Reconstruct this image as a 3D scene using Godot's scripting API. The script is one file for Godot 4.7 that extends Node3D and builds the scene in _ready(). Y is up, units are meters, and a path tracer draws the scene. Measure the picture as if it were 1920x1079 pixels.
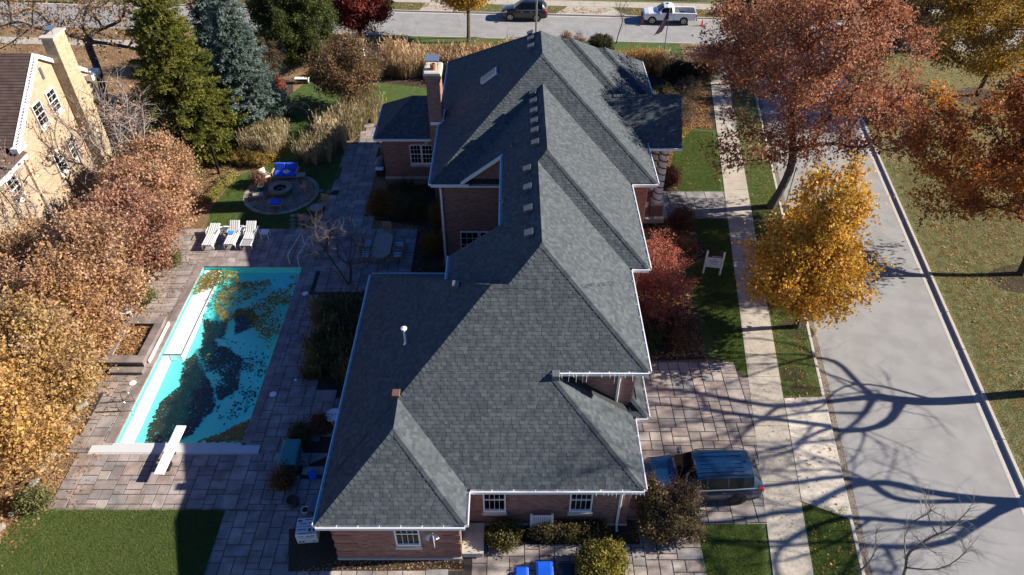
extends Node3D
# Autumn aerial view of a brick house with a slate-grey hip roof, its pool yard and the street beside it.

var M := {}
var taken := {}
var counts := {}

class MB:
	var v := PackedVector3Array()
	var n := PackedVector3Array()
	var c := PackedColorArray()
	var col := Color.WHITE
	func tri(a: Vector3, b: Vector3, d: Vector3) -> void:
		var nn := (d - a).cross(b - a).normalized()
		v.append(a); v.append(b); v.append(d)
		n.append(nn); n.append(nn); n.append(nn)
		c.append(col); c.append(col); c.append(col)
	func quad(a: Vector3, b: Vector3, d: Vector3, e: Vector3) -> void:
		tri(a, b, d); tri(a, d, e)
	func box(t: Transform3D, s: Vector3, bevel := 0.0) -> void:
		var h := s * 0.5
		if bevel <= 0.0:
			var p := []
			for i in 8:
				p.append(t * Vector3(h.x if i & 1 else -h.x, h.y if i & 2 else -h.y, h.z if i & 4 else -h.z))
			quad(p[2], p[3], p[7], p[6]); quad(p[0], p[4], p[5], p[1])
			quad(p[4], p[6], p[7], p[5]); quad(p[1], p[3], p[2], p[0])
			quad(p[5], p[7], p[3], p[1]); quad(p[0], p[2], p[6], p[4])
			return
		# chamfered vertical and top edges
		var b := minf(bevel, minf(h.x, h.z) * 0.9)
		var ring := [Vector2(-h.x + b, -h.z), Vector2(h.x - b, -h.z), Vector2(h.x, -h.z + b), Vector2(h.x, h.z - b), Vector2(h.x - b, h.z), Vector2(-h.x + b, h.z), Vector2(-h.x, h.z - b), Vector2(-h.x, -h.z + b)]
		var by := minf(b, s.y * 0.45)
		var kx := (h.x - b) / h.x
		var kz := (h.z - b) / h.z
		for i in 8:
			var a: Vector2 = ring[i]
			var d: Vector2 = ring[(i + 1) % 8]
			var a0 := t * Vector3(a.x, -h.y, a.y)
			var d0 := t * Vector3(d.x, -h.y, d.y)
			var a1 := t * Vector3(a.x, h.y - by, a.y)
			var d1 := t * Vector3(d.x, h.y - by, d.y)
			var a2 := t * Vector3(a.x * kx, h.y, a.y * kz)
			var d2 := t * Vector3(d.x * kx, h.y, d.y * kz)
			quad(d0, d1, a1, a0); quad(d1, d2, a2, a1)
			tri(t * Vector3(0, h.y, 0), a2, d2)
	func bx(x0: float, x1: float, y0: float, y1: float, z0: float, z1: float, bevel := 0.0) -> void:
		box(Transform3D(Basis(), Vector3((x0 + x1) / 2, (y0 + y1) / 2, (z0 + z1) / 2)), Vector3(absf(x1 - x0), absf(y1 - y0), absf(z1 - z0)), bevel)
	func tube(pts: Array, rad: Array, sides := 6, cap := true) -> void:
		var rings := []
		for i in pts.size():
			var a: Vector3 = pts[maxi(i - 1, 0)]
			var b: Vector3 = pts[mini(i + 1, pts.size() - 1)]
			var d := (b - a)
			d = d.normalized() if d.length() > 1e-6 else Vector3.UP
			var up := Vector3.UP if absf(d.y) < 0.9 else Vector3.RIGHT
			var x := d.cross(up).normalized()
			var y := d.cross(x)
			var r := []
			for k in sides:
				var an := TAU * k / sides
				r.append(pts[i] + (x * cos(an) + y * sin(an)) * float(rad[i]))
			rings.append(r)
		for i in rings.size() - 1:
			for k in sides:
				var k2 := (k + 1) % sides
				quad(rings[i][k], rings[i + 1][k], rings[i + 1][k2], rings[i][k2])
		if cap:
			for k in range(1, sides - 1):
				tri(rings[-1][0], rings[-1][k + 1], rings[-1][k])
				tri(rings[0][0], rings[0][k], rings[0][k + 1])
	func rod(a: Vector3, b: Vector3, r: float, sides := 6) -> void:
		tube([a, b], [r, r], sides)
	func lathe(o: Vector3, prof: Array, sides := 20) -> void:
		for i in prof.size() - 1:
			var p: Vector2 = prof[i]
			var q: Vector2 = prof[i + 1]
			for k in sides:
				var a := TAU * k / sides
				var b := TAU * (k + 1) / sides
				var d0 := Vector3(cos(a), 0, sin(a))
				var d1 := Vector3(cos(b), 0, sin(b))
				var p0 := o + d0 * p.x + Vector3.UP * p.y
				var p1 := o + d1 * p.x + Vector3.UP * p.y
				var q0 := o + d0 * q.x + Vector3.UP * q.y
				var q1 := o + d1 * q.x + Vector3.UP * q.y
				if p.x > 1e-5 and q.x > 1e-5: quad(p0, q0, q1, p1)
				elif p.x > 1e-5: tri(p0, q0, p1)
				elif q.x > 1e-5: tri(p0, q0, q1)
	func prism(poly: PackedVector2Array, y0: float, y1: float) -> void:
		# poly in x, z; a flat top with sides
		var idx := Geometry2D.triangulate_polygon(poly)
		for i in range(0, idx.size(), 3):
			var a := poly[idx[i]]
			var b := poly[idx[i + 1]]
			var d := poly[idx[i + 2]]
			if (b - a).cross(d - a) < 0:
				var sw := b
				b = d; d = sw
			tri(Vector3(a.x, y1, a.y), Vector3(b.x, y1, b.y), Vector3(d.x, y1, d.y))
		if y0 < y1:
			for i in poly.size():
				var a := poly[i]
				var b := poly[(i + 1) % poly.size()]
				quad(Vector3(a.x, y0, a.y), Vector3(a.x, y1, a.y), Vector3(b.x, y1, b.y), Vector3(b.x, y0, b.y))
	func mesh() -> ArrayMesh:
		var a := []
		a.resize(Mesh.ARRAY_MAX)
		a[Mesh.ARRAY_VERTEX] = v; a[Mesh.ARRAY_NORMAL] = n; a[Mesh.ARRAY_COLOR] = c
		var m := ArrayMesh.new()
		if v.size() > 0: m.add_surface_from_arrays(Mesh.PRIMITIVE_TRIANGLES, a)
		return m
	func smooth() -> ArrayMesh:
		var st := SurfaceTool.new()
		st.begin(Mesh.PRIMITIVE_TRIANGLES)
		for i in v.size():
			st.set_smooth_group(0)
			st.set_color(c[i])
			st.add_vertex(v[i])
		st.index()
		st.generate_normals()
		return st.commit()

func numbered(called: String) -> String:
	if not taken.has(called):
		taken[called] = 0
		return called
	taken[called] += 1
	return "%s_%03d" % [called, taken[called]]

func tag(o: Node, label := "", category := "", group := "", kind := "") -> Node:
	if label: o.set_meta("label", label)
	if category: o.set_meta("category", category)
	if group: o.set_meta("group", group)
	if kind: o.set_meta("kind", kind)
	return o

func base(called: String, at: Vector3, label: String, category: String, group := "", turn := 0.0) -> Node3D:
	var o := Node3D.new()
	o.name = numbered(called)
	add_child(o)
	o.position = at
	o.rotation.y = turn
	tag(o, label, category, group)
	return o

func obj(called: String, mesh: Mesh, m: Material, parent: Node = null) -> MeshInstance3D:
	var o := MeshInstance3D.new()
	o.mesh = mesh
	o.material_override = m
	if parent:
		var k := "%d/%s" % [parent.get_instance_id(), called]
		counts[k] = counts.get(k, -1) + 1
		o.name = called if counts[k] == 0 else "%s_%03d" % [called, counts[k]]
		parent.add_child(o, true)
	else:
		o.name = numbered(called)
		add_child(o)
	return o

func struct(called: String, mesh: Mesh, m: Material) -> MeshInstance3D:
	var o := obj(called, mesh, m)
	o.set_meta("kind", "structure")
	return o

func copy(o: Node3D, at: Vector3, turn := 0.0, label := "") -> Node3D:
	var r: Node3D = o.duplicate()
	var nm := String(o.name)
	r.name = numbered(nm.rsplit("_", true, 1)[0] if nm.right(3).is_valid_int() else nm)
	add_child(r)
	r.position = at
	r.rotation.y = turn
	if label: r.set_meta("label", label)
	return r

func lin(r: float, g: float, b: float) -> Color:
	return Color(r, g, b).linear_to_srgb()

func gmesh(f: Callable) -> ArrayMesh:
	var b := MB.new()
	f.call(b)
	return b.mesh()

func boxes(list: Array, bevel := 0.0) -> ArrayMesh:
	var b := MB.new()
	for q in list: b.bx(q[0], q[1], q[2], q[3], q[4], q[5], bevel)
	return b.mesh()

func noise_tex(seed_: int, freq: float, cols: Array, offs: Array = [], size := 512, kind := FastNoiseLite.TYPE_SIMPLEX_SMOOTH, oct := 4) -> NoiseTexture2D:
	var f := FastNoiseLite.new()
	f.seed = seed_; f.frequency = freq; f.noise_type = kind
	f.fractal_octaves = oct
	var g := Gradient.new()
	var o := PackedFloat32Array()
	var cc := PackedColorArray()
	for i in cols.size():
		o.append(float(offs[i]) if offs.size() else float(i) / (cols.size() - 1))
		cc.append(cols[i])
	g.offsets = o; g.colors = cc
	var t := NoiseTexture2D.new()
	t.width = size; t.height = size; t.seamless = true; t.noise = f; t.color_ramp = g
	return t

func bump_tex(seed_: int, freq: float, kind := FastNoiseLite.TYPE_SIMPLEX_SMOOTH) -> NoiseTexture2D:
	return noise_tex(seed_, freq, [Color.BLACK, Color.WHITE], [], 512, kind)

func mat(called: String, color: Color, rough := 0.85, metal := 0.0, vcol := false) -> StandardMaterial3D:
	var m := StandardMaterial3D.new()
	m.resource_name = called
	m.albedo_color = color
	m.roughness = rough
	m.metallic = metal
	m.vertex_color_use_as_albedo = vcol
	m.cull_mode = BaseMaterial3D.CULL_DISABLED
	M[called] = m
	return m

func tri_tex(m: StandardMaterial3D, tex: Texture2D, scale: float, coarse: Texture2D = null, cscale := 0.05, bump: Texture2D = null, bscale := 0.0) -> StandardMaterial3D:
	m.albedo_texture = tex
	m.uv1_triplanar = true; m.uv1_world_triplanar = true
	m.uv1_scale = Vector3.ONE * scale
	if coarse:
		m.detail_enabled = true
		m.detail_albedo = coarse
		m.detail_blend_mode = BaseMaterial3D.BLEND_MODE_MUL
		m.detail_uv_layer = BaseMaterial3D.DETAIL_UV_2
		m.uv2_triplanar = true; m.uv2_world_triplanar = true
		m.uv2_scale = Vector3.ONE * cscale
	if bump:
		m.heightmap_enabled = true
		m.heightmap_texture = bump
		m.heightmap_scale = bscale
	return m

func P2(a: Array) -> PackedVector2Array:
	var p := PackedVector2Array()
	for q in a: p.append(Vector2(q[0], q[1]))
	return p

# the side street runs at a slight angle to the house: x of a line at distance t right of the pavement's inner edge
func sx(z: float, t := 0.0) -> float:
	return 8.11 - 0.149 * z + t
# the cross street beyond: z of a line at distance t beyond its near edge
func cz(x: float, t := 0.0) -> float:
	return -66.9 + 0.066 * x - t

func _ready() -> void:
	camera_and_light()
	materials()
	ground()
	streets()
	paving()
	pool()
	house()
	neighbour()
	vehicles()
	furniture()
	small_things()
	trees()
	shrubs()
	litter()

func camera_and_light() -> void:
	var cam := Camera3D.new()
	cam.name = "camera"
	cam.fov = 42.98
	cam.near = 0.1
	cam.far = 600.0
	cam.position = Vector3(0, 27.3, 0)
	cam.rotation_degrees = Vector3(-41.0, 0, 0)
	add_child(cam)
	cam.current = true
	var sun := DirectionalLight3D.new()
	sun.name = "sun"
	sun.light_energy = 1.6
	sun.light_color = Color(1.0, 0.955, 0.89)
	sun.light_angular_distance = 0.53
	sun.shadow_enabled = true
	add_child(sun)
	sun.look_at_from_position(Vector3.ZERO, Vector3(-1.0, -0.546, 0.07))
	var sm := ProceduralSkyMaterial.new()
	sm.sky_top_color = Color(0.03, 0.29, 0.58)
	sm.sky_horizon_color = Color(0.78, 0.89, 0.96)
	sm.sky_curve = 0.18
	sm.ground_bottom_color = Color(0.20, 0.19, 0.17)
	sm.ground_horizon_color = Color(0.50, 0.55, 0.60)
	sm.energy_multiplier = 0.5
	var sky := Sky.new()
	sky.sky_material = sm
	var env := Environment.new()
	env.background_mode = Environment.BG_SKY
	env.sky = sky
	env.tonemap_mode = Environment.TONE_MAPPER_LINEAR
	env.tonemap_exposure = 2.3
	env.sdfgi_enabled = true
	env.ssao_enabled = true
	env.ssil_enabled = true
	var we := WorldEnvironment.new()
	we.name = "environment"
	we.environment = env
	add_child(we)

func materials() -> void:
	var coarse := noise_tex(3, 0.012, [Color(0.80, 0.80, 0.79), Color(1, 1, 1)], [0.25, 0.75])
	var patch := noise_tex(8, 0.02, [Color(1.0, 0.90, 0.74), Color(0.86, 0.94, 0.80), Color(1, 1, 1)], [0.3, 0.5, 0.75], 1024, FastNoiseLite.TYPE_SIMPLEX, 7)
	var streak := noise_tex(4, 0.02, [Color(0.93, 0.93, 0.93), Color(1, 1, 1)], [0.25, 0.75], 512, FastNoiseLite.TYPE_SIMPLEX_SMOOTH, 6)
	var fine := bump_tex(5, 0.15)
	tri_tex(mat("grass", Color.WHITE, 0.95), noise_tex(11, 0.035, [lin(0.035, 0.058, 0.012), lin(0.085, 0.128, 0.026), lin(0.20, 0.20, 0.075)], [0.28, 0.5, 0.74], 512, FastNoiseLite.TYPE_SIMPLEX, 6), 0.55, patch, 0.06, fine, 3.0)
	tri_tex(mat("lush_grass", Color.WHITE, 0.95), noise_tex(12, 0.035, [lin(0.025, 0.050, 0.008), lin(0.063, 0.119, 0.020), lin(0.119, 0.168, 0.042)], [0.28, 0.5, 0.74], 512, FastNoiseLite.TYPE_SIMPLEX, 6), 0.6, patch, 0.05, fine, 3.0)
	tri_tex(mat("dry_grass", Color.WHITE, 0.95), noise_tex(13, 0.035, [lin(0.054, 0.062, 0.022), lin(0.144, 0.144, 0.054), lin(0.312, 0.252, 0.132)], [0.28, 0.5, 0.74], 512, FastNoiseLite.TYPE_SIMPLEX, 6), 0.5, patch, 0.045, fine, 3.0)
	tri_tex(mat("leaf_floor", Color.WHITE, 0.95), noise_tex(14, 0.035, [lin(0.090, 0.053, 0.030), lin(0.300, 0.180, 0.090), lin(0.540, 0.360, 0.195)], [0.28, 0.5, 0.74], 512, FastNoiseLite.TYPE_SIMPLEX, 6), 0.6, coarse, 0.07, fine, 4.0)
	tri_tex(mat("mulch", Color.WHITE, 0.97), noise_tex(15, 0.035, [lin(0.017, 0.012, 0.010), lin(0.062, 0.041, 0.028), lin(0.138, 0.090, 0.055)], [0.28, 0.5, 0.74], 512, FastNoiseLite.TYPE_SIMPLEX, 6), 0.8, coarse, 0.08, fine, 4.0)
	tri_tex(mat("concrete", Color.WHITE, 0.9), noise_tex(16, 0.03, [lin(0.335, 0.305, 0.255), lin(0.395, 0.36, 0.305), lin(0.435, 0.40, 0.345)], [0.2, 0.5, 0.85]), 0.35, streak, 0.11, bump_tex(6, 0.2), 0.4)
	tri_tex(mat("new_concrete", Color.WHITE, 0.9), noise_tex(35, 0.03, [lin(0.46, 0.42, 0.36), lin(0.52, 0.48, 0.41), lin(0.56, 0.52, 0.455)], [0.2, 0.5, 0.85]), 0.35, streak, 0.11)
	tri_tex(mat("road", Color.WHITE, 0.9), noise_tex(17, 0.2, [lin(0.22, 0.223, 0.227), lin(0.265, 0.267, 0.27), lin(0.31, 0.31, 0.31)], [0.15, 0.5, 0.9]), 0.9, streak, 0.06, bump_tex(6, 0.25), 0.5)
	tri_tex(mat("gutter_dirt", Color.WHITE, 0.95), noise_tex(18, 0.06, [lin(0.06, 0.045, 0.035), lin(0.15, 0.125, 0.10), lin(0.33, 0.30, 0.26)], [0.2, 0.5, 0.8]), 0.5)
	tri_tex(mat("kerb", Color.WHITE, 0.9), noise_tex(19, 0.05, [lin(0.34, 0.32, 0.30), lin(0.48, 0.455, 0.42)], [0.25, 0.75]), 0.5)
	var grain := noise_tex(21, 0.06, [Color(0.72, 0.72, 0.72), Color(1, 1, 1)], [0.2, 0.8])
	tri_tex(mat("paver", Color.WHITE, 0.9, 0, true), grain, 0.9, coarse, 0.15, bump_tex(7, 0.1), 0.5)
	tri_tex(mat("shingle", Color.WHITE, 0.93, 0, true), noise_tex(22, 0.3, [Color(0.66, 0.66, 0.66), Color(1, 1, 1)], [0.2, 0.8]), 2.0)
	tri_tex(mat("brick", Color.WHITE, 0.9, 0, true), noise_tex(23, 0.2, [Color(0.7, 0.68, 0.66), Color(1, 1, 1)], [0.2, 0.8]), 3.0)
	tri_tex(mat("mortar", Color.WHITE, 0.95), noise_tex(24, 0.2, [lin(0.24, 0.17, 0.145), lin(0.32, 0.24, 0.21)]), 2.0)
	tri_tex(mat("bark", Color.WHITE, 0.95, 0, true), noise_tex(25, 0.1, [Color(0.55, 0.55, 0.55), Color(1, 1, 1)], [0.3, 0.7]), 2.5, null, 0, bump_tex(9, 0.08), 2.0)
	mat("white_paint", lin(0.78, 0.78, 0.77), 0.45)
	mat("white_metal", lin(0.74, 0.76, 0.78), 0.35)
	tri_tex(mat("limestone", Color.WHITE, 0.85), noise_tex(26, 0.05, [lin(0.40, 0.36, 0.30), lin(0.56, 0.52, 0.45)]), 0.8)
	mat("dark_metal", lin(0.02, 0.02, 0.022), 0.45, 0.5)
	mat("steel", lin(0.55, 0.55, 0.55), 0.25, 1.0)
	mat("vent_metal", lin(0.13, 0.14, 0.155), 0.5, 0.3)
	tri_tex(mat("teak", Color.WHITE, 0.7), noise_tex(27, 0.05, [lin(0.30, 0.20, 0.12), lin(0.44, 0.32, 0.20)]), 1.5)
	tri_tex(mat("grey_teak", Color.WHITE, 0.8), noise_tex(28, 0.05, [lin(0.24, 0.21, 0.18), lin(0.38, 0.34, 0.29)]), 1.5)
	mat("blue_cloth", lin(0.012, 0.085, 0.62), 0.9)
	mat("white_cloth", lin(0.66, 0.65, 0.61), 0.9)
	mat("stripe_blue", lin(0.10, 0.18, 0.34), 0.9)
	mat("stripe_grey", lin(0.28, 0.29, 0.30), 0.9)
	mat("bin_blue", lin(0.004, 0.085, 0.55), 0.45)
	mat("bin_black", lin(0.012, 0.013, 0.016), 0.4)
	mat("orange_plastic", lin(0.75, 0.09, 0.01), 0.5)
	mat("rubber", lin(0.012, 0.012, 0.012), 0.8)
	mat("red_lens", lin(0.45, 0.008, 0.012), 0.15)
	mat("clear_lens", lin(0.65, 0.66, 0.68), 0.12)
	mat("dark_glass", lin(0.006, 0.008, 0.010), 0.06).metallic_specular = 0.35
	mat("cover_metal", lin(0.50, 0.53, 0.55), 0.4)
	mat("fieldstone", lin(0.22, 0.21, 0.19), 0.9)
	var wg := mat("window_glass", Color(0.05, 0.07, 0.09, 0.25), 0.04)
	wg.transparency = BaseMaterial3D.TRANSPARENCY_ALPHA
	mat("room_dark", lin(0.02, 0.02, 0.022), 0.9)
	mat("terracotta", lin(0.30, 0.12, 0.06), 0.8)
	mat("teal_plastic", lin(0.03, 0.20, 0.20), 0.6)
	mat("carton", lin(0.62, 0.63, 0.65), 0.8)
	mat("print_dark", lin(0.06, 0.07, 0.09), 0.8)
	mat("cap_metal", lin(0.35, 0.42, 0.5), 0.35, 0.8)
	mat("garland", lin(0.012, 0.035, 0.015), 0.9)
	mat("black_plastic", lin(0.015, 0.015, 0.016), 0.6)
	mat("brown_metal", lin(0.12, 0.07, 0.05), 0.5)
	mat("skylight", lin(0.12, 0.12, 0.11), 0.4)
	tri_tex(mat("quoin", Color.WHITE, 0.9), noise_tex(29, 0.2, [lin(0.17, 0.085, 0.07), lin(0.24, 0.125, 0.10)]), 2.0)
	mat("towel", lin(0.02, 0.22, 0.78), 0.9)
	mat("terracotta_dark", lin(0.09, 0.06, 0.05), 0.8)
	mat("sign_white", lin(0.70, 0.70, 0.69), 0.5)
	mat("print_black", lin(0.025, 0.012, 0.012), 0.5)
	mat("steel_grey", lin(0.30, 0.30, 0.29), 0.5, 0.4)
	tri_tex(mat("cream_mortar", Color.WHITE, 0.95), noise_tex(34, 0.2, [lin(0.48, 0.38, 0.275), lin(0.56, 0.45, 0.335)]), 2.0)
	mat("flag_red", lin(0.45, 0.02, 0.03), 0.8)
	mat("flag_blue", lin(0.02, 0.03, 0.12), 0.8)
	mat("water_dark", lin(0.01, 0.02, 0.03), 0.1)
	for q in [["leaf", 0.75], ["needle", 0.8], ["straw", 0.85]]:
		var lm := mat(q[0], Color.WHITE, q[1], 0, true)
		lm.backlight_enabled = true
		lm.backlight = Color(0.9, 0.9, 0.9)
	tri_tex(mat("pool_plaster", Color.WHITE, 0.7), noise_tex(31, 0.03, [lin(0.085, 0.76, 0.68), lin(0.12, 0.84, 0.76)]), 0.3)
	tri_tex(mat("pool_ledge", Color.WHITE, 0.7), noise_tex(32, 0.03, [lin(0.78, 0.84, 0.83), lin(0.84, 0.88, 0.87)]), 0.3)
	var w := mat("water", Color(0.10, 0.62, 0.66, 0.04), 0.03)
	w.transparency = BaseMaterial3D.TRANSPARENCY_ALPHA
	w.normal_enabled = true
	var wt := noise_tex(33, 0.03, [Color.BLACK, Color.WHITE])
	wt.as_normal_map = true; wt.bump_strength = 4.0; wt.color_ramp = null
	w.normal_texture = wt
	w.normal_scale = 0.5
	w.uv1_triplanar = true; w.uv1_world_triplanar = true; w.uv1_scale = Vector3.ONE * 0.5
func sheet(called: String, poly: Array, y: float, m: String) -> MeshInstance3D:
	var b := MB.new()
	b.prism(P2(poly), y, y)
	return struct(called, b.mesh(), M[m])

func band_z(t0: float, t1: float, z0: float, z1: float) -> Array:   # strip along the side street
	return [[sx(z0, t0), z0], [sx(z0, t1), z0], [sx(z1, t1), z1], [sx(z1, t0), z1]]

func band_x(t0: float, t1: float, x0: float, x1: float) -> Array:   # strip along the cross street
	return [[x0, cz(x0, t0)], [x1, cz(x1, t0)], [x1, cz(x1, t1)], [x0, cz(x0, t1)]]

func ground() -> void:
	var b := MB.new()
	b.prism(P2([[-300, 120], [300, 120], [300, -400], [-300, -400]]), -1.4, -1.4)
	struct("ground", b.mesh(), M.dry_grass)
	# the house's block of land, open where the pool lies
	b = MB.new()
	b.prism(P2([[-140, 30], [-18.3, 30], [-18.3, cz(-18.3)], [-140, cz(-140)]]), -0.24, 0)
	b.prism(P2([[-18.3, 30], [-12.2, 30], [-12.2, -20.5], [-18.3, -20.5]]), -0.24, 0)
	b.prism(P2([[-18.3, -33.35], [-12.2, -33.35], [-12.2, cz(-12.2)], [-18.3, cz(-18.3)]]), -0.24, 0)
	b.prism(P2([[-12.2, 30], [sx(30, 3.5), 30], [sx(-64, 3.5), -64], [sx(-65.5, 2.2), cz(sx(-65.5, 2.2))], [-12.2, cz(-12.2)]]), -0.24, 0)
	struct("terrain", b.mesh(), M.leaf_floor)
	b = MB.new()
	b.prism(P2([[sx(30, 11.45), 30], [140, 30], [140, cz(140)], [sx(-64, 12.6), cz(sx(-64, 12.6))], [sx(-62.5, 11.45), -62.5]]), -0.24, 0)
	struct("terrain", b.mesh(), M.dry_grass)
	b = MB.new()
	b.prism(P2([[-140, cz(-140, 6.6)], [140, cz(140, 6.6)], [140, -300], [-140, -300]]), -0.24, 0)
	struct("terrain", b.mesh(), M.dry_grass)
	# lawns
	sheet("lawn", [[-20.6, -17.05], [-12.1, -17.05], [-11.95, -8], [-23, -8]], 0.006, "grass")
	sheet("lawn", [[-19.2, -36.85], [-19.6, -39.4], [-19.0, -43.2], [-16.5, -45.3], [-13.7, -45.4], [-11.9, -47.0], [-11.95, -42.2], [-12.6, -36.85]], 0.006, "lush_grass")
	sheet("lawn", [[-17.5, -45.0], [-15.3, -45.2], [-15.6, -53], [-17.2, -53]], 0.007, "lush_grass")
	sheet("lawn", [[-19.3, -52], [-18.2, -49.6], [-12, -51.5], [-6, -51.5], [-4, -55.8], [-9, -57.2], [-14, -58.2], [-17.5, -57.4]], 0.008, "lush_grass")
	sheet("lawn", [[11.7, -47.2], [12.8, -49.9], [sx(-49.6), -49.6], [sx(-41.2), -41.2], [11.2, -41.2], [11.0, -44]], 0.006, "lush_grass")
	sheet("lawn", [[11.0, -38.1], [sx(-38.1), -38.1], [sx(-24.3), -24.3], [10.9, -25.7], [9.9, -26.0], [10.2, -29.5], [10.2, -33.3], [11.9, -34.4]], 0.006, "lush_grass")
	sheet("lawn", [[9.9, -56.3], [12.2, -57.2], [13.6, -55.2], [12.9, -52.0], [9.2, -51.6]], 0.006, "lush_grass")
	sheet("lawn", [[7.6, -16.38], [sx(-16.38), -16.38], [sx(0), 0], [-6, 0], [4, -13], [7.4, -14.6]], 0.006, "lush_grass")
	sheet("lawn", band_z(1.6, 3.5, 12, -17.3), 0.006, "lush_grass")
	sheet("lawn", band_z(1.6, 3.5, -23.3, -61.5), 0.006, "grass")
	sheet("lawn", band_x(0.2, -2.6, -28, 15.5), 0.006, "lush_grass")
	sheet("lawn", band_x(6.7, 8.6, -60, 60), 0.006, "grass")
	# beds of mulch and fallen leaves
	sheet("mulch_bed", [[-11.7, -31.6], [-10.7, -30], [-10.1, -24.2], [-9.3, -23.1], [-6.5, -22.6], [-6.5, -31.2]], 0.01, "mulch")
	sheet("mulch_bed", [[-10.1, -20.6], [-7.0, -20.9], [-7.0, -18.6], [-9.7, -18.6]], 0.03, "mulch")
	sheet("mulch_bed", [[-9.2, -16.2], [-6.5, -16.2], [-1.9, -14.95], [-1.9, -14.45], [-8.8, -14.35]], 0.03, "mulch")
	sheet("mulch_bed", [[-1.1, -16.6], [5.2, -16.6], [5.2, -15.5], [-1.1, -15.5]], 0.034, "mulch")
	sheet("mulch_bed", [[-9.6, -41.0], [-3.5, -42.9], [-0.1, -33], [-2.5, -27], [-5.9, -27], [-5.9, -37.3], [-8.8, -38.0]], 0.012, "mulch")
	sheet("mulch_bed", [[4.8, -38.1], [11.0, -38.1], [11.9, -34.4], [10.2, -33.3], [10.2, -29.5], [9.9, -25.8], [4.8, -25.6]], 0.009, "mulch")
	sheet("mulch_bed", [[7.2, -41.2], [11.2, -41.2], [11.0, -44], [11.7, -47.2], [12.8, -49.9], [sx(-49.6), -49.6], [sx(-59), -59], [7.2, -62.2], [-18, -63.6], [-17, -58.0], [-8, -56.8], [7, -55]], 0.004, "mulch")
	sheet("mulch_bed", [[-26, -44], [-21.2, -42.5], [-20.0, -43.8], [-16.6, -45.6], [-17.3, -53], [-18.5, -58], [-24, -60], [-28, -52]], 0.005, "mulch")
	# rough ground under the big maple and other thin spots on the verge
	for q in [[17.0, -38.6, 1.5], [15.2, -28.0, 0.9], [14.0, -24.8, 0.7], [14.3, -23.8, 0.55], [29.3, -32.2, 1.6], [38, -55, 2.0]]:
		var p := []
		for k in 14:
			var r: float = q[2] * (0.8 + 0.35 * absf(sin(k * 2.7 + q[0])))
			p.append([q[0] + r * cos(TAU * k / 14), q[1] + r * 0.8 * sin(TAU * k / 14)])
		sheet("bare_soil", p, 0.013, "mulch")

func kerb_run(called: String, pts: Array, w: float, parent: Node) -> void:
	# a line of kerb stones with joints
	for i in pts.size() - 1:
		var a: Vector2 = pts[i]
		var d: Vector2 = pts[i + 1]
		var n := int(ceil(a.distance_to(d) / 3.0))
		for k in n:
			var p := a.lerp(d, (k + 0.004) / n)
			var q := a.lerp(d, (k + 0.996) / n)
			var m := (p + q) / 2
			var b := MB.new()
			b.box(Transform3D(Basis(Vector3.UP, -(q - p).angle()), Vector3(m.x, -0.09, m.y)), Vector3(p.distance_to(q), 0.24, w), 0.02)
			obj(called, b.mesh(), M.kerb, parent)

func slab_run(parent: Node, quads: Array, y0: float, y1: float, m: String) -> void:
	for q in quads:
		var b := MB.new()
		var c := Vector2.ZERO
		for p in q: c += Vector2(p[0], p[1]) / 4.0
		var pl := PackedVector2Array()
		for p in q: pl.append(Vector2(p[0], p[1]) + (c - Vector2(p[0], p[1])).normalized() * 0.012)
		b.prism(pl, y0, y1)
		obj("slab", b.mesh(), M[m], parent)

func holder(called: String) -> Node3D:
	var o := Node3D.new()
	o.name = numbered(called)
	add_child(o)
	o.set_meta("kind", "structure")
	return o

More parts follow.
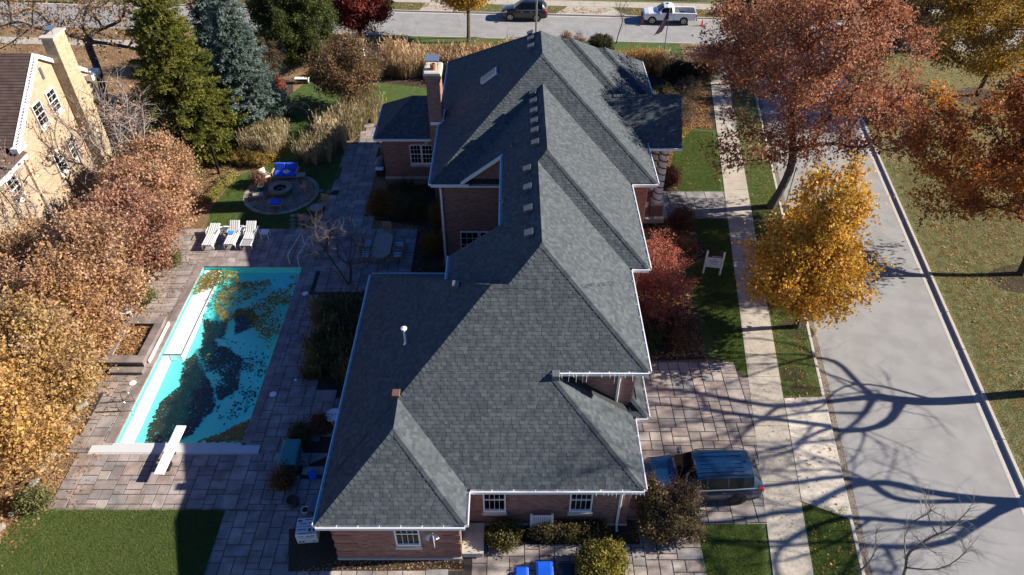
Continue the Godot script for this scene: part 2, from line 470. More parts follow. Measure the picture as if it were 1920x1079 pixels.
func streets() -> void:
	sheet("road", [[sx(30, 3.98), 30], [sx(30, 11.3), 30], [sx(-62, 11.3), -62], [sx(-63.5, 13.2), cz(sx(-63, 13.2), 0.3)], [sx(-65.5, 1.5), cz(sx(-65.5, 1.5), 0.3)], [sx(-63.5, 3.0), -63.5], [sx(-62, 3.98), -62]], -0.115, "road")
	sheet("road", band_x(0.15, 6.45, -140, 140), -0.12, "road")
	var g := MB.new()
	g.prism(P2(band_z(3.6, 3.98, 30, -62)), -0.11, -0.11)
	struct("road_gutter", g.mesh(), M.gutter_dirt)
	g = MB.new()
	g.prism(P2(band_z(10.9, 11.3, 30, -62)), -0.109, -0.109)
	g.prism(P2(band_x(6.1, 6.45, -60, 60)), -0.112, -0.112)
	struct("road_gutter", g.mesh(), M.kerb)
	var k := holder("kerb")
	kerb_run("kerb_stone", [Vector2(sx(8, 3.55), 8), Vector2(sx(-60, 3.55), -60)], 0.15, k)
	k = holder("kerb")
	kerb_run("kerb_stone", [Vector2(sx(8, 11.4), 8), Vector2(sx(-61, 11.4), -61)], 0.17, k)
	k = holder("kerb")
	kerb_run("kerb_stone", [Vector2(-45, cz(-45, 0.08)), Vector2(17, cz(17, 0.08))], 0.15, k)
	k = holder("kerb")
	kerb_run("kerb_stone", [Vector2(-45, cz(-45, 6.52)), Vector2(40, cz(40, 6.52))], 0.15, k)
	# pavement slabs
	var s := holder("sidewalk")
	var list := []
	var z := 6.0
	while z > -61.5:
		list.append(band_z(0, 1.6, z, z - 1.53))
		z -= 1.53
	slab_run(s, list, -0.1, 0.035, "concrete")
	s = holder("sidewalk")
	list = []
	var x := -50.0
	while x < 15.5:
		list.append(band_x(-2.7, -4.2, x, x + 1.5))
		x += 1.5
	slab_run(s, list, -0.1, 0.03, "concrete")
	s = holder("sidewalk")
	list = []
	x = -50.0
	while x < 50.0:
		list.append(band_x(8.7, 10.3, x, x + 1.5))
		x += 1.5
	slab_run(s, list, -0.1, 0.03, "concrete")
	# driveway apron between pavement and kerb
	s = holder("driveway_apron")
	var a := [[sx(-23.2, 1.62), -23.2], [sx(-23.3, 3.6), -23.3], [sx(-20.3, 3.6), -20.3], [sx(-20.9, 1.62), -20.9]]
	var b := [[sx(-20.9, 1.62), -20.9], [sx(-20.3, 3.6), -20.3], [sx(-16.6, 3.6), -16.6], [sx(-17.5, 1.62), -17.5]]
	slab_run(s, [a, b], -0.11, 0.028, "new_concrete")
	# drives across the far verge
	s = holder("driveway_apron")
	slab_run(s, [[[-9.4, cz(-9.4, 6.5)], [-5.4, cz(-5.4, 6.5)], [-5.9, cz(-5.9, 8.7)], [-8.9, cz(-8.9, 8.7)]]], -0.1, 0.02, "concrete")
	s = holder("driveway_apron")
	slab_run(s, [[[4.3, cz(4.3, 6.5)], [11.6, cz(11.6, 6.5)], [10.2, cz(10.2, 8.7)], [5.7, cz(5.7, 8.7)]]], -0.1, 0.02, "concrete")
	# tar-filled cracks in the roads
	var rng := RandomNumberGenerator.new()
	rng.seed = 77
	var cr := MB.new()
	for i in 16:
		var p := Vector2(rng.randf_range(-14, 18), 0)
		p.y = cz(p.x, rng.randf_range(0.8, 3))
		var d := Vector2(rng.randf_range(-0.3, 0.3), -1).normalized() if i % 3 else Vector2(1, 0.06)
		for q in rng.randi_range(6, 14):
			var e := p + d.rotated(rng.randf_range(-0.5, 0.5)) * 0.4
			var w := (e - p).orthogonal().normalized() * rng.randf_range(0.006, 0.014)
			cr.quad(Vector3(p.x - w.x, -0.116, p.y - w.y), Vector3(p.x + w.x, -0.116, p.y + w.y), Vector3(e.x + w.x, -0.116, e.y + w.y), Vector3(e.x - w.x, -0.116, e.y - w.y))
			p = e
	struct("road_cracks", cr.mesh(), M.gutter_dirt)

func paver_area(called: String, poly: Array, unit: float, tints: Array, y: float, seed_: int, sizes: Array, turn := 0.0, gap := 0.012, limit := 300, keep_out: Array = []) -> void:
	var pl := P2(poly)
	var rng := RandomNumberGenerator.new()
	rng.seed = seed_
	var lo := pl[0]
	var hi := pl[0]
	var cc := Vector2.ZERO
	for p in pl: cc += p / pl.size()
	var loc := PackedVector2Array()
	for p in pl: loc.append((p - cc).rotated(-turn))
	lo = loc[0]; hi = loc[0]
	for p in loc:
		lo = Vector2(minf(lo.x, p.x), minf(lo.y, p.y))
		hi = Vector2(maxf(hi.x, p.x), maxf(hi.y, p.y))
	var nx := int(ceil((hi.x - lo.x) / unit))
	var nz := int(ceil((hi.y - lo.y) / unit))
	var used := {}
	var cells := []
	var outs := []
	for k in keep_out: outs.append(P2(k))
	for j in nz:
		for i in nx:
			if used.has(Vector2i(i, j)): continue
			var s: Vector2i = sizes[rng.randi() % sizes.size()]
			var w := 0
			while w < s.x and i + w < nx and not used.has(Vector2i(i + w, j)): w += 1
			if i + w < nx and not used.has(Vector2i(i + w, j)) and (i + w + 1 >= nx or used.has(Vector2i(i + w + 1, j))): w += 1
			var h := mini(s.y, nz - j)
			for ii in w:
				for jj in h: used[Vector2i(i + ii, j + jj)] = true
			var a := lo + Vector2(i, j) * unit
			var e := Vector2(minf(a.x + w * unit, hi.x), minf(a.y + h * unit, hi.y))
			var m := (a + e) / 2
			if not Geometry2D.is_point_in_polygon(m, loc): continue
			var wm := cc + m.rotated(turn)
			var skip := false
			for o in outs:
				if Geometry2D.is_point_in_polygon(wm, o): skip = true
			if skip: continue
			cells.append([wm.x * wm.x + wm.y * wm.y, wm, e - a])
	cells.sort_custom(func(p, q): return p[0] < q[0])
	var root := holder(called)
	var bed := MB.new()
	bed.col = Color(0.05, 0.042, 0.036)
	bed.prism(pl, y - 0.016, y - 0.016)
	obj("sand_bed", bed.mesh(), M.paver, root)
	var rest := MB.new()
	var shared := {}
	for k in cells.size():
		var q: Array = cells[k]
		var tint: Color = tints[rng.randi() % tints.size()]
		var sz: Vector2 = q[2]
		if k < limit:
			var key := "%.2f/%.2f/%s" % [sz.x, sz.y, tint]
			if not shared.has(key):
				var b := MB.new()
				b.col = tint
				slab_shape(b, Transform3D(), sz, gap)
				shared[key] = b.mesh()
			var o := obj("paver", shared[key], M.paver, root)
			o.position = Vector3(q[1].x, y + rng.randf_range(-0.004, 0.004), q[1].y)
			o.rotation = Vector3(rng.randf_range(-0.005, 0.005), -turn, rng.randf_range(-0.005, 0.005))
		else:
			rest.col = tint
			slab_shape(rest, Transform3D(Basis(Vector3.UP, -turn), Vector3(q[1].x, y + rng.randf_range(-0.004, 0.004), q[1].y)), sz, gap)
	if rest.v.size():
		var o := obj("pavers", rest.mesh(), M.paver, root)
		o.set_meta("kind", "stuff")

func slab_shape(b: MB, t: Transform3D, s: Vector2, gap: float) -> void:
	var h := s / 2 - Vector2.ONE * gap
	var g := h - Vector2.ONE * 0.008
	var lo := []
	var hi := []
	for q in [Vector2(-1, -1), Vector2(1, -1), Vector2(1, 1), Vector2(-1, 1)]:
		lo.append(t * Vector3(h.x * q.x, -0.025, h.y * q.y))
		hi.append(t * Vector3(g.x * q.x, 0, g.y * q.y))
	b.quad(hi[0], hi[1], hi[2], hi[3])
	for i in 4: b.quad(lo[i], lo[(i + 1) % 4], hi[(i + 1) % 4], hi[i])

const ASHLAR := [Vector2i(2, 2), Vector2i(3, 2), Vector2i(2, 3), Vector2i(2, 2), Vector2i(3, 2), Vector2i(2, 1), Vector2i(3, 3), Vector2i(2, 2)]

func paving() -> void:
	var pink := [Color(0.425, 0.357, 0.342), Color(0.488, 0.415, 0.394), Color(0.374, 0.332, 0.332), Color(0.467, 0.384, 0.352), Color(0.415, 0.384, 0.384), Color(0.518, 0.456, 0.425)]
	var warm := [Color(0.467, 0.389, 0.364), Color(0.536, 0.458, 0.424), Color(0.415, 0.371, 0.364), Color(0.502, 0.415, 0.380), Color(0.449, 0.424, 0.424), Color(0.571, 0.502, 0.458)]
	var grey := [Color(0.351, 0.338, 0.358), Color(0.405, 0.385, 0.392), Color(0.311, 0.304, 0.324)]
	# pool deck: four strips round the water
	paver_area("pool_deck", [[-19.6, -20.0], [-8.0, -20.0], [-8.0, -17.05], [-19.6, -17.05]], 0.24, pink, 0.03, 101, ASHLAR)
	paver_area("pool_deck", [[-20.9, -37.0], [-18.28, -37.0], [-18.28, -20.0], [-20.0, -20.0]], 0.24, pink, 0.03, 102, ASHLAR)
	paver_area("pool_deck", [[-18.28, -37.0], [-12.2, -37.0], [-12.2, -33.33], [-18.28, -33.33]], 0.26, pink, 0.03, 103, ASHLAR)
	paver_area("pool_deck", [[-12.2, -37.0], [-11.2, -37.0], [-11.2, -31.0], [-10.0, -30.0], [-9.8, -24.2], [-8.0, -23.0], [-7.0, -20.0], [-12.2, -20.0]], 0.26, pink, 0.03, 104, ASHLAR, 0.0, 0.012, 300, [[[-10.1, -20.6], [-7.0, -20.9], [-7.0, -18.6], [-9.7, -18.6]]])
	paver_area("garden_path", [[-12.1, -17.05], [-7.6, -17.05], [-7.6, -14.3], [-7.6, -8], [-11.9, -8]], 0.26, pink, 0.026, 105, ASHLAR)
	paver_area("garden_path", [[-12.7, -37.0], [-12.3, -39], [-11.9, -42.2], [-11.8, -47.5], [-11.0, -50.5], [-10.2, -50.2], [-9.4, -45.3], [-9.65, -41.2], [-9.6, -38.7], [-8.8, -38.0], [-8.8, -37.0]], 0.27, pink, 0.026, 106, ASHLAR)
	paver_area("dining_patio", [[-11.2, -37.0], [-5.9, -37.0], [-5.9, -31.0], [-11.2, -31.0]], 0.3, pink, 0.024, 107, ASHLAR)
	paver_area("driveway", [[4.8, -25.6], [10.2, -25.6], [11.2, -25.2], [11.95, -24.4], [sx(-24, 0.3), -24], [sx(-16.4, 0.3), -16.4], [4.8, -16.4]], 0.26, warm, 0.026, 108, ASHLAR, 0.0, 0.014)
	paver_area("driveway", [[4.8, -16.4], [7.66, -16.4], [7.66, -13.54], [4.8, -13.54]], 0.26, warm, 0.026, 118, ASHLAR, 0.0, 0.014)
	paver_area("garden_path", [[-7.6, -14.4], [-1.9, -14.4], [-1.9, -15.6], [4.8, -15.6], [4.8, -10], [-7.6, -10]], 0.3, warm, 0.022, 109, ASHLAR)
	paver_area("front_walk", [[9.5, -41.2], [sx(-41.2, 0.3), -41.2], [sx(-38.1, 0.3), -38.1], [9.5, -38.1]], 0.42, grey, 0.024, 110, [Vector2i(2, 2), Vector2i(2, 1), Vector2i(3, 2)])
	# round seating terrace: ring of stones and a field of small bricks
	var c := Vector3(-15.42, 0, -41.0)
	var disc := []
	for i in 40: disc.append([c.x + 2.17 * cos(TAU * i / 40), c.z + 2.17 * sin(TAU * i / 40)])
	paver_area("seating_terrace", disc, 0.11, [Color(0.482, 0.385, 0.341), Color(0.597, 0.468, 0.412), Color(0.398, 0.326, 0.299)], 0.03, 111, [Vector2i(2, 1)], 0.12, 0.006)
	var ring := holder("terrace_border")
	var b := MB.new()
	b.col = Color(0.540, 0.465, 0.390)
	var n := 46
	var a0 := TAU / n * 0.5
	for q in 1:
		var p0 := []
		for s in [[2.2, -0.02], [2.48, -0.02], [2.2, 0.036], [2.48, 0.036]]:
			for sg in [-1, 1]:
				p0.append(Vector3(s[0] * cos(a0 * 0.95 * sg), s[1], s[0] * sin(a0 * 0.95 * sg)))
		b.quad(p0[4], p0[6], p0[7], p0[5]); b.quad(p0[0], p0[4], p0[5], p0[1]); b.quad(p0[2], p0[3], p0[7], p0[6])
		b.quad(p0[0], p0[2], p0[6], p0[4]); b.quad(p0[1], p0[5], p0[7], p0[3])
	var stone := b.mesh()
	for i in n:
		var o := obj("border_stone", stone, M.paver, ring)
		o.position = c
		o.rotation.y = TAU * i / n
	# loose stepping stones in the grass
	var st := holder("stepping_stones")
	var rng := RandomNumberGenerator.new()
	rng.seed = 5
	var spots := []
	for i in 3:
		for j in 4: spots.append(Vector2(-14.1 + i * 0.42 + j * 0.12, -38.4 + j * 0.42))
	for p in [Vector2(-12.8, -41.3), Vector2(-12.4, -41.2), Vector2(-12.15, -41.3)]: spots.append(p)
	for p in spots:
		var mb := MB.new()
		mb.col = Color(0.405, 0.375, 0.330)
		var pl := PackedVector2Array()
		for k in 6: pl.append(Vector2(0.19, 0).rotated(TAU * k / 6) * rng.randf_range(0.8, 1.15))
		mb.prism(pl, -0.02, 0.028)
		var o := obj("stepping_stone", mb.mesh(), M.paver, st)
		o.position = Vector3(p.x + rng.randf_range(-0.05, 0.05), 0, p.y + rng.randf_range(-0.05, 0.05))
		o.rotation.y = rng.randf() * TAU

func pool() -> void:
	var x0 := -18.2
	var x1 := -12.3
	var z0 := -33.3
	var z1 := -20.55
	var b := MB.new()
	# shell: sloping floor and walls
	var d0 := -0.5
	var d1 := -0.95
	b.quad(Vector3(x0, d0, z0), Vector3(x1, d0, z0), Vector3(x1, d1, z1), Vector3(x0, d1, z1))
	b.quad(Vector3(x0, 0, z0), Vector3(x1, 0, z0), Vector3(x1, d0, z0), Vector3(x0, d0, z0))
	b.quad(Vector3(x0, 0, z1), Vector3(x0, d1, z1), Vector3(x1, d1, z1), Vector3(x1, 0, z1))
	b.quad(Vector3(x0, 0, z0), Vector3(x0, d0, z0), Vector3(x0, d1, z1), Vector3(x0, 0, z1))
	b.quad(Vector3(x1, 0, z0), Vector3(x1, 0, z1), Vector3(x1, d1, z1), Vector3(x1, d0, z0))
	struct("pool_basin", b.mesh(), M.pool_plaster)
	b = MB.new()
	b.bx(x0 + 0.01, x0 + 1.0, -0.9, -0.24, z0 + 0.02, z0 + 6.9, 0.05)
	b.bx(x0 + 0.01, x0 + 0.32, -0.9, -0.3, z0 + 6.9, z1 - 0.02, 0.03)
	struct("pool_ledge", b.mesh(), M.pool_ledge)
	b = MB.new()
	b.bx(x0 + 0.98, x0 + 1.03, -0.26, -0.235, z0 + 0.02, z0 + 6.92)
	b.bx(x0 + 0.02, x0 + 1.0, -0.26, -0.235, z0 + 6.9, z0 + 6.95)
	struct("pool_tile_line", b.mesh(), M.print_dark)
	b = MB.new()
	b.quad(Vector3(x0, -0.1, z0), Vector3(x1, -0.1, z0), Vector3(x1, -0.1, z1), Vector3(x0, -0.1, z1))
	struct("pool_water", b.mesh(), M.water)
	# coping stones
	var cp := holder("pool_coping")
	var tint := Color(0.389, 0.320, 0.311)
	for side in 3:
		var n := 11 if side < 2 else 5
		for i in n:
			b = MB.new()
			b.col = tint * (0.9 + 0.2 * absf(sin(i * 3.1 + side)))
			var f0 := float(i) / n
			var f1 := float(i + 1) / n
			if side == 0: b.bx(x0 - 0.42, x0 + 0.04, -0.05, 0.05, lerpf(z0, z1, f0) + 0.004, lerpf(z0, z1, f1) - 0.004, 0.012)
			elif side == 1: b.bx(x1 - 0.04, x1 + 0.4, -0.05, 0.05, lerpf(z0, z1, f0) + 0.004, lerpf(z0, z1, f1) - 0.004, 0.012)
			else: b.bx(lerpf(x0 - 0.42, x1 + 0.4, f0) + 0.004, lerpf(x0 - 0.42, x1 + 0.4, f1) - 0.004, -0.05, 0.052, z0 - 0.4, z0 + 0.04, 0.012)
			obj("coping_stone", b.mesh(), M.paver, cp)
	# cover box across the near end
	var cb := base("pool_cover_box", Vector3(-15.3, 0, -20.2), "long white metal cover housing along the end of the pool", "cover box")
	obj("lid", boxes([[-3.85, 3.85, 0.01, 0.06, -0.2, 0.22]], 0.015), M.cover_metal, cb)
	obj("lip", boxes([[-2.95, 2.95, -0.08, 0.03, -0.34, -0.21]]), M.cover_metal, cb)
	obj("trim", boxes([[-3.85, 3.85, 0.0, 0.045, 0.225, 0.31]]), M.kerb, cb)
	# diving board
	var db := base("diving_board", Vector3(-15.22, 0, -19.9), "white diving board reaching over the end of the pool", "diving board", "", -0.03)
	obj("board", boxes([[-0.23, 0.23, 0.50, 0.535, -1.25, 1.4]], 0.02), M.white_paint, db)
	obj("stand", boxes([[-0.15, 0.12, 0.0, 0.4, 0.45, 0.9]], 0.03), M.dark_metal, db)
	obj("rail", boxes([[-0.3, 0.3, 0.45, 0.495, 0.2, 0.3]]), M.steel, db)
	# handrails of the ladder
	var hr := base("pool_handrail", Vector3(-18.5, 0.05, -23.0), "curved chrome pool handrail", "handrail", "pair of ladder rails at the pool edge")
	var mb := MB.new()
	var pts := []
	for i in 13:
		var a := PI * i / 12.0
		pts.append(Vector3(-0.28 * cos(a) + 0.02, 0.28 + 0.42 * sin(a), 0))
	pts.push_front(Vector3(-0.26, 0, 0))
	pts.append(Vector3(0.36, -0.5, 0))
	var rr := []
	for p in pts: rr.append(0.024)
	mb.tube(pts, rr, 8)
	obj("tube", mb.smooth(), M.steel, hr)
	mb = MB.new()
	mb.lathe(Vector3(-0.26, 0, 0), [Vector2(0.06, 0), Vector2(0.055, 0.02), Vector2(0.02, 0.025)], 12)
	obj("flange", mb.mesh(), M.steel, hr)
	copy(hr, Vector3(-18.45, 0.05, -22.4))
	# grab rails at the far corner, in the shade
	hr = base("pool_handrail", Vector3(-13.2, 0.05, -34.1), "long slanted steel rail at the far end of the pool", "handrail", "pair of long rails at the far end of the pool", 0.2)
	for i in 2:
		mb = MB.new()
		mb.tube([Vector3(0.75, 0, -1.2), Vector3(0.75, 0.75, -1.2), Vector3(0.7, 0.85, -1.1), Vector3(0, 0.72, 0.55), Vector3(-0.05, 0.6, 0.62), Vector3(-0.05, -0.1, 0.65)], [0.022, 0.022, 0.022, 0.022, 0.022, 0.022], 8)
		if i == 0: obj("tube", mb.mesh(), M.white_metal, hr)
	copy(hr, Vector3(-12.6, 0.05, -33.9), 0.2)
	# skimmer lids
	for q in [[-18.75, -24.15, "white skimmer lid in the deck beside the ladder"], [-11.66, -30.83, "white skimmer lid in the shaded deck below the bare tree"], [-11.64, -23.43, "white skimmer lid in the shaded deck beside the grasses"], [-10.75, -24.36, "small white drain cap in the shaded deck"]]:
		mb = MB.new()
		var r := 0.17 if q[0] != -10.75 else 0.07
		mb.lathe(Vector3.ZERO, [Vector2(0, 0.012), Vector2(r * 0.85, 0.012), Vector2(r * 0.88, 0.006), Vector2(r, 0.008), Vector2(r, -0.01)], 20)
		var o := obj("skimmer_lid", mb.mesh(), M.white_paint)
		o.position = Vector3(q[0], 0.052, q[1])
		tag(o, q[2], "lid")
	# raised spa at the hedge side
	var sp := base("spa", Vector3(-19.6, 0, -26.8), "raised square stone spa full of brown leaves", "spa")
	b = MB.new()
	b.col = Color(0.285, 0.240, 0.232)
	b.bx(-1.05, 1.05, 0, 0.42, -1.6, -1.2); b.bx(-1.05, 1.05, 0, 0.42, 1.2, 1.6); b.bx(-1.05, -0.7, 0, 0.42, -1.2, 1.2); b.bx(0.7, 1.05, 0, 0.42, -1.2, 1.2)
	obj("wall", b.mesh(), M.paver, sp)
	for i in 3:
		for s in [-1, 1]:
			b = MB.new()
			b.col = Color(0.323, 0.270, 0.255) * (0.92 + 0.06 * i)
			b.bx(-1.1 + 0.733 * i + 0.004, -1.1 + 0.733 * (i + 1) - 0.004, 0.42, 0.48, 1.2 * s - 0.05 if s > 0 else -1.66, 1.66 if s > 0 else -1.15, 0.012)
			obj("coping_stone", b.mesh(), M.paver, sp)
			b = MB.new()
			b.col = Color(0.315, 0.262, 0.255) * (0.92 + 0.05 * i)
			b.bx(0.65 if s > 0 else -1.1, 1.1 if s > 0 else -0.65, 0.42, 0.482, -1.145 + 0.763 * i + 0.004, -1.145 + 0.763 * (i + 1) - 0.004, 0.012)
			obj("coping_stone", b.mesh(), M.paver, sp)
	obj("spillway", boxes([[1.105, 1.2, 0.05, 0.2, -1.6, 1.3]], 0.02), M.white_paint, sp)
	obj("water", boxes([[-0.7, 0.7, 0.0, 0.3, -1.2, 1.2]]), M.mulch, sp)
	b = MB.new()
	b.col = Color(0.300, 0.255, 0.247)
	b.bx(-0.55, 1.15, 0, 0.22, 1.7, 2.1, 0.02)
	obj("step", b.mesh(), M.paver, sp)
var blocks := []
var hs: Node3D

func hobj(called: String, mesh: Mesh, m: Material) -> MeshInstance3D:
	var o := obj(called, mesh, m, hs)
	o.position = -hs.position
	return o

func slope(side: String, at: float, he: float, s := 0.75) -> Vector3:   # h = a x + b z + c
	match side:
		"left": return Vector3(s, 0, he - s * at)
		"right": return Vector3(-s, 0, he + s * at)
		"near": return Vector3(0, -s, he + s * at)
	return Vector3(0, s, he - s * at)

func block(he: float, dom: Array, sides: Dictionary, s := 0.75) -> void:
	var pl := []
	for k in sides:
		if sides[k] is Array: pl.append(slope(k, sides[k][0], sides[k][1], s))
		else: pl.append(slope(k, sides[k], he, s))
	blocks.append({"p": pl, "d": dom})

func block_h(b: Dictionary, x: float, z: float) -> float:
	if x < b.d[0] - 0.001 or x > b.d[1] + 0.001 or z < b.d[2] - 0.001 or z > b.d[3] + 0.001: return -9.0
	var h := 99.0
	for p in b.p: h = minf(h, p.x * x + p.y * z + p.z)
	return h

func clip(poly: PackedVector2Array, a: float, b: float, c: float) -> PackedVector2Array:   # keep a x + b z + c >= 0
	var out := PackedVector2Array()
	for i in poly.size():
		var p := poly[i]
		var q := poly[(i + 1) % poly.size()]
		var fp := a * p.x + b * p.y + c
		var fq := a * q.x + b * q.y + c
		if fp >= 0: out.append(p)
		if (fp >= 0) != (fq >= 0): out.append(p.lerp(q, fp / (fp - fq)))
	return out

func span_at(poly: PackedVector2Array, d: float) -> Vector2:   # poly in (u, d)
	var lo := 1e9
	var hi := -1e9
	for i in poly.size():
		var p := poly[i]
		var q := poly[(i + 1) % poly.size()]
		if (p.y <= d and q.y >= d) or (q.y <= d and p.y >= d):
			var f := 0.5 if absf(q.y - p.y) < 1e-7 else (d - p.y) / (q.y - p.y)
			var u := lerpf(p.x, q.x, f)
			if absf(q.y - p.y) < 1e-7:
				lo = minf(lo, minf(p.x, q.x)); hi = maxf(hi, maxf(p.x, q.x))
			lo = minf(lo, u); hi = maxf(hi, u)
	return Vector2(lo, hi)

func shingle_roof() -> void:
	var rng := RandomNumberGenerator.new()
	rng.seed = 41
	var deck := MB.new()
	deck.col = Color(0.03, 0.032, 0.035)
	var tabs := []
	var greys := [Color(0.074, 0.092, 0.108), Color(0.091, 0.112, 0.129), Color(0.107, 0.129, 0.147), Color(0.083, 0.100, 0.115), Color(0.062, 0.079, 0.095)]
	for bi in blocks.size():
		var bl: Dictionary = blocks[bi]
		for pi in bl.p.size():
			var pn: Vector3 = bl.p[pi]
			var poly := PackedVector2Array([Vector2(bl.d[0], bl.d[2]), Vector2(bl.d[1], bl.d[2]), Vector2(bl.d[1], bl.d[3]), Vector2(bl.d[0], bl.d[3])])
			for pj in bl.p.size():
				if pj != pi:
					var q: Vector3 = bl.p[pj] - pn
					poly = clip(poly, q.x, q.y, q.z)
			if poly.size() < 3: continue
			for i in range(1, poly.size() - 1):
				var t := []
				for p in [poly[0], poly[i], poly[i + 1]]: t.append(Vector3(p.x, pn.x * p.x + pn.y * p.y + pn.z - 0.03 - 0.002 * bi, p.y))
				deck.tri(t[0], t[1], t[2])
			var up := Vector2(pn.x, pn.y).normalized()
			var s := Vector2(pn.x, pn.y).length()
			var ud := Vector2(up.y, -up.x)
			var loc := PackedVector2Array()
			var dmin := 1e9
			var dmax := -1e9
			for p in poly:
				var l := Vector2(p.dot(ud), p.dot(up))
				loc.append(l)
				dmin = minf(dmin, l.y); dmax = maxf(dmax, l.y)
			var nrm := Vector3(-pn.x, 1, -pn.y).normalized()
			var course := 0.152 / sqrt(1 + s * s)
			var dd := dmin
			if pn.y < 0: dd = 15.99 + floorf((dmin - 15.99 + 0.001) / course) * course
			while dd < dmax - 0.01:
				var d := maxf(dd, dmin)
				var d1 := minf(dd + course * 1.25, dmax)
				var i0 := span_at(loc, d + 0.0005)
				var i1 := span_at(loc, d1 - 0.0005)
				if i0.x > i0.y: i0 = i1
				if i1.x > i1.y: i1 = i0
				var lo := minf(i0.x, i1.x)
				var hi := maxf(i0.y, i1.y)
				var u := lo - rng.randf() * 0.25
				var raised := rng.randf() < 0.5
				while u < hi:
					var w := rng.randf_range(0.13, 0.21) if raised else rng.randf_range(0.11, 0.26)
					var a0 := clampf(u, i0.x, i0.y)
					var b0 := clampf(u + w, i0.x, i0.y)
					var a1 := clampf(u, i1.x, i1.y)
					var b1 := clampf(u + w, i1.x, i1.y)
					u += w
					var th := 0.021 if raised else 0.011
					raised = not raised
					if b0 - a0 < 0.004 and b1 - a1 < 0.004: continue
					var c4 := []
					var low := true
					for q in [[a0, d], [b0, d], [b1, d1], [a1, d1]]:
						var pt: Vector2 = ud * q[0] + up * q[1]
						var h := pn.x * pt.x + pn.y * pt.y + pn.z
						c4.append(Vector3(pt.x, h, pt.y))
						if low:
							var under := false
							for bj in blocks.size():
								if bj == bi: continue
								if block_h(blocks[bj], pt.x, pt.y) > (h - 0.012 if bj < bi else h + 0.03):
									under = true
									break
							low = under
					if low: continue
					var m: Vector3 = (c4[0] + c4[1]) / 2
					tabs.append([m.x * m.x + (m.y - 27.3) * (m.y - 27.3) + m.z * m.z + (400.0 if up.x > 0.5 else 0.0), c4, nrm, th, greys[rng.randi() % 5] * (0.93 + 0.14 * rng.randf())])
				dd += course
	tabs.sort_custom(func(p, q): return p[0] < q[0])
	var roof := hobj("roof", deck.mesh(), M.shingle)
	var rest := MB.new()
	for k in tabs.size():
		var t: Array = tabs[k]
		var b := rest
		if k < 300: b = MB.new()
		b.col = t[4]
		var c4: Array = t[1]
		var n: Vector3 = t[2]
		var g0: Vector3 = c4[0] + n * float(t[3])
		var g1: Vector3 = c4[1] + n * float(t[3])
		var g2: Vector3 = c4[2] + n * 0.004
		var g3: Vector3 = c4[3] + n * 0.004
		b.quad(g0, g1, g2, g3)
		b.quad(c4[0] - n * 0.02, c4[1] - n * 0.02, g1, g0)
		b.tri(c4[0], g0, g3); b.tri(c4[1], g2, g1)
		if k < 300: obj("shingle", b.mesh(), M.shingle, roof)
	var o := obj("shingle_courses", rest.mesh(), M.shingle, roof)
	o.set_meta("kind", "stuff")
	# caps folded over ridges and hips
	var cap := MB.new()
	for r in [[Vector3(-4.46, 5.255, -18.72), Vector3(-0.82, 7.985, -22.37)], [Vector3(1.3, 7.985, -22.37), Vector3(-0.82, 7.985, -22.37)], [Vector3(-4.46, 5.255, -18.72), Vector3(-4.46, 5.255, -17.21)], [Vector3(-7.2, 3.2, -14.47), Vector3(-4.46, 5.255, -17.21)], [Vector3(-1.72, 3.2, -14.47), Vector3(-4.46, 5.255, -17.21)], [Vector3(5.05, 3.2, -15.99), Vector3(1.45, 5.9, -19.59)],
			[Vector3(5.4, 5.9, -19.59), Vector3(1.24, 9.02, -23.75)], [Vector3(1.24, 9.02, -30.2), Vector3(1.24, 9.02, -23.75)], [Vector3(-0.14, 7.985, -22.37), Vector3(1.24, 9.02, -23.75)], [Vector3(6.31, 5.9, -25.98), Vector3(1.695, 9.361, -30.595)], [Vector3(1.695, 9.361, -37.7), Vector3(1.695, 9.361, -30.595)], [Vector3(1.24, 9.02, -30.15), Vector3(1.695, 9.361, -30.595)], [Vector3(7.75, 5.9, -33.1), Vector3(1.7, 10.44, -39.15)], [Vector3(-4.35, 5.9, -33.1), Vector3(1.7, 10.44, -39.15)], [Vector3(1.7, 10.44, -42.45), Vector3(1.7, 10.44, -39.15)], [Vector3(-4.35, 5.9, -48.5), Vector3(1.7, 10.44, -42.45)], [Vector3(8.45, 5.9, -38.9), Vector3(3.65, 9.5, -43.7)], [Vector3(8.95, 5.9, -42.5), Vector3(5.95, 8.15, -45.5)], [Vector3(8.95, 5.9, -48.5), Vector3(5.95, 8.15, -45.5)], [Vector3(-9, 3.3, -42.5), Vector3(-6.6, 5.1, -44.9)], [Vector3(-9, 3.3, -47.3), Vector3(-6.6, 5.1, -44.9)], [Vector3(-4.3, 5.1, -44.9), Vector3(-6.6, 5.1, -44.9)], [Vector3(5.9, 7.9, -39.4), Vector3(9.8, 7.9, -39.4)], [Vector3(5.66, 3.2, -19.49), Vector3(5.0, 3.7, -20.15)]]:
		var a: Vector3 = r[0]
		var e: Vector3 = r[1]
		var dir := (e - a).normalized()
		var side := dir.cross(Vector3.UP).normalized()
		var flat := absf(dir.y) < 0.02
		var drop := Vector3.UP * (-0.75 if flat else -0.53) * 0.14
		var n := int(a.distance_to(e) / 0.2)
		for k in n:
			cap.col = greys[rng.randi() % 5] * 0.95
			var p := a.lerp(e, float(k) / n)
			var q := a.lerp(e, float(k + 1.2) / n)
			var up0 := Vector3.UP * 0.045
			var up1 := Vector3.UP * 0.025
			for sg in [-1.0, 1.0]:
				cap.quad(p + up0, q + up1, q + side * sg * 0.14 + drop + up1, p + side * sg * 0.14 + drop + up0)
				cap.quad(p, p + up0, p + side * sg * 0.14 + drop + up0, p + side * sg * 0.14 + drop)
	obj("ridge_caps", cap.mesh(), M.shingle, roof)

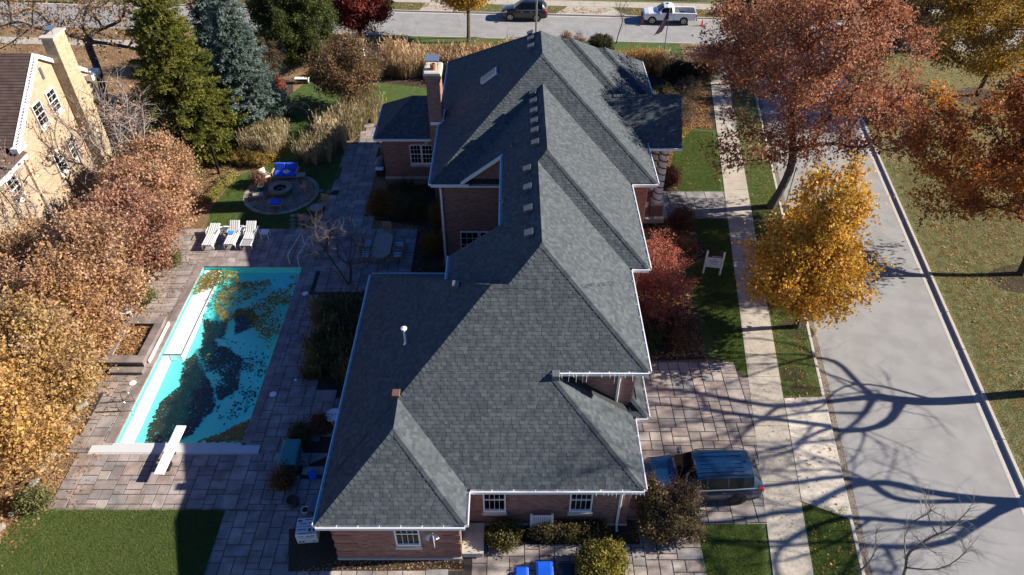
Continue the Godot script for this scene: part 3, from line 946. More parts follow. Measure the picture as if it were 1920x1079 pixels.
func veneer(b: MB, o: Vector3, u: Vector3, w: float, h: float, out: Vector3, holes: Array, rng: RandomNumberGenerator, top = null) -> void:
	var row := 0
	var y := 0.0
	while y < h - 0.03:
		var x := -0.1065 if row % 2 else 0.0
		while x < w:
			var x0 := maxf(x, 0.0)
			var x1 := minf(x + 0.203, w)
			x += 0.213
			var yt := y + 0.057
			var skip := x1 - x0 < 0.03
			for q in holes:
				if x1 > q[0] and x0 < q[1] and yt > q[2] and y < q[3]:
					if x0 < q[0] - 0.03: x1 = q[0]
					elif x1 > q[1] + 0.03: x0 = q[1]
					else: skip = true
			if top != null and y + 0.03 > float(top.call((x0 + x1) / 2)): skip = true
			if skip: continue
			var t := rng.randf()
			b.col = Color(0.38, 0.195, 0.155).lerp(Color(0.48, 0.28, 0.23), t) * (0.85 + 0.3 * rng.randf())
			if rng.randf() < 0.02: b.col = Color(0.25, 0.13, 0.11)
			var p := rng.randf_range(0.0, 0.004)
			var f := []
			var k := []
			for q in [[x0, y], [x1, y], [x1, yt], [x0, yt]]:
				f.append(o + u * q[0] + Vector3.UP * q[1] + out * (0.014 + p))
				k.append(o + u * q[0] + Vector3.UP * q[1] - out * 0.002)
			b.quad(f[0], f[3], f[2], f[1])
			for i in 4: b.quad(k[i], f[i], f[(i + 1) % 4], k[(i + 1) % 4])
		y += 0.0675
		row += 1

func window(at: Vector3, w: float, h: float, cols: int, rows: int, turn := 0.0, key := true, parent: Node3D = null, sashes := 2) -> void:
	# an opening with frame, sill, keystone, muntins and one pane for each light; faces +z before the turn
	var par := parent if parent else hs
	var t := 0.055
	var fr := obj("window", boxes([[-w / 2, -w / 2 + t, 0, h, -0.06, 0.035], [w / 2 - t, w / 2, 0, h, -0.06, 0.035], [-w / 2 + t, w / 2 - t, h - t, h, -0.06, 0.035], [-w / 2 + t, w / 2 - t, 0, 0.12, -0.06, 0.04]]), M.white_paint, par)
	fr.position = at - par.position
	fr.rotation.y = turn
	fr.position += Vector3(sin(turn), 0, cos(turn)) * 0.05
	obj("sill", boxes([[-w / 2 - 0.05, w / 2 + 0.05, -0.16, -0.002, -0.05, 0.09]], 0.01), M.limestone, fr)
	if key:
		var b := MB.new()
		b.quad(Vector3(-0.09, h + 0.02, 0.05), Vector3(-0.13, h + 0.3, 0.05), Vector3(0.13, h + 0.3, 0.05), Vector3(0.09, h + 0.02, 0.05))
		b.quad(Vector3(-0.13, h + 0.3, 0.05), Vector3(-0.13, h + 0.3, -0.02), Vector3(0.13, h + 0.3, -0.02), Vector3(0.13, h + 0.3, 0.05))
		b.quad(Vector3(-0.09, h + 0.02, 0.05), Vector3(-0.09, h + 0.02, -0.02), Vector3(-0.13, h + 0.3, -0.02), Vector3(-0.13, h + 0.3, 0.05))
		b.quad(Vector3(0.09, h + 0.02, 0.05), Vector3(0.13, h + 0.3, 0.05), Vector3(0.13, h + 0.3, -0.02), Vector3(0.09, h + 0.02, -0.02))
		obj("keystone", b.mesh(), M.limestone, fr)
	var x0 := -w / 2 + t
	var x1 := w / 2 - t
	var y0 := 0.12
	var y1 := h - t
	var bars := []
	for s in range(1, sashes): bars.append([x0, x1, lerpf(y0, y1, float(s) / sashes) - 0.022, lerpf(y0, y1, float(s) / sashes) + 0.022, -0.05, 0.015])
	for i in range(1, cols): bars.append([lerpf(x0, x1, float(i) / cols) - 0.008, lerpf(x0, x1, float(i) / cols) + 0.008, y0, y1, -0.048, -0.004])
	for j in range(1, rows):
		if sashes < 2 or j * 2 != rows: bars.append([x0, x1, lerpf(y0, y1, float(j) / rows) - 0.008, lerpf(y0, y1, float(j) / rows) + 0.008, -0.046, -0.008])
	obj("muntins", boxes(bars), M.white_paint, fr)
	var pane := boxes([[0.016, (x1 - x0) / cols - 0.016, 0.016, (y1 - y0) / rows - 0.016, -0.036, -0.03]])
	for i in cols:
		for j in rows:
			var p := obj("pane", pane, M.dark_glass, fr)
			p.position = Vector3(lerpf(x0, x1, float(i) / cols), lerpf(y0, y1, float(j) / rows), 0)

func gutter(a: Vector3, e: Vector3, out: Vector3) -> void:
	var b := MB.new()
	var d := (e - a).normalized()
	var ln := a.distance_to(e)
	var bs := Basis(d, Vector3.UP, d.cross(Vector3.UP))
	var f := func(o0: float, o1: float, y0: float, y1: float, l0: float, l1: float) -> void:
		var m := a + d * ((l0 + l1) / 2) + out * ((o0 + o1) / 2) + Vector3.UP * ((y0 + y1) / 2)
		b.box(Transform3D(bs, m), Vector3(absf(l1 - l0), absf(y1 - y0), absf(o1 - o0)))
	f.call(-0.06, -0.02, -0.2, -0.03, 0.0, ln)
	f.call(-0.02, 0.115, -0.16, -0.145, -0.0, ln)
	f.call(0.115, 0.13, -0.16, -0.02, -0.0, ln)
	f.call(0.095, 0.137, -0.02, -0.005, -0.0, ln)
	f.call(-0.02, 0.115, -0.145, -0.03, 0.0, 0.012)
	f.call(-0.02, 0.115, -0.145, -0.03, ln - 0.012, ln)
	var n := int(ln / 0.75)
	for k in range(1, n): f.call(-0.02, 0.1, -0.022, -0.01, ln * k / n - 0.012, ln * k / n + 0.012)
	hobj("gutter", b.mesh(), M.white_metal)

func downspout(x: float, z: float, y0: float, y1: float) -> void:
	var b := MB.new()
	b.box(Transform3D(Basis(), Vector3(x, (y0 + y1) / 2, z)), Vector3(0.11, y1 - y0, 0.08), 0.02)
	b.tube([Vector3(x, y1, z), Vector3(x, y1 + 0.15, z + 0.18), Vector3(x, y1 + 0.22, z + 0.3)], [0.05, 0.05, 0.05], 6)
	b.tube([Vector3(x, y0 + 0.04, z), Vector3(x, y0 - 0.02, z + 0.25)], [0.05, 0.05], 6)
	hobj("downspout", b.mesh(), M.white_metal)

func house() -> void:
	hs = base("brick_house", Vector3(0, 0, -30), "large red brick house with a dark grey hipped shingle roof and white gutters", "house")
	# roof volumes: eave height, extent (x0, x1, z0, z1) and eave lines
	block(3.2, [-7.2, 5.05, -19.59, -15.99], {"left": -7.2, "right": 5.05, "near": -15.99})
	block(3.2, [-7.2, 5.4, -28.75, -19.59], {"left": -7.2, "near": -15.99, "far": -28.75, "right": [5.4, 5.9]})
	block(3.2, [1.5, 5.05, -22.0, -19.59], {"right": 5.05})
	block(3.2, [-7.2, -1.72, -20.5, -14.47], {"left": -7.2, "right": -1.72, "near": -14.47})
	block(5.9, [-2.92, 5.4, -26.9, -19.59], {"left": -2.92, "right": 5.4, "near": -19.59})
	block(5.9, [-0.48, 5.4, -33.1, -26.9], {"left": -2.92, "right": 5.4})
	block(5.9, [-2.92, 6.31, -26.9, -25.98], {"left": -2.92, "right": 6.31, "near": -25.98})
	block(5.9, [-0.48, 6.31, -33.1, -26.9], {"left": -2.92, "right": 6.31, "near": -25.98})
	block(5.9, [-2.92, 6.31, -38.5, -33.1], {"left": -2.92, "right": 6.31, "near": -25.98})
	block(5.9, [-4.35, 7.75, -48.5, -33.1], {"left": -4.35, "right": 7.75, "near": -33.1, "far": -48.5})
	block(5.9, [1.7, 8.45, -48.5, -38.9], {"right": 8.45, "near": -38.9, "far": -48.5})
	block(5.9, [1.7, 8.95, -48.5, -42.5], {"right": 8.95, "near": -42.5, "far": -48.5})
	block(3.3, [-9.0, -4.0, -47.3, -42.5], {"left": -9.0, "near": -42.5, "far": -47.3})
	block(5.7, [5.0, 9.85, -41.6, -37.2], {"near": -37.2, "far": -41.6}, 1.0)
	block(3.2, [4.9, 5.66, -25.9, -19.49], {"right": 5.66, "near": -19.49})
	shingle_roof()
	# walls
	for q in [[-6.85, 4.68, -0.1, 3.15, -28.4, -16.4], [-6.87, -2.02, -0.1, 3.15, -17.0, -14.88], [-2.55, 5.02, -0.1, 5.84, -26.6, -20.02], [-0.1, 3.6, -0.1, 7.2, -33.4, -26.5], [-0.1, 5.93, -0.1, 5.84, -33.5, -26.35], [-3.97, 7.37, -0.1, 5.84, -48.1, -33.42], [1, 8.07, -0.1, 5.82, -48.1, -39.3], [1, 8.57, -0.1, 5.84, -48.12, -42.9], [-8.62, -3.5, -0.1, 3.24, -46.9, -42.86], [4.9, 5.3, -0.1, 3.1, -25.6, -19.85]]:
		hobj("wall", boxes([q]), M.mortar)
	var gb := MB.new()
	gb.quad(Vector3(-2.92, 5.7, -33.38), Vector3(-0.1, 5.7, -33.38), Vector3(-0.1, 7.75, -33.38), Vector3(-0.3, 7.75, -33.38))
	hobj("gable_wall", gb.mesh(), M.mortar)
	var rng := RandomNumberGenerator.new()
	rng.seed = 9
	var br := MB.new()
	var X := Vector3.RIGHT
	var Z := Vector3.BACK
	veneer(br, Vector3(-6.87, 0.15, -14.88), X, 4.85, 2.95, Z, [[2.25, 3.55, 1.0, 2.6]], rng)
	veneer(br, Vector3(-2.0, 0.15, -16.4), X, 6.68, 2.95, Z, [[0.85, 1.75, 0.95, 2.55], [4.3, 5.2, 0.95, 2.55]], rng)
	veneer(br, Vector3(-3.97, 0.15, -33.36), X, 3.87, 7.5, Z, [[1.0, 3.2, 0.0, 2.45]], rng, func(x): return 5.55 if x < 1.05 else 5.55 + (x - 1.05) * 0.75)
	veneer(br, Vector3(-8.62, 0.15, -42.86), X, 4.7, 3.0, Z, [[1.75, 4.1, 0.95, 2.5]], rng)
	veneer(br, Vector3(-2.5, 3.2, -20.02), X, 7.5, 2.6, Z, [], rng, func(x): return 2.6)
	veneer(br, Vector3(5.02, 0.15, -20.02), -Z, 6.3, 5.6, X, [], rng)
	veneer(br, Vector3(5.93, 0.15, -26.35), -Z, 7.1, 5.6, X, [], rng)
	veneer(br, Vector3(5.0, 0.15, -26.35), X, 0.93, 5.6, Z, [], rng)
	veneer(br, Vector3(5.93, 0.15, -33.42), X, 1.44, 5.6, Z, [], rng)
	veneer(br, Vector3(7.37, 0.15, -33.42), -Z, 5.9, 5.6, X, [], rng)
	veneer(br, Vector3(4.68, 0.15, -16.4), -Z, 3.4, 2.9, X, [], rng)
	var bo := hobj("bricks", br.mesh(), M.brick)
	bo.set_meta("kind", "stuff")
	# stone plinth, raised brick quoins
	hobj("plinth", boxes([[-6.93, -1.98, -0.1, 0.16, -16.6, -14.82], [-1.98, 4.74, -0.1, 0.16, -20, -16.34], [-8.7, -3.5, -0.1, 0.18, -46, -42.78], [-4.03, -0.05, -0.1, 0.16, -40, -33.33]]), M.limestone)
	for k in 5:
		var y := 0.35 + 0.58 * k
		hobj("quoin", boxes([[-6.905, -6.2 + 0.2 * (k % 2), y, y + 0.31, -15.0, -14.845], [-2.65 - 0.2 * (k % 2), -1.985, y, y + 0.31, -15.0, -14.845]]), M.quoin)
	# windows
	window(Vector3(-4.0, 1.15, -14.87), 0.95, 1.6, 4, 2)
	window(Vector3(-0.7, 1.1, -16.39), 0.9, 1.6, 4, 2)
	window(Vector3(2.75, 1.1, -16.39), 0.9, 1.6, 4, 2)
	for i in 3: window(Vector3(-6.45 + i * 0.78, 1.15, -42.85), 0.76, 1.5, 3, 4, 0, i == 1)
	for i in 2: window(Vector3(-2.42 + i * 1.1, 0.2, -33.35), 1.05, 2.35, 3, 5, 0, false, null, 1)
	# gutters
	for q in [[-7.2, -28.75, -7.2, -14.47, 3.2, "l"], [-7.2, -14.47, -1.72, -14.47, 3.2, "n"], [-1.72, -14.47, -1.72, -15.86, 3.2, "r"], [-1.59, -15.99, 5.05, -15.99, 3.2, "n"], [5.05, -15.99, 5.05, -19.36, 3.2, "r"], [5.18, -19.49, 5.66, -19.49, 3.2, "n"], [5.66, -19.49, 5.66, -25.6, 3.2, "r"], [1.5, -19.59, 5.4, -19.59, 5.9, "n"], [5.4, -19.59, 5.4, -25.85, 5.9, "r"], [5.53, -25.98, 6.31, -25.98, 5.9, "n"], [6.31, -25.98, 6.31, -32.97, 5.9, "r"], [6.44, -33.1, 7.75, -33.1, 5.9, "n"], [7.75, -33.1, 7.75, -38.7, 5.9, "r"], [8.95, -42.5, 8.95, -48.5, 5.9, "r"], [-2.92, -26.9, -2.92, -22.0, 5.9, "l"], [-0.48, -32.9, -0.48, -26.9, 7.73, "l"], [-4.35, -48.5, -4.35, -41.05, 5.9, "l"], [-4.35, -39.6, -4.35, -33.1, 5.9, "l"], [-4.35, -33.1, -2.3, -33.1, 5.9, "n"], [-7.2, -28.75, -2.75, -28.75, 3.2, "f"], [-9.0, -47.3, -9.0, -42.5, 3.3, "l"], [-9.0, -42.5, -4.55, -42.5, 3.3, "n"], [7.9, -37.2, 9.85, -37.2, 5.7, "n"]]:
		gutter(Vector3(q[0], q[4], q[1]), Vector3(q[2], q[4], q[3]), {"l": Vector3.LEFT, "r": Vector3.RIGHT, "n": Vector3.BACK, "f": Vector3.FORWARD}[q[5]])
	hobj("soffit", boxes([[-4.35, -0.48, 5.62, 5.7, -33.42, -33.12], [-7.15, -1.75, 2.98, 3.04, -14.9, -14.5], [-1.7, 5.0, 2.98, 3.04, -16.4, -16.02], [-9, -4, 3.04, 3.1, -42.86, -42.54], [1.5, 5.38, 5.66, 5.72, -20.0, -19.62]]), M.white_paint)
	# rake boards of the court gable
	for q in [[-33.2, -33.12, 0.0], [-26.88, -26.8, 0.0]]:
		var rb := MB.new()
		var a := Vector3(-2.75, 5.98, 0)
		var e := Vector3(-0.45, 7.72, 0)
		var dn := Vector3(0, -0.2, 0)
		for z in [q[0], q[1]]:
			rb.quad(a + Vector3(0, 0, z), e + Vector3(0, 0, z), e + dn + Vector3(0, 0, z), a + dn + Vector3(0, 0, z))
		var z0 := Vector3(0, 0, q[0])
		var z1 := Vector3(0, 0, q[1] + 0.1)
		rb.quad(a + z0, e + z0, e + z1, a + z1)
		rb.quad(a + dn + z1, e + dn + z1, e + z1, a + z1)
		hobj("rake_board", rb.mesh(), M.white_paint)
	downspout(4.3, -16.3, 0.1, 2.75)
	downspout(4.35, -19.92, 3.55, 5.4)
	downspout(6.1, -33.3, 0.1, 5.4)
	downspout(-3.85, -33.28, 0.1, 5.4)
	# chimney at the garden side
	var ch := hobj("chimney", boxes([[-4.98, -4.2, -0.1, 9.05, -41.0, -39.72]]), M.mortar)
	var cb := MB.new()
	veneer(cb, Vector3(-4.98, 0, -39.72), X, 0.78, 8.95, Z, [], rng)
	veneer(cb, Vector3(-4.2, 5.9, -39.72), -Z, 1.28, 3.05, X, [], rng)
	veneer(cb, Vector3(-5.05, 8.55, -39.66), X, 0.92, 0.2, Z, [], rng)
	veneer(cb, Vector3(-5.1, 8.76, -39.6), X, 1.02, 0.2, Z, [], rng)
	obj("bricks", cb.mesh(), M.brick, ch).set_meta("kind", "stuff")
	obj("crown", boxes([[-5.12, -4.06, 8.96, 9.16, -41.1, -39.58]], 0.06), M.limestone, ch)
	obj("corbel", boxes([[-5.05, -4.13, 8.55, 8.75, -41.07, -39.67], [-5.1, -4.08, 8.76, 8.955, -41.1, -39.62]]), M.mortar, ch)
	var fl := MB.new()
	fl.lathe(Vector3(-4.55, 9.16, -40.1), [Vector2(0.17, 0), Vector2(0.17, 0.3), Vector2(0.13, 0.32), Vector2(0.12, 0.1)], 14)
	obj("flue", fl.mesh(), M.terracotta, ch)
	obj("cap", boxes([[-5.0, -4.2, 9.72, 9.76, -40.75, -39.85], [-4.95, -4.92, 9.16, 9.72, -40.7, -40.67], [-4.28, -4.25, 9.16, 9.72, -40.7, -40.67], [-4.95, -4.92, 9.16, 9.72, -39.93, -39.9], [-4.28, -4.25, 9.16, 9.72, -39.93, -39.9]]), M.cap_metal, ch)
	hobj("flashing", boxes([[-4.19, -4.1, 5.9, 6.1, -41.1, -39.62], [-4.9, -4.12, 5.86, 6.04, -39.6, -39.55]]), M.white_metal)
	# skylight and vents on the shaded slope
	var tl := Transform3D(Basis(Vector3(1, 0.75, 0).normalized(), Vector3(-0.75, 1, 0).normalized(), Z), Vector3(-1.35, 8.2, -41.2))
	var sk := MB.new()
	sk.box(tl, Vector3(1.15, 0.22, 0.75))
	var so := hobj("skylight", sk.mesh(), M.white_metal)
	sk = MB.new()
	sk.box(tl.translated_local(Vector3(0, 0.115, 0)), Vector3(1.05, 0.012, 0.66))
	obj("glass", sk.mesh(), M.skylight, so)
	var vent_at := []
	for z in [-43.2, -42.1, -41.0]: vent_at.append([1.1, z])
	for z in [-37.2, -36.2, -35.1, -34.0, -33.0, -31.8]: vent_at.append([1.15, z])
	for z in [-29.9, -28.3, -26.6, -24.8]: vent_at.append([0.72, z])
	for q in vent_at:
		var h := 0.0
		for b in blocks: h = maxf(h, block_h(b, q[0], q[1]))
		var v := MB.new()
		var vt := Transform3D(tl.basis, Vector3(q[0], h + 0.13, q[1]))
		v.box(vt, Vector3(0.34, 0.14, 0.36), 0.02)
		v.box(Transform3D(Basis(Vector3(1, 0.4, 0).normalized(), Vector3(-0.4, 1, 0).normalized(), Z), Vector3(q[0] - 0.02, h + 0.22, q[1])), Vector3(0.4, 0.03, 0.42))
		hobj("roof_vent", v.mesh(), M.vent_metal)
	for q in [[-6.0 + 1.45, -18.9, "brown_vent"], [-2.4, -23.6, "vent"], [1.72, -19.45, "vent"]]:
		var h := 0.0
		for b in blocks: h = maxf(h, block_h(b, q[0], q[1]))
		var v := MB.new()
		v.box(Transform3D(Basis(), Vector3(q[0], h + 0.1, q[1])), Vector3(0.32, 0.3, 0.36), 0.02)
		hobj("roof_vent", v.mesh(), M.vent_metal if q[2] == "vent" else M.brown_metal)
	for q in [[-4.5, -21.8, 0.85, 0.055], [-4.2, -23.8, 0.4, 0.04], [-0.4, -28.6, 0.35, 0.05], [-1.3, -38.3, 0.4, 0.05], [0.0, -33.2, 0.3, 0.05]]:
		var h := 0.0
		for b in blocks: h = maxf(h, block_h(b, q[0], q[1]))
		var v := MB.new()
		v.lathe(Vector3(q[0], h - 0.05, q[1]), [Vector2(q[3] * 2, 0), Vector2(q[3], 0.14), Vector2(q[3], q[2]), Vector2(q[3] * 0.5, q[2]), Vector2(q[3] * 0.5, q[2] - 0.1)], 12)
		if q[2] > 0.8: v.lathe(Vector3(q[0], h + q[2], q[1]), [Vector2(0, 0.1), Vector2(0.13, 0.04), Vector2(0.13, 0.0), Vector2(0, 0.0)], 14)
		hobj("vent_pipe", v.mesh(), M.white_metal if q[2] > 0.8 else M.vent_metal)
	# portico of two-storey columns
	hobj("portico_entablature", boxes([[8.3, 9.75, 5.4, 5.66, -41.45, -41.1], [8.3, 9.75, 5.4, 5.66, -37.75, -37.4], [9.4, 9.75, 5.4, 5.66, -41.1, -37.75]]), M.white_paint)
	var pg := MB.new()
	pg.tri(Vector3(9.7, 5.68, -41.5), Vector3(9.7, 7.75, -39.4), Vector3(9.7, 5.68, -37.3))
	hobj("pediment", pg.mesh(), M.white_paint)
	hobj("porch_floor", boxes([[7.37, 9.6, -0.1, 0.3, -41.3, -37.6], [9.6, 9.95, -0.1, 0.15, -40.9, -38.0]]), M.limestone)
	for q in [[9.12, -38.35], [8.95, -40.0]]:
		var z: float = q[1]
		var x: float = q[0]
		var pr := hobj("pier", boxes([[x - 0.37, x + 0.38, -0.1, 1.12, z - 0.38, z + 0.38]]), M.mortar)
		var pb := MB.new()
		veneer(pb, Vector3(x - 0.37, 0, z + 0.38), X, 0.75, 1.1, Z, [], rng)
		veneer(pb, Vector3(x + 0.38, 0, z + 0.38), -Z, 0.76, 1.1, X, [], rng)
		obj("bricks", pb.mesh(), M.brick, pr).set_meta("kind", "stuff")
		obj("cap", boxes([[x - 0.42, x + 0.43, 1.12, 1.22, z - 0.43, z + 0.43]], 0.02), M.limestone, pr)
		var cm := MB.new()
		cm.lathe(Vector3(x, 1.22, z), [Vector2(0.36, 0), Vector2(0.36, 0.08), Vector2(0.33, 0.14), Vector2(0.3, 0.18), Vector2(0.285, 1.4), Vector2(0.25, 3.95), Vector2(0.27, 4.0), Vector2(0.33, 4.08), Vector2(0.33, 4.18)], 28)
		var co := hobj("column", cm.smooth(), M.white_paint)
		var gm := MB.new()
		var pts := []
		var rr := []
		for i in 151:
			var a := TAU * 7.5 * i / 150.0
			pts.append(Vector3(x + 0.3 * cos(a), 1.35 + 3.45 * i / 150.0, z + 0.3 * sin(a)))
			rr.append(0.035)
		gm.tube(pts, rr, 5)
		obj("garland", gm.mesh(), M.garland, co)
	# entry steps at the side door
	hobj("landing", boxes([[-1.98, -1.15, -0.05, 0.3, -16.3, -14.95]], 0.015), M.limestone)
	hobj("landing_slab", boxes([[-2.0, -1.58, 0.3, 0.335, -16.3, -15.5], [-1.57, -1.13, 0.3, 0.335, -16.3, -15.5], [-2.0, -1.13, 0.3, 0.336, -15.49, -14.93]], 0.008), M.limestone)
	# flood light on its arm
	var fm := MB.new()
	fm.tube([Vector3(-3.0, 1.0, -14.8), Vector3(-3.0, 2.2, -14.72), Vector3(-3.0, 2.35, -14.6)], [0.02, 0.02, 0.02], 6)
	var wl := hobj("wall_light", fm.mesh(), M.white_metal)
	for s in [-1, 1]:
		var lm := MB.new()
		lm.tube([Vector3(-3.0 + 0.03 * s, 2.36, -14.6), Vector3(-3.0 + 0.12 * s, 2.42, -14.5), Vector3(-3.0 + 0.2 * s, 2.34, -14.38)], [0.03, 0.06, 0.11], 10)
		obj("lamp_head", lm.mesh(), M.white_paint, wl)
	var lm2 := MB.new()
	lm2.lathe(Vector3(4.95, 1.9, -19.0), [Vector2(0.02, 0.5), Vector2(0.14, 0.42), Vector2(0.12, 0.08), Vector2(0.02, 0)], 6)
	hobj("wall_lantern", lm2.mesh(), M.dark_metal)
	# icicle light strings hanging from two gutters
	for q in [[1.7, 4.9, 5.86, -19.42], [3.2, 5.1, 3.16, -15.83]]:
		var im := MB.new()
		var x: float = q[0]
		while x < q[1]:
			var l := rng.randf_range(0.1, 0.5)
			if rng.randf() < 0.7: im.rod(Vector3(x, q[2], q[3]), Vector3(x + rng.randf_range(-0.04, 0.04), q[2] - l, q[3] + 0.02), 0.007, 4)
			x += rng.randf_range(0.1, 0.2)
		hobj("icicle_lights", im.mesh(), M.white_paint)
func npart(n: Node3D, called: String, mesh: Mesh, m: Material) -> MeshInstance3D:
	var o := obj(called, mesh, m, n)
	o.position = -n.position
	return o

func neighbour() -> void:
	var n := base("neighbour_house", Vector3(-32, 0, -40), "cream brick house with a brown shingle roof and a tall chimney behind bare trees", "house")
	var b := MB.new()
	b.bx(-38, -27.65, 0, 6.7, -45.2, -36.0)
	b.quad(Vector3(-27.65, 6.7, -45.2), Vector3(-27.65, 9.75, -40.6), Vector3(-27.65, 6.7, -36.0), Vector3(-27.65, 6.7, -40.6))
	npart(n, "wall", b.mesh(), M.cream_mortar)
	npart(n, "wall", boxes([[-38, -27.8, 0, 6.0, -35.99, -27]]), M.cream_mortar)
	var rng := RandomNumberGenerator.new()
	rng.seed = 3
	# cream brick face
	var br := MB.new()
	for q in [[-36.0, 9.2, 9.7, -27.65], [-27.0, 9.0, 6.0, -27.8]]:
		var y := 0.2
		var row := 0
		while y < q[2]:
			var x := 0.15 if row % 2 else 0.0
			while x < q[1] - 0.05:
				var z: float = q[0] - x
				var lim := 99.0 if q[3] < -27.7 else minf(6.7 + (z + 45.2) * 0.66, 6.7 + (-36.0 - z) * 0.66)
				if y + 0.1 < lim:
					br.col = Color(0.49, 0.375, 0.26).lerp(Color(0.60, 0.48, 0.35), rng.randf())
					var ln := minf(0.3, q[1] - x)
					br.quad(Vector3(q[3] + 0.012, y, z), Vector3(q[3] + 0.012, y + 0.105, z), Vector3(q[3] + 0.012, y + 0.105, z - ln + 0.012), Vector3(q[3] + 0.012, y, z - ln + 0.012))
				x += 0.3
			y += 0.117
			row += 1
	npart(n, "bricks", br.mesh(), M.brick).set_meta("kind", "stuff")
	# roof in courses
	var rf := MB.new()
	for side in 2:
		var z0 := -35.6 if side == 0 else -45.6
		var z1 := -40.6
		var k := 30
		for i in k:
			var f0 := float(i) / k
			var f1 := (i + 1.15) / k
			var za := lerpf(z0, z1, f0)
			var zb := lerpf(z0, z1, f1)
			var ya := lerpf(6.55, 9.85, f0) + 0.03
			var yb := lerpf(6.55, 9.85, f1)
			var x := -38.4
			while x < -27.5:
				var w := minf(rng.randf_range(0.2, 0.4), -27.45 - x)
				rf.col = Color(0.10, 0.06, 0.05).lerp(Color(0.15, 0.10, 0.085), rng.randf())
				rf.quad(Vector3(x, ya, za), Vector3(x, yb, zb), Vector3(x + w, yb, zb), Vector3(x + w, ya, za))
				rf.quad(Vector3(x, ya - 0.03, za), Vector3(x, ya, za), Vector3(x + w, ya, za), Vector3(x + w, ya - 0.03, za))
				x += w
	for i in 26:
		var f0 := i / 26.0
		var f1 := (i + 1.15) / 26.0
		rf.col = Color(0.12, 0.08, 0.065) * (0.85 + 0.3 * rng.randf())
		rf.quad(Vector3(lerpf(-27.4, -32.5, f0), lerpf(5.95, 8.6, f0) + 0.03, -26.7), Vector3(lerpf(-27.4, -32.5, f1), lerpf(5.95, 8.6, f1), -26.7), Vector3(lerpf(-27.4, -32.5, f1), lerpf(5.95, 8.6, f1), -36.2), Vector3(lerpf(-27.4, -32.5, f0), lerpf(5.95, 8.6, f0) + 0.03, -36.2))
	npart(n, "roof", rf.mesh(), M.shingle)
	# white rakes and cornice returns
	b = MB.new()
	for s in [[-35.6, 6.55], [-45.6, 6.55]]:
		var a := Vector3(-27.42, s[1], s[0])
		var e := Vector3(-27.42, 9.85, -40.6)
		for w in [[0.0, -0.24]]:
			b.quad(a, e, e + Vector3(0, -0.26, 0), a + Vector3(0, -0.26, 0))
			b.quad(a, e, e + Vector3(-0.25, 0.05, 0), a + Vector3(-0.25, 0.05, 0))
			b.quad(a + Vector3(0, -0.26, 0), e + Vector3(0, -0.26, 0), e + Vector3(-0.23, -0.26, 0), a + Vector3(-0.23, -0.26, 0))
	b.bx(-27.75, -27.35, 6.3, 6.6, -36.3, -35.45); b.bx(-27.75, -27.2, 6.3, 6.65, -45.8, -44.6); b.bx(-27.65, -27.55, 0, 6.4, -45.25, -45.1)
	b.bx(-27.9, -27.35, 5.75, 5.95, -36.0, -26.7)
	npart(n, "trim", b.mesh(), M.white_paint)
	var ch := npart(n, "chimney", boxes([[-27.65, -26.95, 0, 10.2, -43.3, -41.9]]), M.cream_mortar)
	var cb := MB.new()
	veneer(cb, Vector3(-26.95, 0.1, -41.9), Vector3.FORWARD, 1.4, 10.0, Vector3.RIGHT, [], rng)
	veneer(cb, Vector3(-27.65, 0.1, -41.9), Vector3.RIGHT, 0.7, 10.0, Vector3.BACK, [], rng)
	var cream := PackedColorArray()
	for c in cb.c: cream.append(Color(c.r * 1.4, c.g * 2.1, c.b * 1.8))
	cb.c = cream
	obj("bricks", cb.mesh(), M.brick, ch).set_meta("kind", "stuff")
	obj("cap", boxes([[-27.75, -26.85, 10.2, 10.3, -43.4, -41.8]], 0.02), M.limestone, ch)
	obj("flue_cover", boxes([[-27.55, -27.05, 10.55, 10.6, -43.0, -42.3], [-27.5, -27.46, 10.3, 10.55, -42.9, -42.86], [-27.14, -27.1, 10.3, 10.55, -42.4, -42.36]]), M.cap_metal, ch)
	for q in [[6.2, -38.85], [6.2, -40.5], [3.1, -38.7], [3.1, -40.4]]: window(Vector3(-27.62, q[0], q[1]), 0.95, 1.45, 2, 4, PI / 2, false, n)
	for q in [[4.0, -34.4], [1.0, -34.3], [4.0, -30.5], [1.0, -30.5]]: window(Vector3(-27.77, q[0], q[1]), 0.95, 1.45, 2, 4, PI / 2, false, n)
	npart(n, "gable_vent", boxes([[-27.66, -27.6, 8.3, 9.0, -40.72, -40.5]]), M.print_dark)

# ---- vehicles: a lofted skin of cross-sections, front towards -x ----
func skin_point(st: Array, t: float, s: float) -> Vector3:
	var i := clampi(int(t), 0, st.size() - 2)
	var f := t - i
	var a := sec(st[i])
	var b := sec(st[i + 1])
	var mir := 1.0
	if s > 5.0:
		s = 10.0 - s
		mir = -1.0
	var j := clampi(int(s), 0, 4)
	var g := s - j
	var p: Vector3 = a[j].lerp(a[j + 1], g)
	var q: Vector3 = b[j].lerp(b[j + 1], g)
	var r := p.lerp(q, f)
	return Vector3(r.x, r.y, r.z * mir)

func sec(r: Array) -> Array:   # x, sill y, sill w, belt y, belt w, edge y, edge w, top y
	return [Vector3(r[0], r[1], r[2]), Vector3(r[0], lerpf(r[1], r[3], 0.45), maxf(r[2], r[4]) * 1.015), Vector3(r[0], r[3], r[4]), Vector3(r[0], r[5], r[6]), Vector3(r[0], lerpf(r[5], r[7], 0.8), r[6] * 0.7), Vector3(r[0], r[7], 0)]

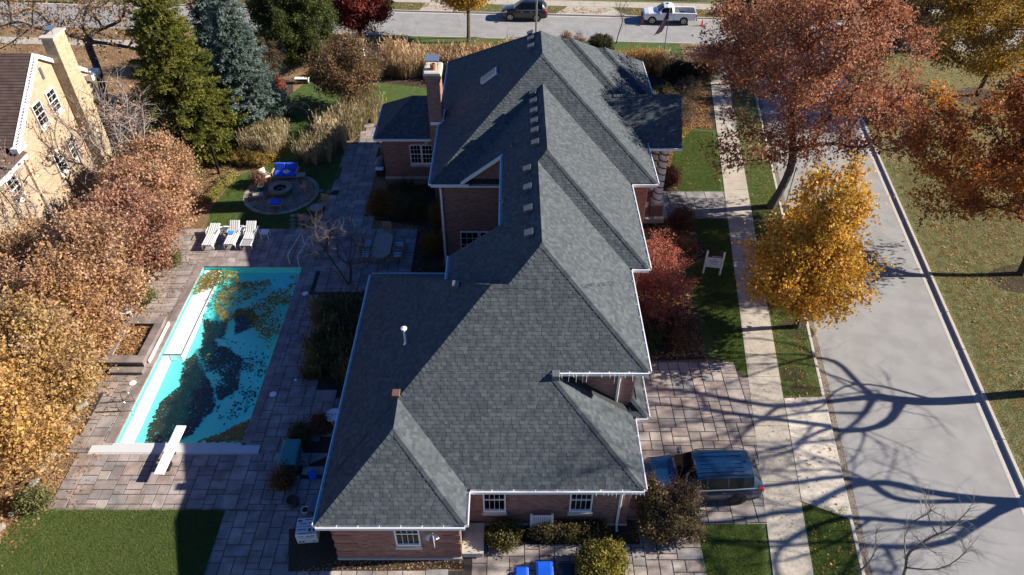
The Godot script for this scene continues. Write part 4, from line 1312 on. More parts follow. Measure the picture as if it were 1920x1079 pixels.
func skin(st: Array) -> ArrayMesh:
	var b := MB.new()
	var n := st.size() - 1
	for i in n:
		for j in 10:
			b.quad(skin_point(st, i, j), skin_point(st, i, j + 1), skin_point(st, i + 0.99999, j + 1), skin_point(st, i + 0.99999, j))
	for e in [0.0, n - 0.00001]:
		for j in range(1, 9): b.tri(skin_point(st, e, 0), skin_point(st, e, j), skin_point(st, e, j + 1))
		b.tri(skin_point(st, e, 0), skin_point(st, e, 9), skin_point(st, e, 10))
	return b.smooth()

func patch(st: Array, t0: float, t1: float, s0: float, s1: float, off := 0.012, k := 6) -> ArrayMesh:
	var b := MB.new()
	var mid := skin_point(st, (st.size() - 1) / 2.0, 5.0) * Vector3(1, 0.45, 1)
	var grid := []
	for i in k + 1:
		var row := []
		for j in k + 1:
			var t := lerpf(t0, t1, float(i) / k)
			var s := lerpf(s0, s1, float(j) / k)
			var p := skin_point(st, t, s)
			var n := (skin_point(st, t, s + 0.02) - skin_point(st, t, s - 0.02)).cross(skin_point(st, t + 0.02, s) - skin_point(st, t - 0.02, s)).normalized()
			if n.dot(p - mid) < 0: n = -n
			row.append(p + n * off)
		grid.append(row)
	for i in k:
		for j in k: b.quad(grid[i][j], grid[i][j + 1], grid[i + 1][j + 1], grid[i + 1][j])
	return b.smooth()

func wheel(root: Node3D, x: float, z: float, r: float, rim: Material) -> void:
	var b := MB.new()
	b.lathe(Vector3.ZERO, [Vector2(r * 0.64, -0.11), Vector2(r * 0.93, -0.115), Vector2(r, -0.08), Vector2(r, 0.08), Vector2(r * 0.93, 0.115), Vector2(r * 0.64, 0.11)], 28)
	var t := obj("wheel", b.smooth(), M.rubber, root)
	t.position = Vector3(x, r, z)
	t.rotation.x = PI / 2 * signf(z)
	b = MB.new()
	b.lathe(Vector3.ZERO, [Vector2(r * 0.64, 0.11), Vector2(r * 0.60, 0.08), Vector2(r * 0.56, 0.05), Vector2(0, 0.04)], 24)
	obj("rim_disc", b.mesh(), M.dark_metal, t)
	b = MB.new()
	b.lathe(Vector3.ZERO, [Vector2(r * 0.66, 0.10), Vector2(r * 0.66, 0.118), Vector2(r * 0.58, 0.112), Vector2(r * 0.57, 0.06)], 24)
	for k in 5:
		var a := TAU * k / 5
		b.box(Transform3D(Basis(Vector3.UP, a), Vector3(cos(a) * r * 0.3, 0.085, -sin(a) * r * 0.3)), Vector3(r * 0.6, 0.03, r * 0.16), 0.01)
	b.lathe(Vector3(0, 0.07, 0), [Vector2(r * 0.14, 0), Vector2(r * 0.13, 0.035), Vector2(0, 0.04)], 12)
	obj("rim", b.mesh(), rim, t)

func arch(root: Node3D, x: float, z: float, r: float) -> void:
	var b := MB.new()
	b.lathe(Vector3.ZERO, [Vector2(0, 0), Vector2(r * 1.17, 0), Vector2(r * 1.17, 0.03), Vector2(0, 0.03)], 28)
	var o := obj("wheel_arch", b.mesh(), M.black_plastic, root)
	o.position = Vector3(x, r * 1.03, z)
	o.rotation.x = PI / 2 * signf(z)

func suv(called: String, at: Vector3, turn: float, paint: Material, label: String, ln: float, trim: Material, rim: Material) -> void:
	var r := base(called, at, label, "car", "", turn)
	var k := ln / 5.0
	var hw := 0.965 if ln > 4.7 else 0.9
	var w := hw / 0.965
	var st := [[0.0, 0.42, 0.62 * w, 0.66, 0.70 * w, 0.72, 0.66 * w, 0.75], [0.1 * k, 0.32, 0.80 * w, 0.78, 0.84 * w, 0.88, 0.76 * w, 0.93], [0.45 * k, 0.28, 0.92 * w, 0.92, 0.93 * w, 1.0, 0.80 * w, 1.05], [1.35 * k, 0.27, 0.94 * w, 1.02, 0.95 * w, 1.08, 0.82 * w, 1.13], [2.12 * k, 0.27, 0.95 * w, 1.05, 0.965 * w, 1.60, 0.66 * w, 1.68], [2.6 * k, 0.27, 0.95 * w, 1.06, 0.965 * w, 1.66, 0.68 * w, 1.74], [3.6 * k, 0.27, 0.95 * w, 1.08, 0.965 * w, 1.67, 0.68 * w, 1.755], [4.45 * k, 0.29, 0.94 * w, 1.12, 0.95 * w, 1.62, 0.64 * w, 1.70], [4.86 * k, 0.36, 0.90 * w, 1.08, 0.90 * w, 1.16, 0.76 * w, 1.22], [5.0 * k, 0.45, 0.80 * w, 0.82, 0.82 * w, 0.90, 0.74 * w, 0.94]]
	for q in st: q[0] -= 2.5 * k
	obj("body", skin(st), paint, r)
	obj("windscreen", patch(st, 3.1, 3.94, 3.12, 6.88), M.dark_glass, r)
	obj("rear_window", patch(st, 7.12, 7.9, 3.2, 6.8), M.dark_glass, r)
	for side in 2:
		var s0 := 2.14 if side == 0 else 7.86
		var s1 := 2.88 if side == 0 else 7.12
		obj("side_window", patch(st, 3.75, 4.75, s0, s1), M.dark_glass, r)
		obj("side_window", patch(st, 4.82, 5.75, s0, s1), M.dark_glass, r)
		obj("side_window", patch(st, 5.82, 7.0, s0, s1), M.dark_glass, r)
		obj("window_trim", patch(st, 3.6, 7.4, 2.02 if side == 0 else 7.98, 2.10 if side == 0 else 7.90, 0.016, 8), trim, r)
		obj("tail_light", patch(st, 7.55, 8.6, 1.55 if side == 0 else 8.45, 2.3 if side == 0 else 7.7, 0.014), M.red_lens, r)
		obj("headlight", patch(st, 0.9, 2.2, 1.7 if side == 0 else 8.3, 2.4 if side == 0 else 7.6, 0.014), M.clear_lens, r)
		obj("sill", patch(st, 1.2, 8.2, 0.02 if side == 0 else 9.98, 0.35 if side == 0 else 9.65, 0.012, 8), M.black_plastic, r)
		var sg := 1.0 if side == 0 else -1.0
		var b := MB.new()
		b.tube([Vector3(-0.3 * k, 1.70, sg * 0.66 * w), Vector3(-0.1 * k, 1.76, sg * 0.66 * w), Vector3(1.6 * k, 1.77, sg * 0.65 * w), Vector3(1.85 * k, 1.69, sg * 0.63 * w)], [0.02, 0.02, 0.02, 0.02], 6)
		obj("roof_rail", b.mesh(), M.dark_metal, r)
		b = MB.new()
		b.box(Transform3D(Basis(), Vector3(-0.78 * k, 1.12, sg * (hw + 0.13))), Vector3(0.12, 0.16, 0.24), 0.03)
		obj("mirror", b.mesh(), paint, r)
		for x in [-0.25 * k, 0.75 * k]:
			b = MB.new()
			b.box(Transform3D(Basis(), Vector3(x, 0.92, sg * (hw + 0.012))), Vector3(0.2, 0.03, 0.03))
			obj("door_handle", b.mesh(), trim, r)
		for x in [-1.52 * k, 1.35 * k]:
			arch(r, x, sg * (hw - 0.02), 0.37)
			wheel(r, x, sg * (hw - 0.085), 0.37, rim)
	var b := MB.new()
	b.box(Transform3D(Basis(), Vector3(-2.47 * k, 0.55, 0)), Vector3(0.08, 0.25, 1.1), 0.02)
	obj("grille", b.mesh(), M.black_plastic, r)
	b = MB.new()
	b.box(Transform3D(Basis(), Vector3(1.75 * k, 1.79, 0)), Vector3(0.14, 0.05, 0.05), 0.02)
	obj("aerial", b.mesh(), M.black_plastic, r)
	for i in 6:
		b = MB.new()
		b.bx(-0.15 * k, 1.6 * k, 1.745, 1.757, -0.5 + 0.2 * i - 0.02, -0.5 + 0.2 * i + 0.02)
		obj("roof_rib", b.mesh(), paint, r)

func pickup(at: Vector3, turn: float) -> void:
	var r := base("pickup_truck", at, "white single-cab pickup truck parked at the far kerb between orange cones", "truck", "", turn)
	var st := [[0.0, 0.50, 0.70, 0.74, 0.78, 0.84, 0.72, 0.88], [0.15, 0.42, 0.84, 0.90, 0.88, 0.98, 0.80, 1.03], [0.5, 0.40, 0.88, 0.98, 0.90, 1.06, 0.82, 1.10], [1.35, 0.40, 0.89, 1.06, 0.91, 1.12, 0.82, 1.16], [1.95, 0.40, 0.89, 1.08, 0.91, 1.60, 0.66, 1.67], [2.3, 0.40, 0.89, 1.08, 0.91, 1.64, 0.68, 1.72], [2.75, 0.40, 0.89, 1.08, 0.91, 1.62, 0.68, 1.70], [2.95, 0.40, 0.89, 1.08, 0.91, 1.5, 0.70, 1.58]]
	for q in st: q[0] -= 2.55
	obj("cab", skin(st), M.car_white, r)
	obj("windscreen", patch(st, 3.1, 3.93, 3.1, 6.9), M.dark_glass, r)
	for side in 2:
		var sg := 1.0 if side == 0 else -1.0
		obj("side_window", patch(st, 3.65, 5.9, 2.12 if side == 0 else 7.88, 2.88 if side == 0 else 7.12), M.dark_glass, r)
		obj("headlight", patch(st, 0.8, 1.9, 1.7 if side == 0 else 8.3, 2.4 if side == 0 else 7.6, 0.014), M.clear_lens, r)
		obj("bed_side", boxes([[0.42, 2.55, 0.45, 1.12, sg * 0.92, sg * 0.80]], 0.03), M.car_white, r)
		obj("tail_light", boxes([[2.5, 2.57, 0.75, 1.05, sg * 0.93, sg * 0.79]]), M.red_lens, r)
		obj("mirror", boxes([[-1.0, -0.88, 1.05, 1.22, sg * 0.93, sg * 1.12]], 0.02), M.car_white, r)
		obj("door_handle", boxes([[0.05, 0.22, 0.95, 0.98, sg * 0.92, sg * 0.945]]), M.dark_metal, r)
		obj("rail_cap", boxes([[0.42, 2.55, 1.12, 1.14, sg * 0.93, sg * 0.79]]), M.white_paint, r)
		for x in [-1.65, 1.4]:
			arch(r, x, sg * 0.895, 0.36)
			wheel(r, x, sg * 0.83, 0.36, M.steel)
	obj("bed_floor", boxes([[0.42, 2.5, 0.5, 0.62, -0.8, 0.8]]), M.black_plastic, r)
	obj("tailgate", boxes([[2.48, 2.56, 0.5, 1.11, -0.79, 0.79]], 0.02), M.car_white, r)
	obj("bed_front", boxes([[0.4, 0.46, 0.5, 1.12, -0.8, 0.8]]), M.car_white, r)
	obj("toolbox", boxes([[0.55, 0.95, 0.62, 1.05, -0.7, 0.7]], 0.02), M.vent_metal, r)
	obj("front_bumper", boxes([[-2.62, -2.42, 0.38, 0.66, -0.85, 0.85]], 0.04), M.black_plastic, r)
	obj("rear_bumper", boxes([[2.55, 2.68, 0.42, 0.6, -0.85, 0.85]], 0.03), M.black_plastic, r)
	obj("roof_beacon", boxes([[-0.35, -0.15, 1.71, 1.79, -0.12, 0.12]], 0.03), M.dark_metal, r)

func vehicles() -> void:
	for q in [["car_blue", lin(0.002, 0.024, 0.075)], ["car_black", lin(0.006, 0.007, 0.010)], ["car_white", lin(0.70, 0.72, 0.75)]]:
		var m := mat(q[0], q[1], 0.35)
		m.clearcoat_enabled = true; m.clearcoat = 1.0; m.clearcoat_roughness = 0.04
	suv("suv", Vector3(8.05, 0.03, -18.25), 0.03, M.car_blue, "dark blue SUV parked on the paved driveway beside the house", 5.0, M.steel, M.dark_metal)
	suv("suv", Vector3(1.25, -0.115, -72.4), -0.066, M.car_black, "black SUV parked at the far kerb of the cross street", 4.55, M.steel, M.steel)
	pickup(Vector3(15.35, -0.115, -71.55), -0.066)
	var c := base("traffic_cone", Vector3(12.75, -0.115, -70.9), "orange traffic cone at the front of the white pickup", "cone", "cones by the pickup")
	var b := MB.new()
	b.lathe(Vector3.ZERO, [Vector2(0.14, 0.03), Vector2(0.03, 0.7), Vector2(0.02, 0.71), Vector2(0, 0.71)], 16)
	obj("cone", b.smooth(), M.orange_plastic, c)
	obj("foot", boxes([[-0.18, 0.18, 0, 0.035, -0.18, 0.18]], 0.01), M.orange_plastic, c)
	copy(c, Vector3(18.5, -0.115, -70.4), 0.3, "orange traffic cone behind the tailgate of the white pickup")

# ---- garden furniture ----
func chair(at: Vector3, turn: float, wood: Material, label: String, group: String, cushion: Material = null) -> Node3D:
	var r := base("garden_chair", at, label, "chair", group, turn)
	for i in 5: obj("seat_slat", boxes([[-0.25, 0.25, 0.42, 0.445, -0.22 + 0.095 * i, -0.14 + 0.095 * i]]), wood, r)
	for s in [-1, 1]:
		obj("leg", boxes([[s * 0.27, s * 0.23, 0, 0.62, 0.2, 0.245]]), wood, r)
		var b := MB.new()
		b.box(Transform3D(Basis(Vector3.RIGHT, -0.12), Vector3(s * 0.25, 0.46, -0.27)), Vector3(0.045, 0.94, 0.045))
		obj("leg", b.mesh(), wood, r)
		obj("armrest", boxes([[s * 0.295, s * 0.225, 0.62, 0.645, -0.28, 0.26]], 0.008), wood, r)
	for i in 6:
		var b := MB.new()
		b.box(Transform3D(Basis(Vector3.RIGHT, -0.15), Vector3(-0.19 + 0.076 * i, 0.68, -0.295)), Vector3(0.055, 0.46, 0.018))
		obj("back_slat", b.mesh(), wood, r)
	var tr := MB.new()
	tr.box(Transform3D(Basis(Vector3.RIGHT, -0.15), Vector3(0, 0.92, -0.335)), Vector3(0.52, 0.06, 0.03))
	obj("top_rail", tr.mesh(), wood, r)
	if cushion:
		var b := MB.new()
		b.box(Transform3D(Basis(Vector3.RIGHT, -0.15), Vector3(0, 0.7, -0.25)), Vector3(0.48, 0.5, 0.07), 0.03)
		obj("back_cushion", b.mesh(), cushion, r)
		obj("seat_cushion", boxes([[-0.24, 0.24, 0.446, 0.53, -0.22, 0.24]], 0.03), cushion, r)
	return r

func lounger(at: Vector3, back: float, label: String, full := true) -> void:
	var r := base("sun_lounger", at, label, "sun lounger", "white framed loungers lined up by the pool")
	for s in [-1, 1]:
		obj("side_rail", boxes([[s * 0.34, s * 0.30, 0.33, 0.38, -1.0, 1.0]], 0.01), M.white_metal, r)
		for z in [-0.75, 0.92]: obj("leg", boxes([[s * 0.36, s * 0.31, 0, 0.34, z - 0.025, z + 0.025]]), M.white_metal, r)
		var b := MB.new()
		b.tube([Vector3(s * 0.36, 0.36, -0.1), Vector3(s * 0.37, 0.56, -0.15), Vector3(s * 0.37, 0.57, -0.65), Vector3(s * 0.36, 0.34, -0.7)], [0.02, 0.02, 0.02, 0.02], 6)
		obj("armrest", b.mesh(), M.white_metal, r)
	obj("cross_bar", boxes([[-0.3, 0.3, 0.33, 0.37, 0.96, 1.0], [-0.3, 0.3, 0.33, 0.37, -1.0, -0.96]]), M.white_metal, r)
	obj("sling", boxes([[-0.3, 0.3, 0.365, 0.375, -0.2, 0.98]]), M.stripe_grey, r)
	var bt := Transform3D(Basis(Vector3.RIGHT, back), Vector3(0, 0.38, -0.22))
	var cols := [["white_cloth", 0.09], ["stripe_blue", 0.04], ["white_cloth", 0.075], ["stripe_grey", 0.04], ["white_cloth", 0.09], ["stripe_blue", 0.04], ["white_cloth", 0.075], ["stripe_grey", 0.04], ["white_cloth", 0.09]]
	var parts := {}
	for k in ["white_cloth", "stripe_blue", "stripe_grey"]: parts[k] = MB.new()
	var x := -0.29
	for c in cols:
		var b: MB = parts[c[0]]
		if full: b.bx(x, x + c[1], 0.376, 0.44, -0.2, 1.0)
		b.box(bt.translated_local(Vector3(x + c[1] / 2, 0.04, -0.38)), Vector3(c[1], 0.07, 0.8))
		if not full: b.box(Transform3D(Basis(Vector3.RIGHT, 0.1), Vector3(x + c[1] / 2, 0.42, 0.1)), Vector3(c[1], 0.06, 0.6))
		x += c[1]
	obj("cushion", parts.white_cloth.mesh(), M.white_cloth, r)
	obj("blue_stripes", parts.stripe_blue.mesh(), M.stripe_blue, r)
	obj("grey_stripes", parts.stripe_grey.mesh(), M.stripe_grey, r)

func low_table(at: Vector3, w: float, d: float, h: float, m: Material, label: String, group := "", turn := 0.0) -> Node3D:
	var r := base("side_table", at, label, "table", group, turn)
	for i in 5: obj("top_slat", boxes([[-w / 2 + w / 5 * i + 0.006, -w / 2 + w / 5 * (i + 1) - 0.006, h - 0.03, h, -d / 2, d / 2]]), m, r)
	obj("apron", boxes([[-w / 2 + 0.02, w / 2 - 0.02, h - 0.07, h - 0.031, -d / 2 + 0.03, -d / 2 + 0.06], [-w / 2 + 0.02, w / 2 - 0.02, h - 0.07, h - 0.031, d / 2 - 0.06, d / 2 - 0.03]]), m, r)
	for sx_ in [-1, 1]:
		for sz in [-1, 1]: obj("leg", boxes([[sx_ * (w / 2 - 0.02), sx_ * (w / 2 - 0.06), 0, h - 0.031, sz * (d / 2 - 0.02), sz * (d / 2 - 0.06)]]), m, r)
	return r

func furniture() -> void:
	lounger(Vector3(-18.35, 0.03, -35.75), 0.25, "striped lounger with its back laid low nearest the hedge")
	lounger(Vector3(-17.05, 0.03, -35.85), 0.7, "striped lounger with raised back and a blue towel on it")
	lounger(Vector3(-16.05, 0.03, -35.8), 0.6, "lounger with its grey sling bare and the striped pad slipped up", false)
	var tw := obj("towel", boxes([[-0.17, 0.17, 0, 0.03, -0.2, 0.2]], 0.012), M.towel)
	tw.position = Vector3(-17.2, 0.50, -35.98)
	tag(tw, "folded bright blue towel lying on the middle lounger", "towel")
	low_table(Vector3(-17.68, 0.03, -36.5), 0.45, 0.45, 0.42, M.white_metal, "small white side table between the two striped loungers")
	low_table(Vector3(-16.52, 0.03, -36.5), 0.42, 0.45, 0.42, M.white_metal, "small white side table beside the lounger with the slipped pad")
	low_table(Vector3(-15.2, 0.03, -36.1), 0.5, 0.5, 0.45, M.white_metal, "white metal side table in the shade past the loungers")
	# fire pit
	var fp := base("fire_pit", Vector3(-15.45, 0.03, -41.05), "round stone fire pit ring in the middle of the circular terrace", "fire pit")
	var n := 18
	for row in 2:
		for i in n:
			var b := MB.new()
			b.col = Color(0.24, 0.20, 0.17) * (0.85 + 0.3 * absf(sin(i * 2.3 + row)))
			var a := TAU * (i + 0.5 * row) / n
			b.box(Transform3D(Basis(Vector3.UP, -a), Vector3(cos(a) * 0.6, 0.085 + 0.17 * row, sin(a) * 0.6)), Vector3(0.24, 0.16, 0.205), 0.012)
			obj("block", b.mesh(), M.paver, fp)
	for i in 9:
		var b := MB.new()
		b.col = Color(0.40, 0.345, 0.285) * (0.95 + 0.08 * absf(sin(i * 3.3)))
		var a0 := TAU * (i + 0.01) / 9
		var a1 := TAU * (i + 0.99) / 9
		for k in 4:
			var p := lerpf(a0, a1, k / 4.0)
			var q := lerpf(a0, a1, (k + 1) / 4.0)
			var v := func(rad: float, y: float, an: float) -> Vector3: return Vector3(rad * cos(an), y, rad * sin(an))
			b.quad(v.call(0.43, 0.43, p), v.call(0.77, 0.43, p), v.call(0.77, 0.43, q), v.call(0.43, 0.43, q))
			b.quad(v.call(0.77, 0.34, p), v.call(0.77, 0.34, q), v.call(0.77, 0.43, q), v.call(0.77, 0.43, p))
			b.quad(v.call(0.43, 0.34, p), v.call(0.43, 0.43, p), v.call(0.43, 0.43, q), v.call(0.43, 0.34, q))
		obj("cap_stone", b.mesh(), M.paver, fp)
	var ab := MB.new()
	ab.lathe(Vector3.ZERO, [Vector2(0.45, 0.36), Vector2(0.44, 0.2), Vector2(0, 0.18)], 24)
	obj("bowl", ab.mesh(), M.dark_metal, fp)
	var rng := RandomNumberGenerator.new()
	rng.seed = 8
	for i in 7:
		var b := MB.new()
		b.col = Color(0.22, 0.22, 0.22)
		var a := rng.randf() * TAU
		b.box(Transform3D(Basis(Vector3(rng.randf(), 1, rng.randf()).normalized(), a), Vector3(cos(a) * 0.22, 0.25, sin(a) * 0.22)), Vector3(0.2, 0.1, 0.14), 0.03)
		obj("lava_rock", b.mesh(), M.paver, fp)
	# love seat
	var ls := base("love_seat", Vector3(-15.52, 0.03, -43.0), "wooden love seat with bright blue cushions facing the fire pit", "sofa")
	obj("frame", boxes([[-0.8, 0.8, 0.2, 0.28, -0.4, 0.42], [-0.8, 0.8, 0.28, 0.85, -0.46, -0.4]], 0.01), M.teak, ls)
	for s in [-1, 1]:
		obj("armrest", boxes([[s * 0.88, s * 0.76, 0.56, 0.6, -0.42, 0.46]], 0.02), M.teak, ls)
		for z in [-0.38, 0.4]: obj("leg", boxes([[s * 0.85, s * 0.79, 0, 0.56, z - 0.03, z + 0.03]]), M.teak, ls)
		obj("seat_cushion", boxes([[s * 0.74 if s < 0 else 0.01, -0.01 if s < 0 else 0.74, 0.28, 0.44, -0.36, 0.42]], 0.05), M.blue_cloth, ls)
		var b := MB.new()
		b.box(Transform3D(Basis(Vector3.RIGHT, -0.25), Vector3(s * 0.375, 0.68, -0.3)), Vector3(0.73, 0.5, 0.17), 0.06)
		obj("back_cushion", b.mesh(), M.blue_cloth, ls)
	var pw := MB.new()
	var pt := Transform3D(Basis(Vector3.UP, PI / 4) * Basis(Vector3.RIGHT, 0.0), Vector3(0.1, 0.5, 0.06))
	pw.box(pt, Vector3(0.4, 0.1, 0.4), 0.05)
	var pil := obj("pillow", pw.mesh(), M.white_cloth, ls)
	for i in 3:
		pw = MB.new()
		pw.box(pt.translated_local(Vector3(-0.11 + 0.11 * i, 0.053, 0)), Vector3(0.03, 0.004, 0.28))
		obj("stripe", pw.mesh(), M.blue_cloth, pil)
	chair(Vector3(-16.75, 0.03, -42.35), 0.9, M.teak, "wooden armchair with white cushions beside the blue love seat", "", M.white_cloth)
	chair(Vector3(-13.85, 0.03, -41.2), -1.9, M.teak, "plain wooden armchair on the shaded side of the fire pit", "")
	low_table(Vector3(-14.4, 0.03, -42.6), 0.6, 0.5, 0.45, M.grey_teak, "weathered slatted side table beside the blue love seat")
	low_table(Vector3(-16.75, 0.03, -40.3), 0.65, 0.5, 0.35, M.grey_teak, "low slatted wooden table at the lit edge of the terrace", "", 0.3)
	var ot := base("ottoman", Vector3(-15.35, 0.03, -39.4), "low wooden seat with a flat blue cushion before the fire pit", "ottoman")
	for s in [-1, 1]:
		obj("rail", boxes([[s * 0.42, s * 0.34, 0.33, 0.37, -0.38, 0.4]], 0.01), M.teak, ot)
		for z in [-0.34, 0.36]: obj("leg", boxes([[s * 0.41, s * 0.35, 0, 0.33, z - 0.03, z + 0.03]]), M.teak, ot)
	for i in 6: obj("slat", boxes([[-0.34, 0.34, 0.3, 0.325, -0.36 + 0.125 * i, -0.26 + 0.125 * i]]), M.teak, ot)
	obj("cushion", boxes([[-0.32, 0.32, 0.326, 0.43, -0.34, 0.3]], 0.04), M.blue_cloth, ot)
	# bistro set
	var bt := base("bistro_table", Vector3(-12.42, 0.03, -38.3), "round wooden bistro table beside the garden path", "table")
	for i in 7:
		var b := MB.new()
		var x := -0.36 + 0.12 * i
		var half := sqrt(0.43 * 0.43 - x * x)
		b.bx(x - 0.055, x + 0.055, 0.7, 0.73, -half, half)
		obj("top_slat", b.mesh(), M.grey_teak, bt)
	for i in 4:
		var a := TAU * i / 4 + 0.5
		var b := MB.new()
		b.rod(Vector3(cos(a) * 0.3, 0, sin(a) * 0.3), Vector3(-cos(a) * 0.2, 0.7, -sin(a) * 0.2), 0.02)
		obj("leg", b.mesh(), M.grey_teak, bt)
	chair(Vector3(-12.15, 0.03, -39.15), -0.25, M.teak, "wooden armchair on the grass side of the bistro table", "")
	chair(Vector3(-12.95, 0.03, -37.45), 2.6, M.teak, "wooden armchair on the paved side of the bistro table", "")
	# dining set in the shade
	var dt := base("dining_table", Vector3(-7.7, 0.024, -34.4), "long weathered wooden dining table with rounded ends in the shaded court", "table")
	for i in 11:
		var x := -0.5 + 0.1 * i
		var half := 1.25 - 0.35 * pow(absf(x) / 0.5, 3.0)
		obj("top_slat", boxes([[x - 0.047, x + 0.047, 0.71, 0.74, -half, half]]), M.grey_teak, dt)
	obj("apron", boxes([[-0.42, 0.42, 0.62, 0.709, -0.95, 0.95]]), M.grey_teak, dt)
	for sx_ in [-1, 1]:
		for sz in [-1, 1]: obj("leg", boxes([[sx_ * 0.4, sx_ * 0.32, 0, 0.62, sz * 0.85, sz * 0.93]]), M.grey_teak, dt)
	chair(Vector3(-7.7, 0.024, -36.1), 0.0, M.teak, "bare wooden chair at the head of the long dining table", "")
	for q in [[-6.75, -34.85, -PI / 2, "house side"], [-6.75, -33.85, -PI / 2, "house side"], [-8.65, -34.85, PI / 2, "garden side"], [-8.65, -33.85, PI / 2, "garden side"]]:
		var c := chair(Vector3(q[0], 0.024, q[1]), q[2], M.teak, "wooden chair with a striped cushion on the %s of the dining table" % q[3], "cushioned dining chairs, " + q[3])
		obj("seat_cushion", boxes([[-0.23, 0.23, 0.446, 0.52, -0.2, 0.22]], 0.03), M.white_cloth, c)
		for i in 2: obj("stripe", boxes([[-0.19 + 0.22 * i, -0.08 + 0.22 * i, 0.515, 0.5225, -0.18, 0.2]]), M.bin_blue, c)
	# covered grill by the garden room
	var gr := base("gas_grill", Vector3(-9.0, 0.03, -43.3), "steel gas grill with a side shelf against the garden room wall", "grill", "", -PI / 2)
	obj("cabinet", boxes([[-0.4, 0.4, 0.08, 0.85, -0.3, 0.3]], 0.02), M.black_plastic, gr)
	var gl := MB.new()
	gl.tube([Vector3(-0.42, 0.95, 0), Vector3(0.42, 0.95, 0)], [0.3, 0.3], 14)
	obj("hood", gl.smooth(), M.vent_metal, gr)
	for s in [-1, 1]: obj("side_shelf", boxes([[s * 0.42, s * 0.8, 0.84, 0.88, -0.27, 0.27]], 0.01), M.white_metal, gr)
	obj("handle", boxes([[-0.3, 0.3, 0.98, 1.01, 0.3, 0.34]]), M.steel, gr)

func pot(called: String, at: Vector3, r: float, h: float, m: Material, label: String) -> Node3D:
	var p := base(called, at, label, "pot")
	var b := MB.new()
	b.lathe(Vector3.ZERO, [Vector2(0, 0.01), Vector2(r * 0.7, 0.0), Vector2(r * 0.92, h * 0.85), Vector2(r, h * 0.86), Vector2(r, h), Vector2(r * 0.88, h), Vector2(r * 0.82, h * 0.9)], 22)
	obj("wall", b.smooth(), m, p)
	b = MB.new()
	b.lathe(Vector3.ZERO, [Vector2(0, h * 0.9), Vector2(r * 0.84, h * 0.88)], 18)
	obj("soil", b.mesh(), M.mulch, p)
	return p

